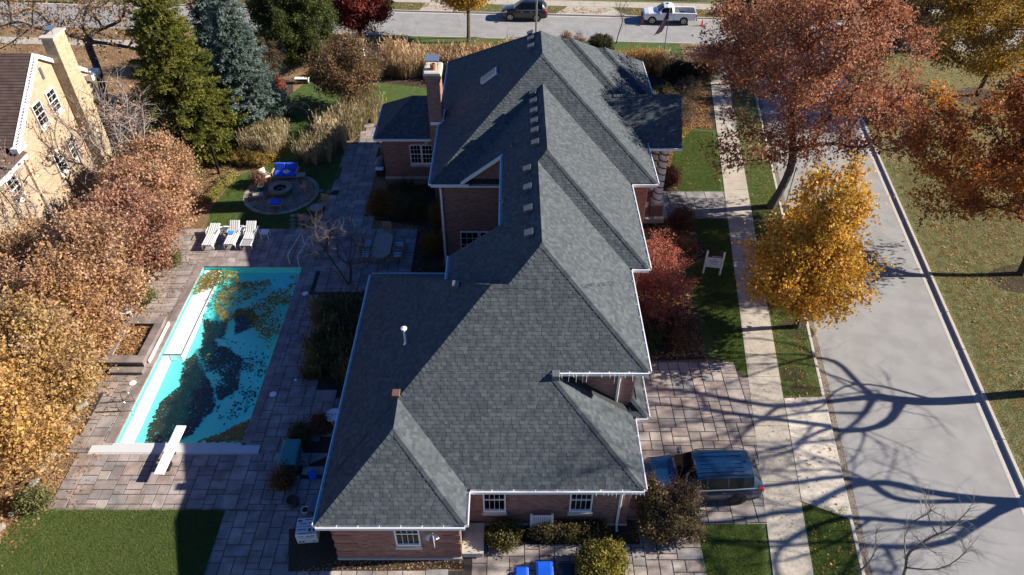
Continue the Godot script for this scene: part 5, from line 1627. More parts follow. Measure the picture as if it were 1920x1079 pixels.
func small_things() -> void:
	# deck storage chest
	var c := base("storage_chest", Vector3(-9.85, 0.03, -19.65), "teal plastic deck storage chest in the shade beside the bed", "chest", "", 0.03)
	obj("body", boxes([[-0.36, 0.36, 0, 0.5, -0.66, 0.66]], 0.03), M.teal_plastic, c)
	obj("lid", boxes([[-0.39, 0.39, 0.505, 0.6, -0.69, 0.69]], 0.05), M.teal_plastic, c)
	obj("lid_panel", boxes([[-0.3, 0.3, 0.602, 0.615, -0.58, 0.58]], 0.01), M.teal_plastic, c)
	# carton
	c = base("carton", Vector3(-8.3, 0.03, -15.95), "white printed cardboard carton standing at the corner of the house", "carton", "", 0.08)
	obj("box", boxes([[-0.42, 0.42, 0, 0.62, -0.38, 0.38]], 0.006), M.carton, c)
	obj("tape", boxes([[-0.42, 0.42, 0.6195, 0.623, -0.03, 0.03]]), M.limestone, c)
	var pr := []
	for q in [[-0.38, -0.2, -0.3, -0.22], [-0.1, 0.36, -0.32, -0.28], [-0.3, -0.02, -0.14, -0.1], [0.05, 0.35, -0.16, -0.12], [-0.36, 0.0, 0.12, 0.16], [0.08, 0.2, 0.1, 0.24], [0.26, 0.38, 0.1, 0.24], [-0.3, 0.3, 0.3, 0.33]]: pr.append([q[0], q[1], 0.62, 0.6225, q[2], q[3]])
	for q in [[-0.35, -0.1, 0.48, 0.52], [0.0, 0.35, 0.47, 0.53], [-0.3, 0.3, 0.38, 0.41], [-0.36, -0.26, 0.06, 0.16], [-0.22, -0.12, 0.06, 0.16], [0.2, 0.34, 0.08, 0.14]]: pr.append([q[0], q[1], q[2], q[3], 0.38, 0.3825])
	obj("print", boxes(pr), M.print_dark, c)
	pot("plant_pot", Vector3(-9.25, 0.03, -17.35), 0.27, 0.38, M.terracotta_dark, "round dark pot of soil on the shaded paving")
	pot("bucket", Vector3(-8.65, 0.03, -16.95), 0.17, 0.25, M.white_paint, "small white bucket between the dark pot and the grey tub")
	c = base("tub", Vector3(-8.1, 0.03, -17.2), "square grey plastic tub turned down under the gutter corner", "tub")
	obj("rim", boxes([[-0.42, 0.42, 0.3, 0.36, -0.42, 0.42]], 0.1), M.vent_metal, c)
	obj("body", boxes([[-0.36, 0.36, 0, 0.3, -0.36, 0.36]], 0.08), M.vent_metal, c)
	c = base("patio_table", Vector3(-8.3, 0.03, -21.75), "small round white table under the long garage gutter", "table")
	var b := MB.new()
	b.lathe(Vector3.ZERO, [Vector2(0, 0.52), Vector2(0.38, 0.52), Vector2(0.4, 0.5), Vector2(0.38, 0.47), Vector2(0, 0.47)], 26)
	obj("top", b.mesh(), M.white_paint, c)
	b = MB.new()
	b.lathe(Vector3.ZERO, [Vector2(0.22, 0), Vector2(0.2, 0.03), Vector2(0.04, 0.06), Vector2(0.04, 0.47)], 16)
	obj("stem", b.mesh(), M.white_paint, c)
	c = base("snow_shovel", Vector3(-8.75, 0.05, -18.75), "blue snow shovel lying in the bed below the gutter", "shovel", "", 0.6)
	b = MB.new()
	b.box(Transform3D(Basis(Vector3.RIGHT, 0.25), Vector3(0, 0.06, 0)), Vector3(0.3, 0.03, 0.42), 0.02)
	obj("blade", b.mesh(), M.bin_blue, c)
	b = MB.new()
	b.rod(Vector3(0, 0.1, -0.2), Vector3(0.1, 0.35, -1.4), 0.016)
	obj("handle", b.mesh(), M.grey_teak, c)
	# wheeled bins
	for q in [[0.36, -13.75, "bin_blue", "blue lidded recycling bin standing apart from the shrub", 0.56, 0.98], [1.23, -13.85, "bin_blue", "larger blue lidded recycling bin between the two others", 0.68, 1.08], [2.06, -13.82, "bin_black", "black lidded rubbish bin beside the yellow shrub", 0.62, 1.06]]:
		var w: float = q[4] / 2
		var h: float = q[5]
		c = base("wheeled_bin", Vector3(q[0], 0.022, q[1]), q[3], "bin", "", 0.02)
		b = MB.new()
		var lo := w * 0.78
		for s in 4:
			var p := [Vector2(-1, -1), Vector2(1, -1), Vector2(1, 1), Vector2(-1, 1)]
			var u: Vector2 = p[s]
			var v: Vector2 = p[(s + 1) % 4]
			b.quad(Vector3(u.x * lo, 0.05, u.y * lo), Vector3(v.x * lo, 0.05, v.y * lo), Vector3(v.x * w * 0.95, h - 0.08, v.y * w), Vector3(u.x * w * 0.95, h - 0.08, u.y * w))
		obj("body", b.mesh(), M[q[2]], c)
		obj("lid", boxes([[-w, w, h - 0.08, h, -w * 1.08, w * 1.1]], 0.05), M[q[2]], c)
		obj("lid_panel", boxes([[-w * 0.75, w * 0.75, h, h + 0.02, -w * 0.85, w * 0.8]], 0.02), M[q[2]], c)
		obj("handle", boxes([[-w * 0.8, w * 0.8, h - 0.07, h - 0.03, -w * 1.3, -w * 1.2]]), M.black_plastic, c)
		for s in [-1, 1]:
			var wm := MB.new()
			wm.tube([Vector3(s * w * 0.75, 0.11, -w * 0.9), Vector3(s * w * 0.95, 0.11, -w * 0.9)], [0.11, 0.11], 14)
			obj("wheel", wm.mesh(), M.rubber, c)
	# lattice panel against the garage wall
	c = base("lattice_panel", Vector3(1.2, 0.03, -16.12), "white lattice panel on posts against the garage wall", "trellis")
	for s in [-1, 1]: obj("post", boxes([[s * 0.42 - 0.045, s * 0.42 + 0.045, 0, 1.2, -0.045, 0.045]], 0.01), M.white_paint, c)
	obj("rail", boxes([[-0.375, 0.375, 1.08, 1.13, -0.02, 0.02], [-0.375, 0.375, 0.1, 0.15, -0.02, 0.02]]), M.white_paint, c)
	for i in 9: obj("slat", boxes([[-0.35 + 0.085 * i - 0.02, -0.35 + 0.085 * i + 0.02, 0.15, 1.08, 0.002, 0.012]]), M.white_paint, c)
	for i in 10: obj("slat", boxes([[-0.375, 0.375, 0.2 + 0.092 * i, 0.238 + 0.092 * i, -0.01, 0.001]]), M.white_paint, c)
	# yard sign
	c = base("yard_sign", Vector3(11.6, 0, -32.6), "white posted yard sign with a dark header panel on the front lawn", "sign", "", -0.17)
	for s in [-1, 1]:
		obj("post", boxes([[s * 0.47 - 0.05, s * 0.47 + 0.05, 0, 1.66, -0.05, 0.05]], 0.015), M.white_paint, c)
	obj("panel", boxes([[-0.40, 0.40, 0.62, 1.22, -0.012, 0.012]]), M.sign_white, c)
	obj("header", boxes([[-0.41, 0.41, 1.23, 1.45, -0.014, 0.014]]), M.print_black, c)
	obj("crossbar", boxes([[-0.42, 0.42, 0.52, 0.61, -0.035, 0.035]]), M.white_paint, c)
	var tm := TextMesh.new()
	tm.text = "properties"
	tm.font_size = 20; tm.pixel_size = 0.0052; tm.depth = 0.004
	obj("lettering", tm, M.white_paint, c).position = Vector3(0.08, 1.33, 0.018)
	var ln := []
	for q in [[-0.04, 0.04, 1.12], [-0.12, 0.12, 1.04], [-0.3, 0.28, 0.95], [-0.26, 0.24, 0.87], [-0.2, 0.12, 0.76], [0.14, 0.22, 0.75]]: ln.append([q[0], q[1], q[2], q[2] + 0.028, 0.0121, 0.015])
	obj("text_lines", boxes(ln), M.print_dark, c)
	# flag and its pole
	c = base("flagpole", Vector3(12.96, 0, -60.2), "slim grey flagpole rising from the tall grasses", "flagpole")
	b = MB.new()
	b.tube([Vector3.ZERO, Vector3(0, 5.2, 0)], [0.05, 0.03], 10)
	obj("pole", b.mesh(), M.steel_grey, c)
	b = MB.new()
	b.lathe(Vector3(0, 5.2, 0), [Vector2(0, 0), Vector2(0.06, 0.05), Vector2(0.05, 0.1), Vector2(0, 0.12)], 10)
	obj("finial", b.mesh(), M.steel_grey, c)
	c = base("flag", Vector3(12.92, 5.05, -60.2), "limp striped flag with a dark blue corner on the slim pole", "flag")
	for i in 9:
		b = MB.new()
		var segs := 8
		for k in segs:
			var pt := func(j: int, e: float) -> Vector3:
				var f := float(j) / segs
				return Vector3(-0.02 - (i + e) * 0.075 * (0.35 + 0.65 * f) - 0.35 * f * f, -1.75 * f - (i + e) * 0.03, 0.05 * sin((i + e) * 1.1 + f * 4.0))
			b.quad(pt.call(k, 0.0), pt.call(k, 1.0), pt.call(k + 1, 1.0), pt.call(k + 1, 0.0))
		obj("stripe", b.mesh(), M.flag_red if i % 2 == 0 else M.white_cloth, c)
	b = MB.new()
	for k in 3:
		var f0 := k / 8.0
		var f1 := (k + 1) / 8.0
		b.quad(Vector3(-0.01, -1.75 * f0 + 0.03, 0.06), Vector3(-0.2 - 0.1 * f0, -1.75 * f0, 0.08), Vector3(-0.2 - 0.1 * f1, -1.75 * f1, 0.08), Vector3(-0.01, -1.75 * f1 + 0.03, 0.06))
	obj("canton", b.mesh(), M.flag_blue, c)
	# street furniture
	c = base("street_pole", Vector3(2.25, 0, -67.6), "tall thin grey street pole standing behind the roof ridge", "pole")
	b = MB.new()
	b.tube([Vector3.ZERO, Vector3(0, 8.5, 0)], [0.09, 0.06], 12)
	obj("pole", b.smooth(), M.steel_grey, c)
	b = MB.new()
	b.lathe(Vector3(0, 0, 0), [Vector2(0.16, 0), Vector2(0.16, 0.12), Vector2(0.1, 0.25)], 12)
	obj("base", b.mesh(), M.steel_grey, c)
	c = base("sign_post", Vector3(17.85, 0, -39.5), "thin dark metal post beside the trunk of the brown tree", "post")
	b = MB.new()
	b.tube([Vector3.ZERO, Vector3(-0.02, 2.9, 0)], [0.04, 0.035], 8)
	obj("post", b.mesh(), M.steel_grey, c)
	obj("cap", boxes([[-0.06, 0.03, 2.9, 2.94, -0.04, 0.04]]), M.steel_grey, c)
	c = base("lamp_post", Vector3(-20.3, 0, -43.4), "black post with a small lamp below the green spruce", "lamp post")
	obj("post", boxes([[-0.07, 0.07, 0, 2.2, -0.07, 0.07]], 0.01), M.dark_metal, c)
	obj("cap", boxes([[-0.09, 0.09, 2.2, 2.26, -0.09, 0.09]], 0.02), M.dark_metal, c)
	c = base("garden_arbor", Vector3(-16.4, 0, -49.6), "thin black metal arch with a lantern over the grass walk", "arbor")
	for s in [-0.4, 0.4]:
		b = MB.new()
		var pts := []
		var rr := []
		for i in 15:
			var a := PI * i / 14
			pts.append(Vector3(-1.3 * cos(a), 1.5 + 0.75 * sin(a), s))
			rr.append(0.02)
		pts.push_front(Vector3(-1.3, 0, s)); rr.append(0.02)
		pts.append(Vector3(1.3, 0, s)); rr.append(0.02)
		b.tube(pts, rr, 6)
		obj("hoop", b.mesh(), M.dark_metal, c)
	for i in 6:
		b = MB.new()
		var a := PI * (i + 0.5) / 6
		b.rod(Vector3(-1.3 * cos(a), 1.5 + 0.75 * sin(a), -0.4), Vector3(-1.3 * cos(a), 1.5 + 0.75 * sin(a), 0.4), 0.012)
		obj("rung", b.mesh(), M.dark_metal, c)
	obj("lantern", boxes([[-0.1, 0.1, 2.25, 2.6, -0.1, 0.1], [-0.14, 0.14, 2.6, 2.65, -0.14, 0.14]], 0.02), M.dark_metal, c)
	c = base("string_lights", Vector3(-8.9, 2.9, -42.9), "string of clear bulbs hung from the garden room to the arch", "string lights")
	var a0 := Vector3.ZERO
	var e0 := Vector3(-6.3, -0.7, -6.4)
	var pp := []
	var rr2 := []
	for i in 21:
		var f := i / 20.0
		pp.append(a0.lerp(e0, f) + Vector3.DOWN * 0.9 * (1 - pow(2 * f - 1, 2)))
		rr2.append(0.008)
	b = MB.new()
	b.tube(pp, rr2, 4)
	obj("wire", b.mesh(), M.black_plastic, c)
	for i in range(1, 20, 2):
		b = MB.new()
		b.lathe(pp[i], [Vector2(0, -0.11), Vector2(0.035, -0.07), Vector2(0.02, -0.01), Vector2(0, 0)], 8)
		obj("bulb", b.mesh(), M.clear_lens, c)
	# iron fence and white gatepost at the far garden edge
	c = base("iron_fence", Vector3(-8, 0, cz(-8) + 4.6), "low black iron picket fence behind the dry grasses", "fence", "", -0.066)
	obj("rail", boxes([[-4, 6, 0.85, 0.88, -0.015, 0.015], [-4, 6, 0.15, 0.18, -0.015, 0.015]]), M.dark_metal, c)
	for i in 67: obj("picket", boxes([[-4 + 0.15 * i - 0.01, -4 + 0.15 * i + 0.01, 0, 1.0, -0.01, 0.01]]), M.dark_metal, c)
	c = base("gatepost", Vector3(-13.3, 0, -62.3), "white painted gate pillar behind the bronze shrub tree", "pillar")
	obj("shaft", boxes([[-0.25, 0.25, 0, 1.7, -0.25, 0.25]], 0.02), M.white_paint, c)
	obj("cap", boxes([[-0.34, 0.34, 1.7, 1.8, -0.34, 0.34]], 0.03), M.kerb, c)
	c = base("garden_bench", Vector3(-17.6, 0, -57.6), "small white bench by the big dark evergreen", "bench")
	obj("seat", boxes([[-0.6, 0.6, 0.4, 0.46, -0.22, 0.22]], 0.01), M.white_paint, c)
	for s in [-1, 1]: obj("leg", boxes([[s * 0.5 - 0.04, s * 0.5 + 0.04, 0, 0.4, -0.18, 0.18]]), M.white_paint, c)
	# chairs lost among the leaves by the spa
	c = chair(Vector3(-20.9, 0.03, -28.9), 0.6, M.white_metal, "white metal chair half under the hedge above the spa", "")
	c = chair(Vector3(-21.2, 0.03, -25.6), 1.9, M.white_metal, "white metal chair half under the hedge below the spa", "")
	# low fieldstone edging along the hedge bed
	var rng := RandomNumberGenerator.new()
	rng.seed = 12
	c = base("stone_edging", Vector3(-20.6, 0, -20), "low edging of grey fieldstones along the leafy hedge bed", "edging")
	for i in 26:
		var z := -33.5 + i * 0.72
		if z > -29 and z < -24.5: continue
		var mb := MB.new()
		mb.box(Transform3D(Basis(Vector3.UP, rng.randf()), Vector3(-20.75 - 0.03 * (z + 20) * (0.2 if z < -20 else 3.0) + rng.randf_range(-0.15, 0.15) + 20.6, 0.08, z + 20)), Vector3(rng.randf_range(0.3, 0.6), 0.2, rng.randf_range(0.25, 0.45)), 0.07)
		obj("stone", mb.mesh(), M.fieldstone, c)
	# pale picket rail beyond the far pavement
	c = base("picket_rail", Vector3(16.5, 0, cz(16.5, 11.2)), "pale picket rail along the far pavement behind the pickup", "fence", "", -0.066)
	obj("rail", boxes([[-4, 4, 0.7, 0.76, -0.02, 0.02], [-4, 4, 0.2, 0.26, -0.02, 0.02]]), M.white_paint, c)
	for i in 33: obj("picket", boxes([[-4 + 0.25 * i - 0.06, -4 + 0.25 * i + 0.06, 0, 0.85, 0.021, 0.04]]), M.white_paint, c)
const HEDGE := ["golden hornbeam at the lawn end of the hedgerow", "golden hornbeam beside the corner of lawn and pool deck", "golden hornbeam across the deck from the diving board", "tan and gold hornbeam across the deck from the pool handrails", "tan and gold hornbeam hanging over the raised spa", "tan hornbeam just past the raised spa, beside the long pool ledge", "tan hornbeam beside the far corner of the pool", "tan hornbeam beside the striped loungers", "tan hornbeam beside the terrace lawn, last of the hedgerow"]
var leaf_meshes := {}

func leaf_mesh(kind: String) -> ArrayMesh:
	if leaf_meshes.has(kind): return leaf_meshes[kind]
	var rng := RandomNumberGenerator.new()
	rng.seed = kind.hash()
	var b := MB.new()
	match kind:
		"broad", "small", "single":
			var n := 1 if kind == "single" else 6
			var ln := 0.15 if kind == "broad" else (0.085 if kind == "small" else 0.13)
			for i in n:
				var o := Vector3(rng.randfn(), rng.randfn(), rng.randfn()) * (0.0 if n == 1 else ln * 1.0)
				var d := Vector3(rng.randfn(), rng.randfn() * 0.6, rng.randfn()).normalized() if n > 1 else Vector3(1, 0, 0)
				var up := Vector3(rng.randfn() * 0.6, 1, rng.randfn() * 0.6).normalized() if n > 1 else Vector3.UP
				var s := d.cross(up).normalized()
				var m := o + d * ln * 0.45 - up * ln * 0.08
				var wd := ln * rng.randf_range(0.28, 0.42)
				b.col = Color.WHITE * rng.randf_range(0.75, 1.1)
				var tip := o + d * ln - up * ln * 0.1
				b.tri(o, m + s * wd + up * ln * 0.06, tip)
				b.tri(o, tip, m - s * wd + up * ln * 0.06)
		"needle":
			for i in 20:
				var f := (i % 5) / 4.0
				var o := Vector3(0.3 * f, 0.02 * rng.randfn(), 0.02 * rng.randfn())
				var d := Vector3(rng.randf_range(0.1, 1.0), rng.randf_range(-0.25, 0.9), rng.randf_range(-1.0, 1.0)).normalized()
				var s := d.cross(Vector3(rng.randfn(), 1, rng.randfn())).normalized() * rng.randf_range(0.022, 0.04)
				var e := o + d * rng.randf_range(0.1, 0.19)
				b.col = Color.WHITE * rng.randf_range(0.7, 1.2)
				b.tri(o - s, o + s, e)
		"plume":
			for i in 60:
				var a := rng.randf() * TAU
				var lean := rng.randf_range(0.05, 0.45)
				var h := rng.randf_range(0.55, 1.0)
				var o := Vector3(cos(a), 0, sin(a)) * rng.randf() * 0.22
				var d := Vector3(cos(a) * lean, 1, sin(a) * lean)
				var s := Vector3(-sin(a + 0.6), 0, cos(a + 0.6)) * 0.012
				var m := o + d * h * 0.55
				var e := o + d * h + Vector3(cos(a), -0.3, sin(a)) * lean * 0.35
				b.col = Color.WHITE * rng.randf_range(0.6, 1.1)
				b.quad(o - s, o + s, m + s, m - s)
				b.tri(m - s, m + s, e)
				if i % 3 == 0:
					b.col = Color(1.7, 1.65, 1.6)
					var p := e
					for k in 3:
						var q := p + Vector3(rng.randfn() * 0.03, 0.07, rng.randfn() * 0.03)
						b.tri(p - s * 2.5, p + s * 2.5, q)
						b.tri(p + Vector3(0.025, 0, 0), p - Vector3(0.025, 0, 0.01), q)
						p = p.lerp(q, 0.7)
		"turf":
			for i in 9:
				var a := rng.randf() * TAU
				var o := Vector3(rng.randfn(), 0, rng.randfn()) * 0.05
				var d := Vector3(cos(a) * 0.5, 1, sin(a) * 0.5).normalized() * rng.randf_range(0.035, 0.07)
				var s := Vector3(-sin(a), 0, cos(a)) * 0.006
				b.col = Color.WHITE * rng.randf_range(0.7, 1.15)
				b.tri(o - s, o + s, o + d)
	leaf_meshes[kind] = b.mesh()
	return leaf_meshes[kind]

func scatter(called: String, kind: String, m: Material, xf: Array, cols: Array, parent: Node3D = null) -> MultiMeshInstance3D:
	var mm := MultiMesh.new()
	mm.transform_format = MultiMesh.TRANSFORM_3D
	mm.use_colors = true
	mm.mesh = leaf_mesh(kind)
	mm.instance_count = xf.size()
	for i in xf.size():
		mm.set_instance_transform(i, xf[i])
		mm.set_instance_color(i, cols[i])
	var o := MultiMeshInstance3D.new()
	o.multimesh = mm
	o.material_override = m
	o.name = called if parent else numbered(called)
	o.set_meta("kind", "stuff")
	(parent if parent else self).add_child(o, true)
	return o

func rand_basis(rng: RandomNumberGenerator, s: float) -> Basis:
	var q := Quaternion(rng.randfn(), rng.randfn(), rng.randfn(), rng.randfn()).normalized()
	return Basis(q).scaled(Vector3.ONE * s)

# grows a skeleton: points sampled in the crown are joined one by one to the nearest branch; returns tips
func grow(rng: RandomNumberGenerator, env: Array, na: int, trunk_h: float, lean: Vector2, stems := 1) -> Dictionary:
	var pos: Array[Vector3] = []
	var par: Array[int] = []
	for s in stems:
		var off := Vector3.ZERO if stems == 1 else Vector3(cos(TAU * s / stems), 0, sin(TAU * s / stems)) * 0.15
		var prev := -1
		for k in 4:
			var f := k / 3.0
			pos.append(off * (1 + 2.5 * f) + Vector3(lean.x * f + rng.randf_range(-0.04, 0.04), trunk_h * f, lean.y * f + rng.randf_range(-0.04, 0.04)))
			par.append(prev)
			prev = pos.size() - 1
	var att := []
	var top := Vector3(lean.x, trunk_h, lean.y)
	var vol := 0.0
	for e in env: vol += e[3] * e[4] * e[5]
	for e in env:
		for i in int(na * e[3] * e[4] * e[5] / vol) + 1:
			var d := Vector3(rng.randfn(), rng.randfn(), rng.randfn()).normalized() * pow(rng.randf(), 0.4)
			var p := Vector3(e[0] + d.x * e[3], e[1] + d.y * e[4], e[2] + d.z * e[5])
			if p.y < 0.12: p.y = 0.12 + rng.randf() * 0.3
			att.append([p.distance_to(top), p])
	att.sort_custom(func(a, b): return a[0] < b[0])
	var tips := []
	for a in att:
		var p: Vector3 = a[1]
		var best := 3
		var bc := 1e9
		for i in range(2 if stems == 1 else 1, pos.size()):
			var q := pos[i]
			var c := p.distance_squared_to(q) + maxf(0.0, q.y - p.y) * 1.2
			if c < bc:
				bc = c
				best = i
		var q := pos[best]
		var ln := p.distance_to(q)
		var n := clampi(int(ln / 0.5), 1, 8)
		var last := best
		# the new limb leaves along its parent's direction, bends towards its tip and wanders a little
		var pd := (q - pos[par[best]]).normalized() if par[best] >= 0 else Vector3.UP
		var want := (p - q).normalized()
		var c1 := q + (pd * 0.55 + want * 0.45 + Vector3(rng.randfn(), rng.randfn(), rng.randfn()) * 0.22).normalized() * ln * 0.4
		var c2 := p - (want + Vector3.UP * 0.25 + Vector3(rng.randfn(), rng.randfn(), rng.randfn()) * 0.3).normalized() * ln * 0.3
		for k in range(1, n + 1):
			var f := float(k) / n
			var w := q.bezier_interpolate(c1, c2, p, f) + Vector3(rng.randfn(), rng.randfn(), rng.randfn()) * (0.03 if k < n else 0.0)
			pos.append(w)
			par.append(last)
			last = pos.size() - 1
		tips.append(last)
	var cnt := PackedInt32Array()
	var heir := PackedInt32Array()
	cnt.resize(pos.size())
	heir.resize(pos.size())
	heir.fill(-1)
	for i in range(pos.size() - 1, -1, -1):
		cnt[i] += 1
		var p := par[i]
		if p >= 0:
			cnt[p] += cnt[i]
			if heir[p] < 0 or cnt[i] > cnt[heir[p]]: heir[p] = i
	for it in 6:
		for i in pos.size():
			if par[i] >= 0 and heir[i] >= 0 and pos[i].y > 0.3: pos[i] = pos[i].lerp((pos[par[i]] + pos[heir[i]]) * 0.5, 0.5)
	return {"pos": pos, "par": par, "tips": tips}

func skeleton_mesh(g: Dictionary, rng: RandomNumberGenerator, tip_r: float, pw: float, bark: Color, twigs: int, max_r: float, tw_len := 0.5) -> ArrayMesh:
	var pos: Array = g.pos
	var par: Array = g.par
	var acc := PackedFloat32Array()
	acc.resize(pos.size())
	for i in g.tips: acc[i] = pow(tip_r, pw)
	for i in range(pos.size() - 1, -1, -1):
		if acc[i] <= 0.0: acc[i] = pow(tip_r, pw)
		if par[i] >= 0: acc[par[i]] += acc[i]
	var b := MB.new()
	for i in pos.size():
		if par[i] < 0: continue
		var r1 := minf(pow(acc[i], 1.0 / pw), max_r)
		var r0 := minf(pow(acc[par[i]], 1.0 / pw), maxf(r1 * 1.5, r1 + 0.01))
		r0 = minf(r0, max_r)
		if pos[par[i]].y < 0.1: r0 *= 1.35
		b.col = bark * (0.85 + 0.3 * rng.randf())
		b.tube([pos[par[i]], pos[i]], [r0, r1], 8 if r1 > 0.1 else (5 if r1 > 0.03 else 3), false)
	for i in g.tips:
		for k in twigs:
			b.col = bark * (0.9 + 0.3 * rng.randf())
			var p: Vector3 = pos[i]
			var q: Vector3 = pos[par[i]] if par[i] >= 0 else p - Vector3.UP
			var d := ((p - q).normalized() * 0.8 + Vector3(rng.randfn(), rng.randfn() + 0.3, rng.randfn()) * 0.6).normalized()
			var st := q.lerp(p, rng.randf_range(0.5, 1.0))
			var e := st + d * rng.randf_range(0.5, 1.2) * tw_len
			var e2 := e + (d + Vector3(rng.randfn(), rng.randfn(), rng.randfn()) * 0.4).normalized() * rng.randf_range(0.4, 0.9) * tw_len
			b.tube([st, e, e2], [tip_r * 0.8, tip_r * 0.55, tip_r * 0.3], 3, false)
	return b.mesh()

# o: at, env, n tips, h trunk, pal, lpt leaves per tip, lr spread, leaf kind, ls leaf scale, bark, tip_r, max_r, twigs
func tree(called: String, label: String, o: Dictionary) -> Node3D:
	var rng := RandomNumberGenerator.new()
	rng.seed = o.get("seed", 1) * 7919 + 13
	var at := Vector3(o.at[0], 0, o.at[1])
	var r := base(called, at, label, o.get("cat", "tree"), o.get("group", ""))
	var ln: Array = o.get("lean", [0, 0])
	var g := grow(rng, o.env, o.n, o.get("h", 1.5), Vector2(ln[0], ln[1]), o.get("stems", 1))
	obj("trunk" if o.get("cat", "tree") == "tree" else "stems", skeleton_mesh(g, rng, o.get("tip_r", 0.012), o.get("pw", 2.2), o.get("bark", Color(0.10, 0.085, 0.075)), o.get("twigs", 1), o.get("max_r", 0.3), o.get("tw", 0.4)), M.bark, r)
	var lpt: int = o.get("lpt", 0)
	if lpt > 0:
		var xf := []
		var cols := []
		var pal: Array = o.pal
		for ti in g.tips:
			var p: Vector3 = g.pos[ti]
			var q: Vector3 = g.pos[g.par[ti]]
			var tone: Color = pal[rng.randi() % pal.size()].lerp(pal[rng.randi() % pal.size()], rng.randf())
			var m := int(lpt * rng.randf_range(0.35, 1.5))
			for k in m:
				var lr: float = o.get("lr", 0.4)
				var w := p.lerp(q, rng.randf() * 0.5) + Vector3(rng.randfn(), rng.randfn() * 0.75, rng.randfn()) * lr * 0.6
				if w.y < 0.05: w.y = 0.05
				xf.append(Transform3D(rand_basis(rng, o.get("ls", 1.0) * rng.randf_range(0.75, 1.25)), w))
				var c: Color = tone.lerp(pal[rng.randi() % pal.size()], 0.45)
				cols.append(c * rng.randf_range(0.8, 1.2))
		scatter("crown" if o.get("cat", "tree") == "tree" else "foliage", o.get("leaf", "broad"), M.leaf, xf, cols, r)
	return r

func conifer(called: String, label: String, at: Vector2, hgt: float, rad: float, pal: Array, seed_: int, first := 0.4, full := 1.0) -> void:
	var rng := RandomNumberGenerator.new()
	rng.seed = seed_
	var r := base(called, Vector3(at.x, 0, at.y), label, "tree")
	var b := MB.new()
	b.col = Color(0.07, 0.05, 0.04)
	b.tube([Vector3.ZERO, Vector3(0, hgt * 0.5, 0), Vector3(0, hgt, 0)], [0.24, 0.14, 0.02], 8)
	var xf := []
	var cols := []
	var y := first
	while y < hgt - 0.15:
		var f := (y - first) / (hgt - first)
		var ln := rad * pow(1.0 - f, 0.8) * rng.randf_range(0.82, 1.1) + 0.12
		var nb := int((6 + 4 * (1 - f)) * full)
		var a0 := rng.randf() * TAU
		for k in nb:
			var a := a0 + TAU * k / nb + rng.randf_range(-0.25, 0.25)
			var l := ln * rng.randf_range(0.78, 1.12)
			var dir := Vector3(cos(a), 0, sin(a))
			var o := Vector3(0, y + rng.randf_range(-0.15, 0.15), 0)
			var bend := func(t: float) -> Vector3: return o + dir * l * t + Vector3.UP * (-0.28 * l * t + 0.22 * l * t * t)
			b.tube([bend.call(0.0), bend.call(0.5), bend.call(1.0)], [0.03, 0.02, 0.008], 3, false)
			var tone: Color = pal[rng.randi() % pal.size()].lerp(pal[rng.randi() % pal.size()], rng.randf())
			var t := 0.18
			while t < 1.02:
				for s in 3:
					var side := rng.randf_range(-1.0, 1.0)
					var sp := a + side * 1.0
					var d := Vector3(cos(sp), rng.randf_range(-0.25, 0.3), sin(sp)).normalized()
					var z := d.cross(Vector3.UP).normalized()
					var sc := rng.randf_range(0.8, 1.35) * (0.75 + 0.5 * (1 - f))
					var p: Vector3 = bend.call(t)
					p += Vector3(-dir.z, 0, dir.x) * side * (1.05 - t) * l * 0.28 + Vector3(rng.randfn(), rng.randfn(), rng.randfn()) * 0.06
					xf.append(Transform3D(Basis(d, z.cross(d), z).scaled(Vector3.ONE * sc), p))
					cols.append(tone * rng.randf_range(0.7, 1.3))
				t += 0.2 / maxf(l, 0.4)
		y += lerpf(0.42, 0.2, f)
	obj("trunk", b.mesh(), M.bark, r)
	scatter("crown", "needle", M.needle, xf, cols, r)

func grass_clump(at: Vector2, h: float, pal: Array, rng: RandomNumberGenerator, label: String, group: String) -> void:
	var r := base("ornamental_grass", Vector3(at.x, 0, at.y), label, "grass clump", group)
	var xf := []
	var cols := []
	for k in 9:
		var s := h * rng.randf_range(0.6, 1.2)
		xf.append(Transform3D(Basis(Vector3.UP, rng.randf() * TAU).scaled(Vector3(s * 0.75, s, s * 0.75)), Vector3(rng.randfn() * 0.24, 0, rng.randfn() * 0.24)))
		cols.append(pal[rng.randi() % pal.size()].lerp(pal[rng.randi() % pal.size()], rng.randf()) * rng.randf_range(0.8, 1.2))
	scatter("blades", "plume", M.straw, xf, cols, r)

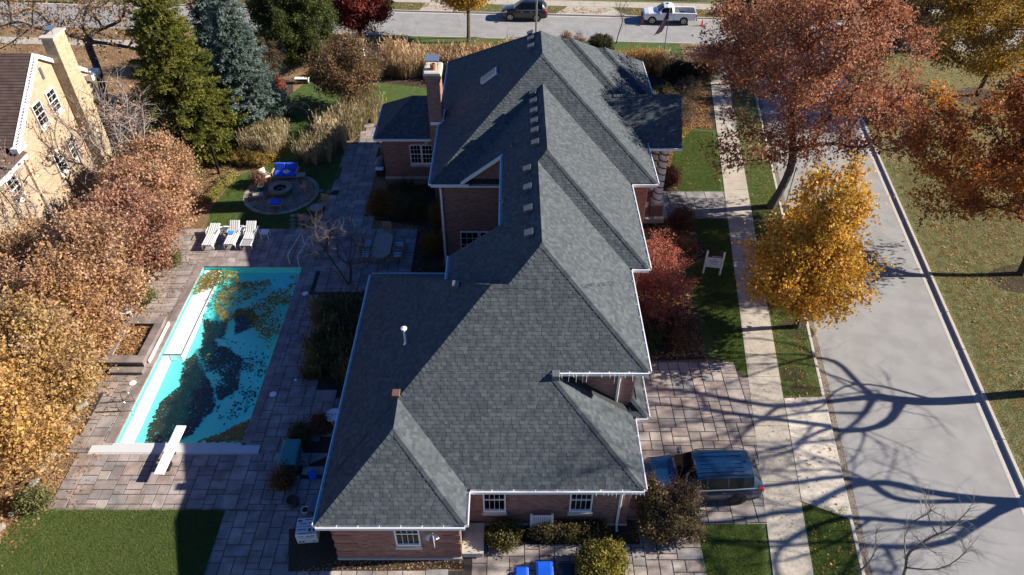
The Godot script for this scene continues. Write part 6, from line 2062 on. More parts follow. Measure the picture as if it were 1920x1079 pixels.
func trees() -> void:
	var brown := [Color(0.34, 0.115, 0.052), Color(0.46, 0.20, 0.10), Color(0.24, 0.085, 0.042), Color(0.54, 0.29, 0.18)]
	var grey := Color(0.13, 0.115, 0.10)
	tree("oak_tree", "large rusty brown oak leaning over the pavement by the front walk", {"at": [16.9, -39.4], "seed": 2, "env": [[1.2, 9.4, -2.0, 6.2, 4.4, 5.6], [5.2, 6.2, 0.5, 3.4, 2.2, 3.0], [-3.2, 5.4, 0.8, 2.3, 2.2, 2.6], [1.5, 12.3, -2, 3.5, 2.0, 3.5], [-2.5, 8.5, -6, 3.0, 3.0, 3.0], [0.6, 5.6, 1.2, 3.8, 1.7, 2.6]], "n": 440, "h": 3.4, "lean": [0.9, 0.0], "lpt": 25, "lr": 0.6, "pal": brown, "bark": Color(0.17, 0.145, 0.125), "max_r": 0.46, "pw": 2.0, "twigs": 2})
	tree("maple_tree", "rust and olive maple behind the large rusty oak", {"at": [19.5, -57.5], "seed": 3, "env": [[0, 6.5, 0, 3.4, 3.6, 3.2]], "n": 180, "h": 2.2, "lpt": 26, "lr": 0.6, "pal": [Color(0.182, 0.126, 0.042), Color(0.238, 0.105, 0.056), Color(0.126, 0.112, 0.035)], "bark": grey})
	tree("maple_tree", "golden brown spreading maple across the side street", {"at": [38.0, -55.3], "seed": 4, "env": [[-1.2, 6.4, 0, 6.8, 4.2, 5.6], [-3, 9, -2, 3.5, 2.5, 3.5], [-2.5, 4.6, 2.0, 3.5, 1.4, 3.0]], "n": 350, "h": 2.4, "lpt": 28, "lr": 0.65, "pal": [Color(0.286, 0.176, 0.030), Color(0.437, 0.260, 0.034), Color(0.185, 0.126, 0.034), Color(0.571, 0.336, 0.042)], "bark": Color(0.07, 0.06, 0.05), "max_r": 0.3})
	tree("plum_tree", "dark purple brown twiggy tree beside the golden maple", {"at": [33.0, -63.5], "seed": 5, "env": [[0, 5.4, 0, 4.6, 4.6, 4.0], [0.5, 2.6, 0.5, 3.8, 1.8, 3.2]], "n": 420, "h": 1.4, "lpt": 16, "lr": 0.5, "pal": [Color(0.07, 0.045, 0.05), Color(0.11, 0.07, 0.07)], "bark": Color(0.09, 0.075, 0.08), "twigs": 3})
	tree("plum_tree", "dark purple brown twiggy tree behind the golden maple", {"at": [41.5, -66.5], "seed": 19, "env": [[0, 5.0, 0, 4.6, 4.4, 3.8]], "n": 320, "h": 1.6, "lpt": 16, "lr": 0.5, "pal": [Color(0.08, 0.05, 0.05), Color(0.12, 0.075, 0.07), Color(0.16, 0.10, 0.06)], "bark": Color(0.09, 0.075, 0.08), "twigs": 2})
	conifer("fir_tree", "dark green fir across the side street by the purple tree", Vector2(34.0, -74), 8.0, 2.6, [Color(0.012, 0.026, 0.012), Color(0.02, 0.04, 0.016)], 71)
	tree("oak_tree", "dark red orange oak rooted in the park grass across the side street", {"at": [29.6, -32.6], "seed": 6, "env": [[-2.3, 7.2, -2.2, 6.0, 3.6, 5.0], [0, 9.6, -2, 4.5, 2.4, 4.0], [-5.2, 5.4, -0.5, 2.8, 1.6, 2.6]], "n": 340, "h": 2.6, "lean": [-0.4, 0], "lpt": 27, "lr": 0.58, "pal": [Color(0.322, 0.091, 0.036), Color(0.484, 0.161, 0.040), Color(0.202, 0.070, 0.036), Color(0.645, 0.302, 0.040)], "bark": Color(0.08, 0.065, 0.055), "max_r": 0.34, "twigs": 2})
	tree("maple_tree", "bright golden yellow maple at the kerb", {"at": [15.25, -28.2], "seed": 7, "env": [[-0.6, 4.3, 0.2, 3.3, 2.4, 3.0], [-0.2, 7.2, -0.2, 1.9, 2.8, 1.8]], "n": 290, "h": 1.5, "lpt": 21, "lr": 0.5, "pal": [Color(0.70, 0.39, 0.045), Color(0.58, 0.26, 0.03), Color(0.78, 0.50, 0.09), Color(0.34, 0.26, 0.04)], "bark": grey, "max_r": 0.15})
	# hedgerow along the pool
	var tan_ := [Color(0.391, 0.213, 0.115), Color(0.494, 0.299, 0.184), Color(0.287, 0.144, 0.075), Color(0.552, 0.356, 0.230)]
	var gold := [Color(0.58, 0.35, 0.09), Color(0.48, 0.26, 0.075), Color(0.66, 0.45, 0.20), Color(0.46, 0.28, 0.15)]
	var row := [[-23.8, -12.6, 6.0], [-22.9, -15.8, 6.2], [-21.6, -19.0, 6.8], [-21.4, -22.4, 6.6], [-21.8, -25.8, 6.4], [-21.9, -29.2, 6.2], [-21.8, -32.6, 5.6], [-22.0, -36.0, 5.0], [-22.8, -39.8, 4.6], [-25.8, -17.6, 6.8], [-25.6, -22.0, 6.6], [-25.8, -26.4, 5.8], [-25.8, -30.6, 4.6], [-29.6, -24.5, 5.6]]
	var i := 0
	for q in row:
		var h: float = q[2]
		var pal: Array = tan_.duplicate()
		if q[1] > -19.5: pal = gold.duplicate()
		elif q[1] > -27 and q[0] > -23: pal.append_array(gold)
		var tr := RandomNumberGenerator.new()
		tr.seed = 300 + i
		var k1 := tr.randf_range(0.85, 1.15)
		var k2 := tr.randf_range(0.9, 1.1)
		for c in pal.size(): pal[c] = Color(pal[c].r * k1, pal[c].g * k1 * k2, pal[c].b * k1)
		var place: String = HEDGE[i] if i < HEDGE.size() else "tan leaved hornbeam of the rear row, behind the hedgerow along the pool"
		tree("hornbeam_tree", place, {"at": [q[0], q[1]], "seed": 20 + i, "group": "hornbeams of the hedgerow by the pool" if i < HEDGE.size() else "hornbeams behind the hedgerow", "env": [[0.2, h * 0.62, 0, 2.45, h * 0.4, 2.35], [0.5, h * 0.3, 0, 2.0, h * 0.24, 2.1]], "n": 210, "h": 0.9, "lpt": 27, "lr": 0.52, "ls": 0.9, "pal": pal, "bark": Color(0.36, 0.32, 0.29), "max_r": 0.14, "twigs": 2, "tw": 0.6})
		i += 1
	# bare upright trees before the cream house
	i = 0
	for q in [[-25.8, -38.6, 8.4, "tall bare pale stemmed tree before the upper windows of the cream house"], [-25.0, -42.6, 7.8, "bare many stemmed tree before the chimney of the cream house"], [-27.0, -33.6, 7.6, "bare pale stemmed tree before the lower wing of the cream house"], [-24.2, -40.0, 6.6, "bare fan of pale stems before the lower windows of the cream house"], [-27.2, -29.8, 6.8, "bare pale stemmed tree at the end of the hedgerow by the cream house"], [-24.0, -45.2, 5.2, "low bare thicket tree between the cream house and the spruce"]]:
		var h: float = q[2]
		tree("bare_tree", q[3], {"at": [q[0], q[1]], "seed": 50 + i, "stems": 7, "env": [[0, h * 0.64, 0, 1.9, h * 0.38, 1.9]], "n": 110, "h": 2.4, "lpt": 1, "lr": 0.3, "pal": tan_, "bark": Color(0.50, 0.44, 0.42), "tip_r": 0.014, "pw": 2.3, "twigs": 2, "tw": 0.8, "max_r": 0.1})
		i += 1
	conifer("spruce_tree", "tall yellow green spruce beside the seating terrace", Vector2(-22.9, -46.9), 13.6, 3.5, [Color(0.163, 0.175, 0.025), Color(0.106, 0.125, 0.022), Color(0.213, 0.213, 0.037)], 61, 0.3, 1.25)
	conifer("spruce_tree", "blue grey spruce beside the tall green spruce", Vector2(-19.8, -50.6), 11.5, 2.7, [Color(0.176, 0.243, 0.216), Color(0.121, 0.176, 0.149), Color(0.243, 0.311, 0.284)], 62, 0.3, 1.2)
	conifer("spruce_tree", "slim blue grey spruce hidden behind the tall green spruce", Vector2(-22.6, -54.5), 12.0, 2.3, [Color(0.176, 0.257, 0.230), Color(0.121, 0.189, 0.162), Color(0.243, 0.324, 0.297)], 63, 0.3, 1.1)
	tree("yew_tree", "broad dark green evergreen at the far end of the garden", {"at": [-18.4, -61.2], "seed": 8, "env": [[0, 4.4, 0, 3.6, 4.4, 3.0]], "n": 420, "h": 0.8, "lpt": 42, "lr": 0.5, "leaf": "small", "ls": 1.5, "pal": [Color(0.046, 0.072, 0.016), Color(0.078, 0.104, 0.021), Color(0.111, 0.130, 0.026)], "bark": Color(0.06, 0.045, 0.04)})
	tree("maple_tree", "round crimson maple beside the cross street", {"at": [-14.0, -66.4], "seed": 9, "env": [[0.2, 3.9, 0, 2.9, 3.0, 2.6]], "n": 300, "h": 1.0, "lpt": 30, "lr": 0.45, "pal": [Color(0.210, 0.030, 0.027), Color(0.330, 0.068, 0.053), Color(0.135, 0.022, 0.027)], "bark": grey})
	tree("maple_tree", "yellow street maple with a clear straight trunk", {"at": [-4.0, -66.1], "seed": 10, "env": [[-0.2, 5.2, -0.4, 3.1, 2.3, 2.8]], "n": 200, "h": 2.4, "lpt": 30, "lr": 0.5, "pal": [Color(0.56, 0.34, 0.035), Color(0.48, 0.25, 0.025), Color(0.62, 0.42, 0.08)], "bark": Color(0.20, 0.17, 0.14), "max_r": 0.22, "pw": 2.0})
	tree("crab_apple_tree", "small bronze leaved tree on the back lawn", {"at": [-13.0, -53.2], "seed": 11, "env": [[0.2, 3.5, 0, 3.0, 2.5, 2.6]], "n": 240, "h": 1.3, "lpt": 18, "lr": 0.5, "ls": 0.85, "pal": [Color(0.17, 0.09, 0.045), Color(0.27, 0.16, 0.075), Color(0.12, 0.08, 0.03), Color(0.32, 0.22, 0.12)], "bark": grey, "twigs": 3, "max_r": 0.14})
	tree("elm_tree", "big dark limbed thin leaved tree beyond the cream house", {"at": [-32.5, -53.6], "seed": 12, "env": [[2, 8.5, -2, 8.5, 4.0, 6.0], [-6, 6.5, -1, 5, 2.2, 4], [6.0, 5.0, -1, 3.5, 1.5, 3]], "n": 300, "h": 1.7, "lean": [0.4, 0], "lpt": 9, "lr": 0.9, "pal": [Color(0.40, 0.26, 0.14), Color(0.30, 0.17, 0.08)], "bark": Color(0.19, 0.165, 0.145), "max_r": 0.5, "pw": 2.0, "twigs": 3, "tip_r": 0.016})
	tree("sapling", "young bare street tree near the clipped round hedge", {"at": [9.7, -65.9], "seed": 13, "env": [[0, 2.9, 0, 0.8, 1.5, 0.8]], "n": 50, "h": 1.3, "bark": Color(0.22, 0.19, 0.17), "tip_r": 0.008, "twigs": 4, "max_r": 0.05})
	# bare street trees; most of them stand just outside the view and throw branch shadows on the road
	for q in [[28.2, -23.8, 17.0, 14, "tall bare street tree in the park strip across the road"], [28.6, -17.8, 19.0, 15, "tall bare street tree in the park strip, with a broad trunk"], [29.5, -10.0, 17.0, 16, "tall bare street tree in the park strip, out past the others"]]:
		var h: float = q[2]
		tree("bare_street_tree", q[4], {"at": [q[0], q[1]], "seed": q[3], "env": [[-0.5, h * 0.62, 0, 6.0, h * 0.36, 5.5]], "n": 480, "h": 3.5, "bark": Color(0.12, 0.105, 0.09), "tip_r": 0.014, "pw": 2.15, "twigs": 3, "tw": 0.8, "max_r": 0.45})
	tree("sapling", "bare grey sapling on the verge below the driveway apron", {"at": [13.2, -12.5], "seed": 17, "env": [[0.3, 6.0, 0, 1.3, 2.3, 1.3]], "n": 60, "h": 2.5, "bark": Color(0.36, 0.33, 0.31), "tip_r": 0.008, "pw": 2.0, "twigs": 5, "tw": 0.4, "max_r": 0.045})
	tree("sapling", "thin bare sapling beside the larger verge sapling", {"at": [12.5, -13.3], "seed": 18, "env": [[0.1, 3.6, 0, 0.5, 1.4, 0.5]], "n": 18, "h": 2.0, "bark": Color(0.36, 0.33, 0.31), "tip_r": 0.008, "pw": 2.0, "twigs": 4, "tw": 0.35, "max_r": 0.035})

func shrub(called: String, label: String, x: float, z: float, env: Array, n: int, lpt: int, pal: Array, sd: int, more := {}) -> void:
	var o := {"at": [x, z], "seed": sd, "env": env, "n": n, "h": 0.3, "stems": 5, "lpt": lpt, "lr": 0.28, "leaf": "small", "pal": pal, "bark": Color(0.16, 0.13, 0.115), "max_r": 0.035, "tip_r": 0.006, "twigs": 1, "cat": "shrub"}
	o.merge(more, true)
	tree(called, label, o)

func shrubs() -> void:
	var red := [Color(0.390, 0.091, 0.065), Color(0.494, 0.169, 0.117), Color(0.286, 0.078, 0.065), Color(0.546, 0.247, 0.169)]
	var olive := [Color(0.10, 0.085, 0.03), Color(0.065, 0.07, 0.02), Color(0.17, 0.12, 0.05)]
	var dull := [Color(0.15, 0.10, 0.07), Color(0.22, 0.15, 0.10), Color(0.11, 0.085, 0.05)]
	var green := [Color(0.03, 0.05, 0.012), Color(0.055, 0.075, 0.018), Color(0.08, 0.095, 0.025)]
	shrub("japanese_maple", "wide coral red Japanese maple against the front of the house", 7.6, -30.6, [[0.0, 2.3, -0.6, 1.7, 1.3, 1.7], [0.6, 1.7, 0.9, 1.8, 1.0, 1.5], [0.2, 1.2, 2.6, 1.6, 0.9, 1.1], [1.3, 1.2, -1.4, 1.0, 0.8, 1.0], [-0.6, 1.2, 2.0, 0.9, 0.8, 1.6]], 220, 15, red, 31, {"lr": 0.4, "ls": 1.1, "max_r": 0.07, "twigs": 2})
	shrub("shrub", "dark red and olive shrub below the red maple", 8.6, -27.4, [[0, 0.7, 0, 1.1, 0.7, 1.1]], 90, 22, [Color(0.12, 0.05, 0.035), Color(0.10, 0.07, 0.03), Color(0.18, 0.09, 0.05)], 32)
	shrub("shrub", "deep green shrub against the front wall by the driveway", 6.9, -26.9, [[0, 0.6, 0, 0.9, 0.6, 1.0]], 80, 24, green, 33)
	shrub("viburnum", "russet and green shrub growing between the garage and the parked SUV", 6.2, -16.25, [[-0.15, 1.0, 0.1, 1.05, 0.95, 0.95], [0.6, 1.35, -0.35, 0.7, 0.95, 0.7], [-0.6, 1.7, -0.5, 0.55, 0.8, 0.5], [0.9, 0.8, 0.3, 0.6, 0.6, 0.55]], 200, 30, [Color(0.24, 0.115, 0.075), Color(0.10, 0.105, 0.03), Color(0.30, 0.16, 0.11), Color(0.14, 0.115, 0.045), Color(0.07, 0.085, 0.025)], 34, {"twigs": 4, "tw": 0.4})
	shrub("box_shrub", "clipped yellow green block shrub beside the black bin", 3.45, -14.25, [[0, 0.85, 0, 0.85, 0.78, 0.75], [0.2, 1.3, -0.1, 0.6, 0.35, 0.5], [-0.25, 1.25, 0.2, 0.55, 0.35, 0.5]], 240, 44, [Color(0.19, 0.17, 0.025), Color(0.29, 0.24, 0.04), Color(0.10, 0.11, 0.02), Color(0.36, 0.28, 0.03)], 35, {"lr": 0.22})
	shrub("shrub", "small olive shrub beside the side door landing", -0.25, -15.65, [[0, 0.5, 0, 0.6, 0.5, 0.5]], 70, 28, [Color(0.12, 0.11, 0.025), Color(0.20, 0.16, 0.04), Color(0.06, 0.065, 0.02)], 36, {"lr": 0.2})
	for k in 3: shrub("low_shrub", "low dark shrub in the bed along the garage wall", 1.35 + k * 1.0, -15.95, [[0, 0.3, 0, 0.55, 0.3, 0.35]], 40, 24, olive, 37 + k, {"group": "low shrubs along the garage wall", "lr": 0.2})
	shrub("round_hedge", "clipped round green hedge by the cross street", 8.05, -64.0, [[0, 0.75, 0, 1.15, 0.75, 0.8]], 160, 40, [Color(0.05, 0.062, 0.018), Color(0.08, 0.09, 0.03)], 41, {"lr": 0.2})
	shrub("shrub", "pale pink brown shrub beyond the house roof", 5.2, -63.2, [[0, 1.1, 0, 1.3, 1.1, 1.0]], 120, 22, [Color(0.28, 0.16, 0.12), Color(0.36, 0.24, 0.19), Color(0.20, 0.12, 0.08)], 42)
	shrub("shrub", "grey twiggy round shrub beside the portico", 12.6, -50.8, [[0, 1.0, 0, 1.6, 1.0, 1.5]], 220, 6, dull, 43, {"twigs": 5, "tw": 0.3, "bark": Color(0.20, 0.16, 0.14)})
	shrub("shrub", "pinkish spent flowering shrub beside the far roof corner", 10.2, -52.6, [[0, 0.8, 0, 1.3, 0.8, 1.0]], 120, 18, [Color(0.26, 0.16, 0.12), Color(0.34, 0.23, 0.17), Color(0.16, 0.13, 0.06)], 44)
	shrub("shrub", "olive shrub at the lawn edge behind the portico", 12.2, -53.8, [[0, 0.7, 0, 0.9, 0.7, 0.8]], 80, 20, olive, 45)
	shrub("shrub", "dark brown twiggy shrub in the front corner bed", 14.2, -55.0, [[0, 0.8, 0, 1.3, 0.8, 1.1]], 140, 8, dull, 46, {"twigs": 4, "tw": 0.3})
	shrub("shrub", "tan and olive shrub at the pavement corner", 16.0, -58.4, [[0, 0.8, 0, 1.4, 0.8, 1.2]], 130, 22, [Color(0.20, 0.15, 0.06), Color(0.12, 0.10, 0.035), Color(0.28, 0.19, 0.08)], 47)
	shrub("evergreen_shrub", "dark domed evergreen shrub in the front corner bed", 14.2, -57.5, [[0, 0.9, 0, 1.3, 0.9, 1.0]], 150, 36, [Color(0.015, 0.02, 0.008), Color(0.03, 0.035, 0.012)], 48)
	shrub("rose_bush", "dark red leaved bush below the white columns", 10.7, -42.3, [[0, 0.6, 0, 0.6, 0.6, 0.8]], 70, 16, [Color(0.16, 0.03, 0.025), Color(0.06, 0.06, 0.02), Color(0.22, 0.06, 0.03)], 49)
	shrub("rose_bush", "dark twiggy bush with red leaves before the brick pier", 10.6, -37.2, [[0, 0.7, 0, 0.8, 0.7, 0.7]], 110, 7, [Color(0.14, 0.03, 0.025), Color(0.07, 0.05, 0.02)], 50, {"twigs": 4, "tw": 0.4})
	for q in [[9.2, -35.9, "low yellow and red ground shrub on the leaf covered front bed"], [10.3, -34.9, "low yellow green ground shrub at the lawn edge of the front bed"], [7.3, -35.2, "olive ground shrub by the front wall"]]:
		shrub("ground_shrub", q[2], q[0], q[1], [[0, 0.3, 0, 0.8, 0.3, 0.6]], 60, 18, [Color(0.22, 0.14, 0.04), Color(0.12, 0.10, 0.03), Color(0.28, 0.10, 0.05), Color(0.34, 0.22, 0.06)], int(51 + q[0]))
	# shaded court beds
	for q in [[-8.2, -39.0, 1.2, 0.8, "amber fringed shrub mass beside the garden path"], [-6.6, -38.6, 1.3, 0.9, "dark olive shrub beside the dining patio"], [-7.2, -40.6, 1.0, 0.7, "brown shrub under the garden room wall"], [-4.3, -37.6, 0.8, 1.0, "orange leaved shrub against the court wall"], [-4.7, -34.8, 0.7, 0.7, "yellowing shrub by the court doors"], [-4.2, -31.8, 0.9, 0.7, "dark green shrub in the narrow court bed"]]:
		shrub("court_shrub", q[4], q[0], q[1], [[0, q[3] * 0.8, 0, q[2], q[3] * 0.8, q[2] * 0.8]], 110, 22, [Color(0.24, 0.13, 0.02), Color(0.13, 0.09, 0.02), Color(0.33, 0.15, 0.02)] if "orange" in q[4] or "amber" in q[4] or "yellow" in q[4] else olive, int(-q[1] * 3))
	shrub("bare_shrub_tree", "bare silvery branched small tree by the pool corner", -9.3, -31.6, [[0, 2.4, 0, 1.9, 1.5, 1.6], [-1.0, 2.8, -1.0, 1.3, 1.3, 1.3]], 170, 0, dull, 55, {"h": 0.8, "bark": Color(0.16, 0.14, 0.135), "max_r": 0.07, "twigs": 4, "tw": 0.5, "tip_r": 0.008})
	for q in [[-9.7, -20.9, "frosty green plant in the corner of the small bed"], [-9.95, -18.45, "brown and amber plant at the end of the storage chest"], [-8.9, -21.4, "rust brown plant beside the round white table"]]:
		shrub("bed_plant", q[2], q[0], q[1], [[0, 0.35, 0, 0.4, 0.35, 0.4]], 50, 12, olive if "green" in q[2] else [Color(0.22, 0.09, 0.035), Color(0.14, 0.08, 0.03)], int(-q[1] * 5))
	var pt := pot("plant_pot", Vector3(-16.85, 0.03, -41.4), 0.22, 0.35, M.teal_plastic, "green pot at the lit edge of the round terrace")
	pt.set_meta("category", "pot")
	shrub("pot_plant", "rusty spent plant above the green pot on the terrace", -17.05, -41.9, [[0, 0.6, 0, 0.4, 0.5, 0.4]], 50, 10, [Color(0.28, 0.11, 0.06), Color(0.2, 0.12, 0.08)], 57)
	# far garden
	shrub("lilac_shrub", "tall green and purple brown shrub before the dark evergreen", -20.6, -58.4, [[0, 2.2, 0, 1.5, 2.2, 1.4]], 200, 26, [Color(0.12, 0.10, 0.05), Color(0.16, 0.10, 0.075), Color(0.09, 0.09, 0.03)], 58)
	shrub("burning_bush", "bright red bush between the blue spruce and the lilac", -19.4, -55.2, [[0, 0.9, 0, 0.8, 0.9, 0.7]], 90, 24, [Color(0.34, 0.06, 0.04), Color(0.42, 0.10, 0.06)], 59)
	shrub("forsythia", "yellow green bush before the cream house wall", -24.6, -40.8, [[0, 2.3, 0, 1.4, 1.7, 1.4]], 130, 14, [Color(0.30, 0.27, 0.05), Color(0.20, 0.19, 0.05)], 60, {"h": 0.6})
	shrub("oakleaf_shrub", "orange brown shrub by the chimney end of the grass bed", 0.2, -59.4, [[0, 0.8, 0, 1.4, 0.8, 0.9]], 110, 20, [Color(0.32, 0.13, 0.06), Color(0.24, 0.10, 0.05)], 61)
	for q in [[-17.8, -44.9, "yellow leaved low shrub under the spruce"], [-19.0, -45.2, "golden low shrub beside the lamp post"], [-16.3, -58.6, "low dark plant by the white bench"]]:
		shrub("low_shrub", q[2], q[0], q[1], [[0, 0.4, 0, 1.0, 0.4, 0.8]], 80, 20, [Color(0.36, 0.25, 0.04), Color(0.16, 0.15, 0.03), Color(0.28, 0.15, 0.05)], int(-q[1] * 7))
	for k in 6:
		shrub("daylily", "pale yellow daylily tuft along the hedge bed", -19.9 + 0.12 * k, -40.2 - 0.55 * k, [[0, 0.2, 0, 0.32, 0.2, 0.3]], 24, 12, [Color(0.42, 0.34, 0.10), Color(0.24, 0.24, 0.06)], 80 + k, {"group": "daylily tufts along the hedge bed", "lr": 0.16})
	for q in [[-20.2, -33.6, "bright yellow green plant at the foot of the hedge"], [-20.6, -30.4, "grey green low shrub above the spa"], [-20.2, -17.4, "pale green plant on the leafy bed beside the deck corner"]]:
		shrub("bed_plant", q[2], q[0], q[1], [[0, 0.35, 0, 0.55, 0.35, 0.5]], 60, 16, [Color(0.16, 0.17, 0.05), Color(0.28, 0.26, 0.10), Color(0.07, 0.09, 0.04)], int(-q[1] * 11))
	# ornamental grasses
	var rng := RandomNumberGenerator.new()
	rng.seed = 90
	var straw := [Color(0.540, 0.392, 0.230), Color(0.419, 0.284, 0.149), Color(0.648, 0.499, 0.324)]
	var green_straw := [Color(0.42, 0.34, 0.20), Color(0.52, 0.43, 0.29), Color(0.25, 0.23, 0.11)]
	for k in 46:
		var x := -10.5 + (k % 16) * 0.82 + rng.randf_range(-0.25, 0.25)
		grass_clump(Vector2(x, -58.6 - (k / 16) * 1.2 + x * 0.05 + rng.randf_range(-0.3, 0.3)), rng.randf_range(1.5, 2.1), straw, rng, "tall straw coloured grass clump in the bed along the cross street", "straw grasses along the cross street")
	for k in 30:
		var f := (k / 3) / 9.0
		grass_clump(Vector2(lerpf(-14.4, -11.6, f) + (k % 3) * 0.7 - 0.5 + rng.randf_range(-0.2, 0.2), lerpf(-45.3, -52.0, f) + rng.randf_range(-0.3, 0.3)), rng.randf_range(1.2, 1.7), green_straw, rng, "straw and green grass clump beside the garden path", "grasses beside the garden path")
	for k in 16:
		grass_clump(Vector2(-18.9 + (k % 4) * 0.6 + rng.randf_range(-0.2, 0.2), -46.0 - (k / 4) * 0.9), rng.randf_range(1.1, 1.6), green_straw, rng, "straw and green grass clump below the blue spruce", "grasses below the blue spruce")
	for k in 14:
		grass_clump(Vector2(9.2 + (k % 7) * 0.62 + rng.randf_range(-0.2, 0.2), -60.6 + (k / 7) * 1.1), rng.randf_range(1.2, 1.6), [Color(0.55, 0.33, 0.10), Color(0.48, 0.27, 0.07), Color(0.58, 0.44, 0.24)], rng, "golden feathery grass clump near the flagpole", "golden grasses near the flagpole")
	for k in 8:
		grass_clump(Vector2(13.2 + (k % 4) * 0.6, -60.0 + (k / 4) * 0.9), rng.randf_range(1.0, 1.5), green_straw, rng, "green and straw grass clump at the foot of the flagpole", "grasses at the flagpole")
	for k in 20:
		grass_clump(Vector2(-10.2 + (k % 4) * 0.75 + rng.randf_range(-0.2, 0.2), -24.6 - (k / 4) * 1.15 + rng.randf_range(-0.2, 0.2)), rng.randf_range(1.0, 1.5), [Color(0.20, 0.17, 0.07), Color(0.12, 0.13, 0.04), Color(0.28, 0.22, 0.12)], rng, "dull green grass clump in the shaded bed beside the pool", "grasses in the shaded bed")

func strew(called: String, label: String, poly: Array, n: int, y: float, pal: Array, sd: int, s := 1.0, flat := 0.35, clump := 0.0, kind := "single", m := "leaf") -> void:
	var rng := RandomNumberGenerator.new()
	rng.seed = sd
	var pl := P2(poly)
	var lo := pl[0]
	var hi := pl[0]
	for p in pl:
		lo = Vector2(minf(lo.x, p.x), minf(lo.y, p.y))
		hi = Vector2(maxf(hi.x, p.x), maxf(hi.y, p.y))
	var y0 := y
	var nz := FastNoiseLite.new()
	nz.seed = sd
	nz.frequency = 0.35
	var xf := []
	var cols := []
	var tries := 0
	while xf.size() < n and tries < n * 12:
		tries += 1
		var p := Vector2(rng.randf_range(lo.x, hi.x), rng.randf_range(lo.y, hi.y))
		if not Geometry2D.is_point_in_polygon(p, pl): continue
		if clump > 0.0 and nz.get_noise_2d(p.x, p.y) < rng.randf_range(-0.5, 0.5) * (1.0 - clump) + (clump - 0.5) * 0.5: continue
		if y0 < -5: y = -0.485 - 0.45 * (p.y + 33.3) / 12.75   # on the sloping pool floor
		var b := Basis(Vector3.UP, rng.randf() * TAU)
		if kind == "single": b = Basis(Vector3(rng.randfn() * flat, 0, rng.randfn() * flat).limit_length(1.4).normalized() if flat > 0 else Vector3.RIGHT, rng.randfn() * flat) * b
		xf.append(Transform3D(b.scaled(Vector3.ONE * s * rng.randf_range(0.65, 1.25)), Vector3(p.x, y + rng.randf() * 0.015 * (1.0 if flat > 0 else 0.2), p.y)))
		cols.append(pal[rng.randi() % pal.size()].lerp(pal[rng.randi() % pal.size()], rng.randf()) * rng.randf_range(0.75, 1.2))
	var o := scatter(called, kind, M[m], xf, cols)
	tag(o, label, "leaves" if kind == "single" else "grass", "", "stuff")

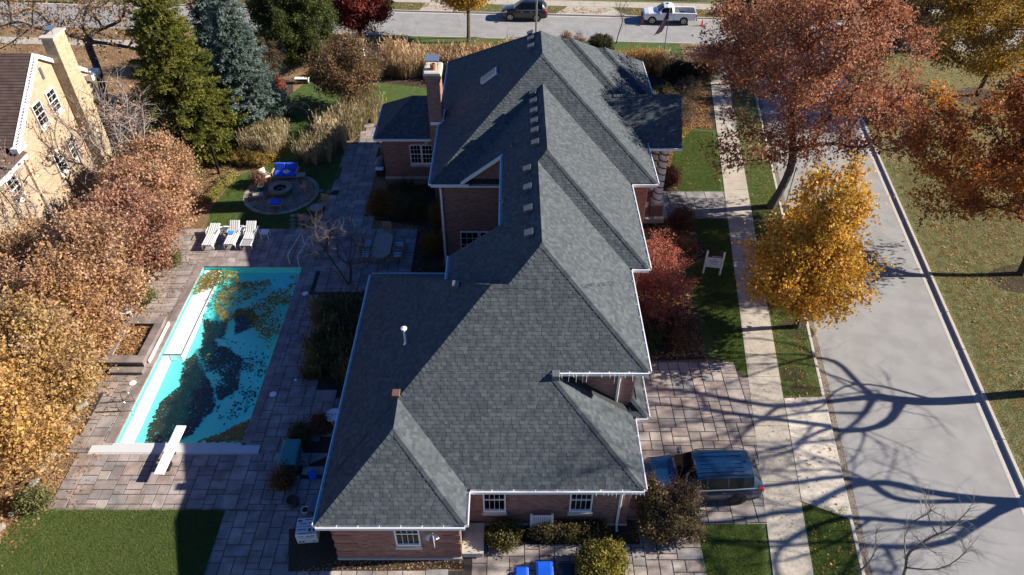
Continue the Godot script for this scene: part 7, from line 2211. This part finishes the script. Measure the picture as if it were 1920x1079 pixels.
func litter() -> void:
	var tan_ := [Color(0.480, 0.300, 0.156), Color(0.360, 0.192, 0.084), Color(0.600, 0.408, 0.240), Color(0.264, 0.144, 0.072)]
	var mixed := [Color(0.500, 0.275, 0.100), Color(0.400, 0.150, 0.062), Color(0.562, 0.375, 0.125), Color(0.250, 0.125, 0.062)]
	var yellow := [Color(0.48, 0.33, 0.03), Color(0.36, 0.22, 0.02), Color(0.30, 0.25, 0.05)]
	strew("fallen_leaves", "brown fallen leaves covering the bed under the hedgerow", [[-24, -8], [-20.6, -8], [-20.3, -14], [-19.4, -17.2], [-19.9, -20], [-20.1, -24], [-20.4, -37], [-19.8, -39.5], [-19.2, -43.4], [-24, -46]], 15000, 0.02, tan_, 201)
	strew("fallen_leaves", "brown leaves spread thinly over the pool deck by the hedge", [[-20.3, -17.2], [-18.4, -17.2], [-18.4, -37], [-20.6, -37]], 900, 0.04, tan_, 202, 0.9, 0.3, 0.55)
	strew("fallen_leaves", "brown leaves filling the raised spa", [[-20.3, -28.0], [-18.9, -28.0], [-18.9, -25.6], [-20.3, -25.6]], 1500, 0.31, tan_ + mixed, 203, 1.0, 0.5)
	strew("floating_leaves", "yellow leaves floating at the far end of the pool", [[-18.07, -31.03], [-18.1, -32.64], [-17.63, -33.1], [-16.23, -32.95], [-15.67, -31.93], [-14.41, -32.13], [-12.45, -32.64], [-12.4, -30.07], [-12.5, -26.6], [-13.31, -27.39], [-14.72, -29.42], [-15.52, -28.52], [-16.62, -29.89], [-16.7, -31.43]], 2300, -0.092, yellow + [Color(0.30, 0.22, 0.04), Color(0.20, 0.16, 0.04)], 204, 1.05, 0.06, 0.45)
	strew("floating_leaves", "brown leaves drifted into the near corner of the pool", [[-14.41, -20.73], [-13.59, -21.12], [-12.4, -22.0], [-12.4, -20.73]], 900, -0.092, tan_ + yellow, 208, 1.0, 0.1)
	strew("floating_leaves", "a few leaves floating on the open water", [[-16.15, -26.47], [-12.5, -27.5], [-12.45, -23.18], [-14.3, -23.0]], 60, -0.092, yellow, 209, 0.9, 0.1, 0.3)
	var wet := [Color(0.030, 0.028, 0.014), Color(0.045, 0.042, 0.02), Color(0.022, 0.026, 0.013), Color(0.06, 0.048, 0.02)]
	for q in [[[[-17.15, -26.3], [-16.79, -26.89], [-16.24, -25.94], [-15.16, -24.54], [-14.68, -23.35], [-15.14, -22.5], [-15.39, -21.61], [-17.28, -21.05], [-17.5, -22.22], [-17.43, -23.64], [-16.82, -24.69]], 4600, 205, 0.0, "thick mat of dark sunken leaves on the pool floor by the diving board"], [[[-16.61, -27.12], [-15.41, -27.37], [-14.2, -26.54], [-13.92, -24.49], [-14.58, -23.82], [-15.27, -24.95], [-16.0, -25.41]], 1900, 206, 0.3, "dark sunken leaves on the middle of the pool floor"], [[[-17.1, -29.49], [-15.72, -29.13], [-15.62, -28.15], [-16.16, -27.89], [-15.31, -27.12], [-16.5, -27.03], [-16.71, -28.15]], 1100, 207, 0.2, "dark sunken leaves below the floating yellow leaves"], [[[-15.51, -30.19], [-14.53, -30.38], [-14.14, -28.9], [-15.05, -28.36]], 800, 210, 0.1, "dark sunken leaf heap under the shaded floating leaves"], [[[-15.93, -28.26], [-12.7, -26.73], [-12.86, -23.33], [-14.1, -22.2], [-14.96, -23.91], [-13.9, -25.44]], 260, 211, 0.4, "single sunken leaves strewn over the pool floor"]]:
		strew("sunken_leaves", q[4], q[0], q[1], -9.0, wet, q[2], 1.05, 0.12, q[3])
	strew("fallen_leaves", "brown and red leaves covering the front bed", [[5.4, -38], [11.0, -38.0], [11.6, -34.6], [10.0, -33.3], [10.0, -26], [6.2, -25.8]], 10000, 0.02, mixed, 210, 1.0, 0.4, 0.2)
	strew("fallen_leaves", "tan leaves round the foot of the portico", [[7.6, -41.4], [11.2, -41.4], [11.0, -44], [12, -47.5], [14, -50], [9.2, -50]], 9000, 0.02, mixed, 211, 1.0, 0.4, 0.3)
	strew("fallen_leaves", "tan leaves over the front corner bed by the pavement", [[9.2, -50], [15.2, -49.8], [16.4, -58.6], [12.6, -58.6], [13.6, -55.2], [12.9, -51.8], [9.4, -51.4]], 4500, 0.02, mixed, 223, 1.1, 0.4, 0.3)
	strew("fallen_leaves", "leaves spread over the park grass across the side street", [[22, 0], [45, 0], [50, -62], [28.5, -62]], 16000, 0.02, tan_ + mixed, 212, 1.1, 0.35, 0.4)
	strew("fallen_leaves", "leaves over the neighbour's yard beyond the spruces", [[-45, -44], [-24, -48], [-22, -62], [-45, -68]], 12000, 0.02, tan_, 213, 1.2, 0.35, 0.3)
	strew("fallen_leaves", "leaves over the far verge of the cross street", band_x(6.8, 8.5, -40, 30), 5000, 0.02, mixed + tan_, 214, 1.3, 0.35, 0.45)
	strew("fallen_leaves", "leaves along the kerb verge beside the pavement", band_z(1.7, 3.5, -14, -60), 900, 0.02, mixed, 215, 0.9, 0.3, 0.5)
	strew("fallen_leaves", "leaves lying on the front lawns", [[10.3, -26], [13.6, -38], [15, -50], [12, -50], [11, -40], [10.2, -33]], 500, 0.02, mixed, 216, 0.8, 0.3, 0.5)
	strew("fallen_leaves", "leaves lying on the pavement and driveway apron", band_z(0.1, 3.4, -15, -28), 160, 0.045, mixed, 217, 0.6, 0.3)
	strew("fallen_leaves", "leaves in the road gutter", band_z(3.65, 4.1, -5, -60), 700, -0.1, mixed, 218, 0.8, 0.3, 0.6)
	strew("fallen_leaves", "leaves in the garden bed before the spruces", [[-21, -43], [-16, -45.3], [-17.2, -52], [-19, -58], [-24, -58]], 2600, 0.02, tan_ + yellow, 219, 1.0, 0.35, 0.4)
	strew("fallen_leaves", "leaves along the far garden bed", [[-17, -57.5], [8, -55.2], [14, -52], [17, -58], [7, -62], [-16, -63]], 4200, 0.02, mixed, 220, 1.0, 0.35, 0.3)
	strew("fallen_leaves", "dry leaves on the bed below the near wing", [[-6, -14.9], [-1.9, -14.9], [-1.9, -14.45], [-8.5, -14.4]], 350, 0.035, tan_, 221, 0.7, 0.3)
	strew("fallen_leaves", "leaves on the shaded beds of the court", [[-9.4, -40.8], [-3.9, -42], [-1, -34], [-3, -28], [-5.8, -28], [-6, -37], [-8.8, -38.2]], 900, 0.02, mixed, 222, 0.9, 0.3, 0.4)
	# turf blades on the nearer lawns
	var g := [Color(0.095, 0.19, 0.038), Color(0.15, 0.24, 0.05), Color(0.28, 0.285, 0.10)]
	var lush := [Color(0.085, 0.17, 0.03), Color(0.13, 0.215, 0.042), Color(0.22, 0.25, 0.07)]
	strew("grass_blades", "turf of the lawn below the pool deck", [[-20.4, -17.1], [-12.15, -17.1], [-12.0, -12], [-21.6, -12]], 34000, 0.006, g, 231, 1.3, 0.0, 0.0, "turf", "straw")
	strew("grass_blades", "turf of the front lawn", [[11.2, -38.05], [13.6, -38.05], [11.9, -24.7], [10.9, -25.8], [10.3, -30], [10.3, -33.3], [12, -34.4]], 9000, 0.006, lush, 232, 1.2, 0.0, 0.0, "turf", "straw")
	strew("grass_blades", "turf beside the front walk", [[11.8, -47.2], [12.8, -49.8], [15.2, -49.2], [14.1, -41.3], [11.3, -41.3], [11.1, -44]], 7000, 0.006, lush, 233, 1.2, 0.0, 0.0, "turf", "straw")
	strew("grass_blades", "turf of the kerb verge", band_z(1.65, 3.45, -11, -17.2), 4000, 0.006, lush, 234, 1.2, 0.0, 0.0, "turf", "straw")
	strew("grass_blades", "turf of the verge past the apron", band_z(1.65, 3.45, -23.4, -45), 6000, 0.006, g, 235, 1.2, 0.0, 0.0, "turf", "straw")
	strew("grass_blades", "turf beside the driveway", [[7.5, -16.1], [10.4, -16.7], [9.6, -12], [7.5, -12]], 4000, 0.006, lush, 236, 1.2, 0.0, 0.0, "turf", "straw")
	strew("grass_blades", "turf of the park strip across the side street", [[sx(-10, 11.7), -10], [30, -10], [33, -45], [sx(-45, 11.7), -45]], 16000, 0.004, [Color(0.13, 0.15, 0.04), Color(0.22, 0.205, 0.08), Color(0.36, 0.30, 0.16)], 237, 1.4, 0.0, 0.0, "turf", "straw")
	strew("grass_blades", "turf round the terrace", [[-19.1, -37], [-19.5, -39.4], [-18.8, -43], [-16.5, -45], [-12.1, -45], [-12.6, -37]], 6000, 0.006, lush, 238, 1.2, 0.0, 0.0, "turf", "straw")
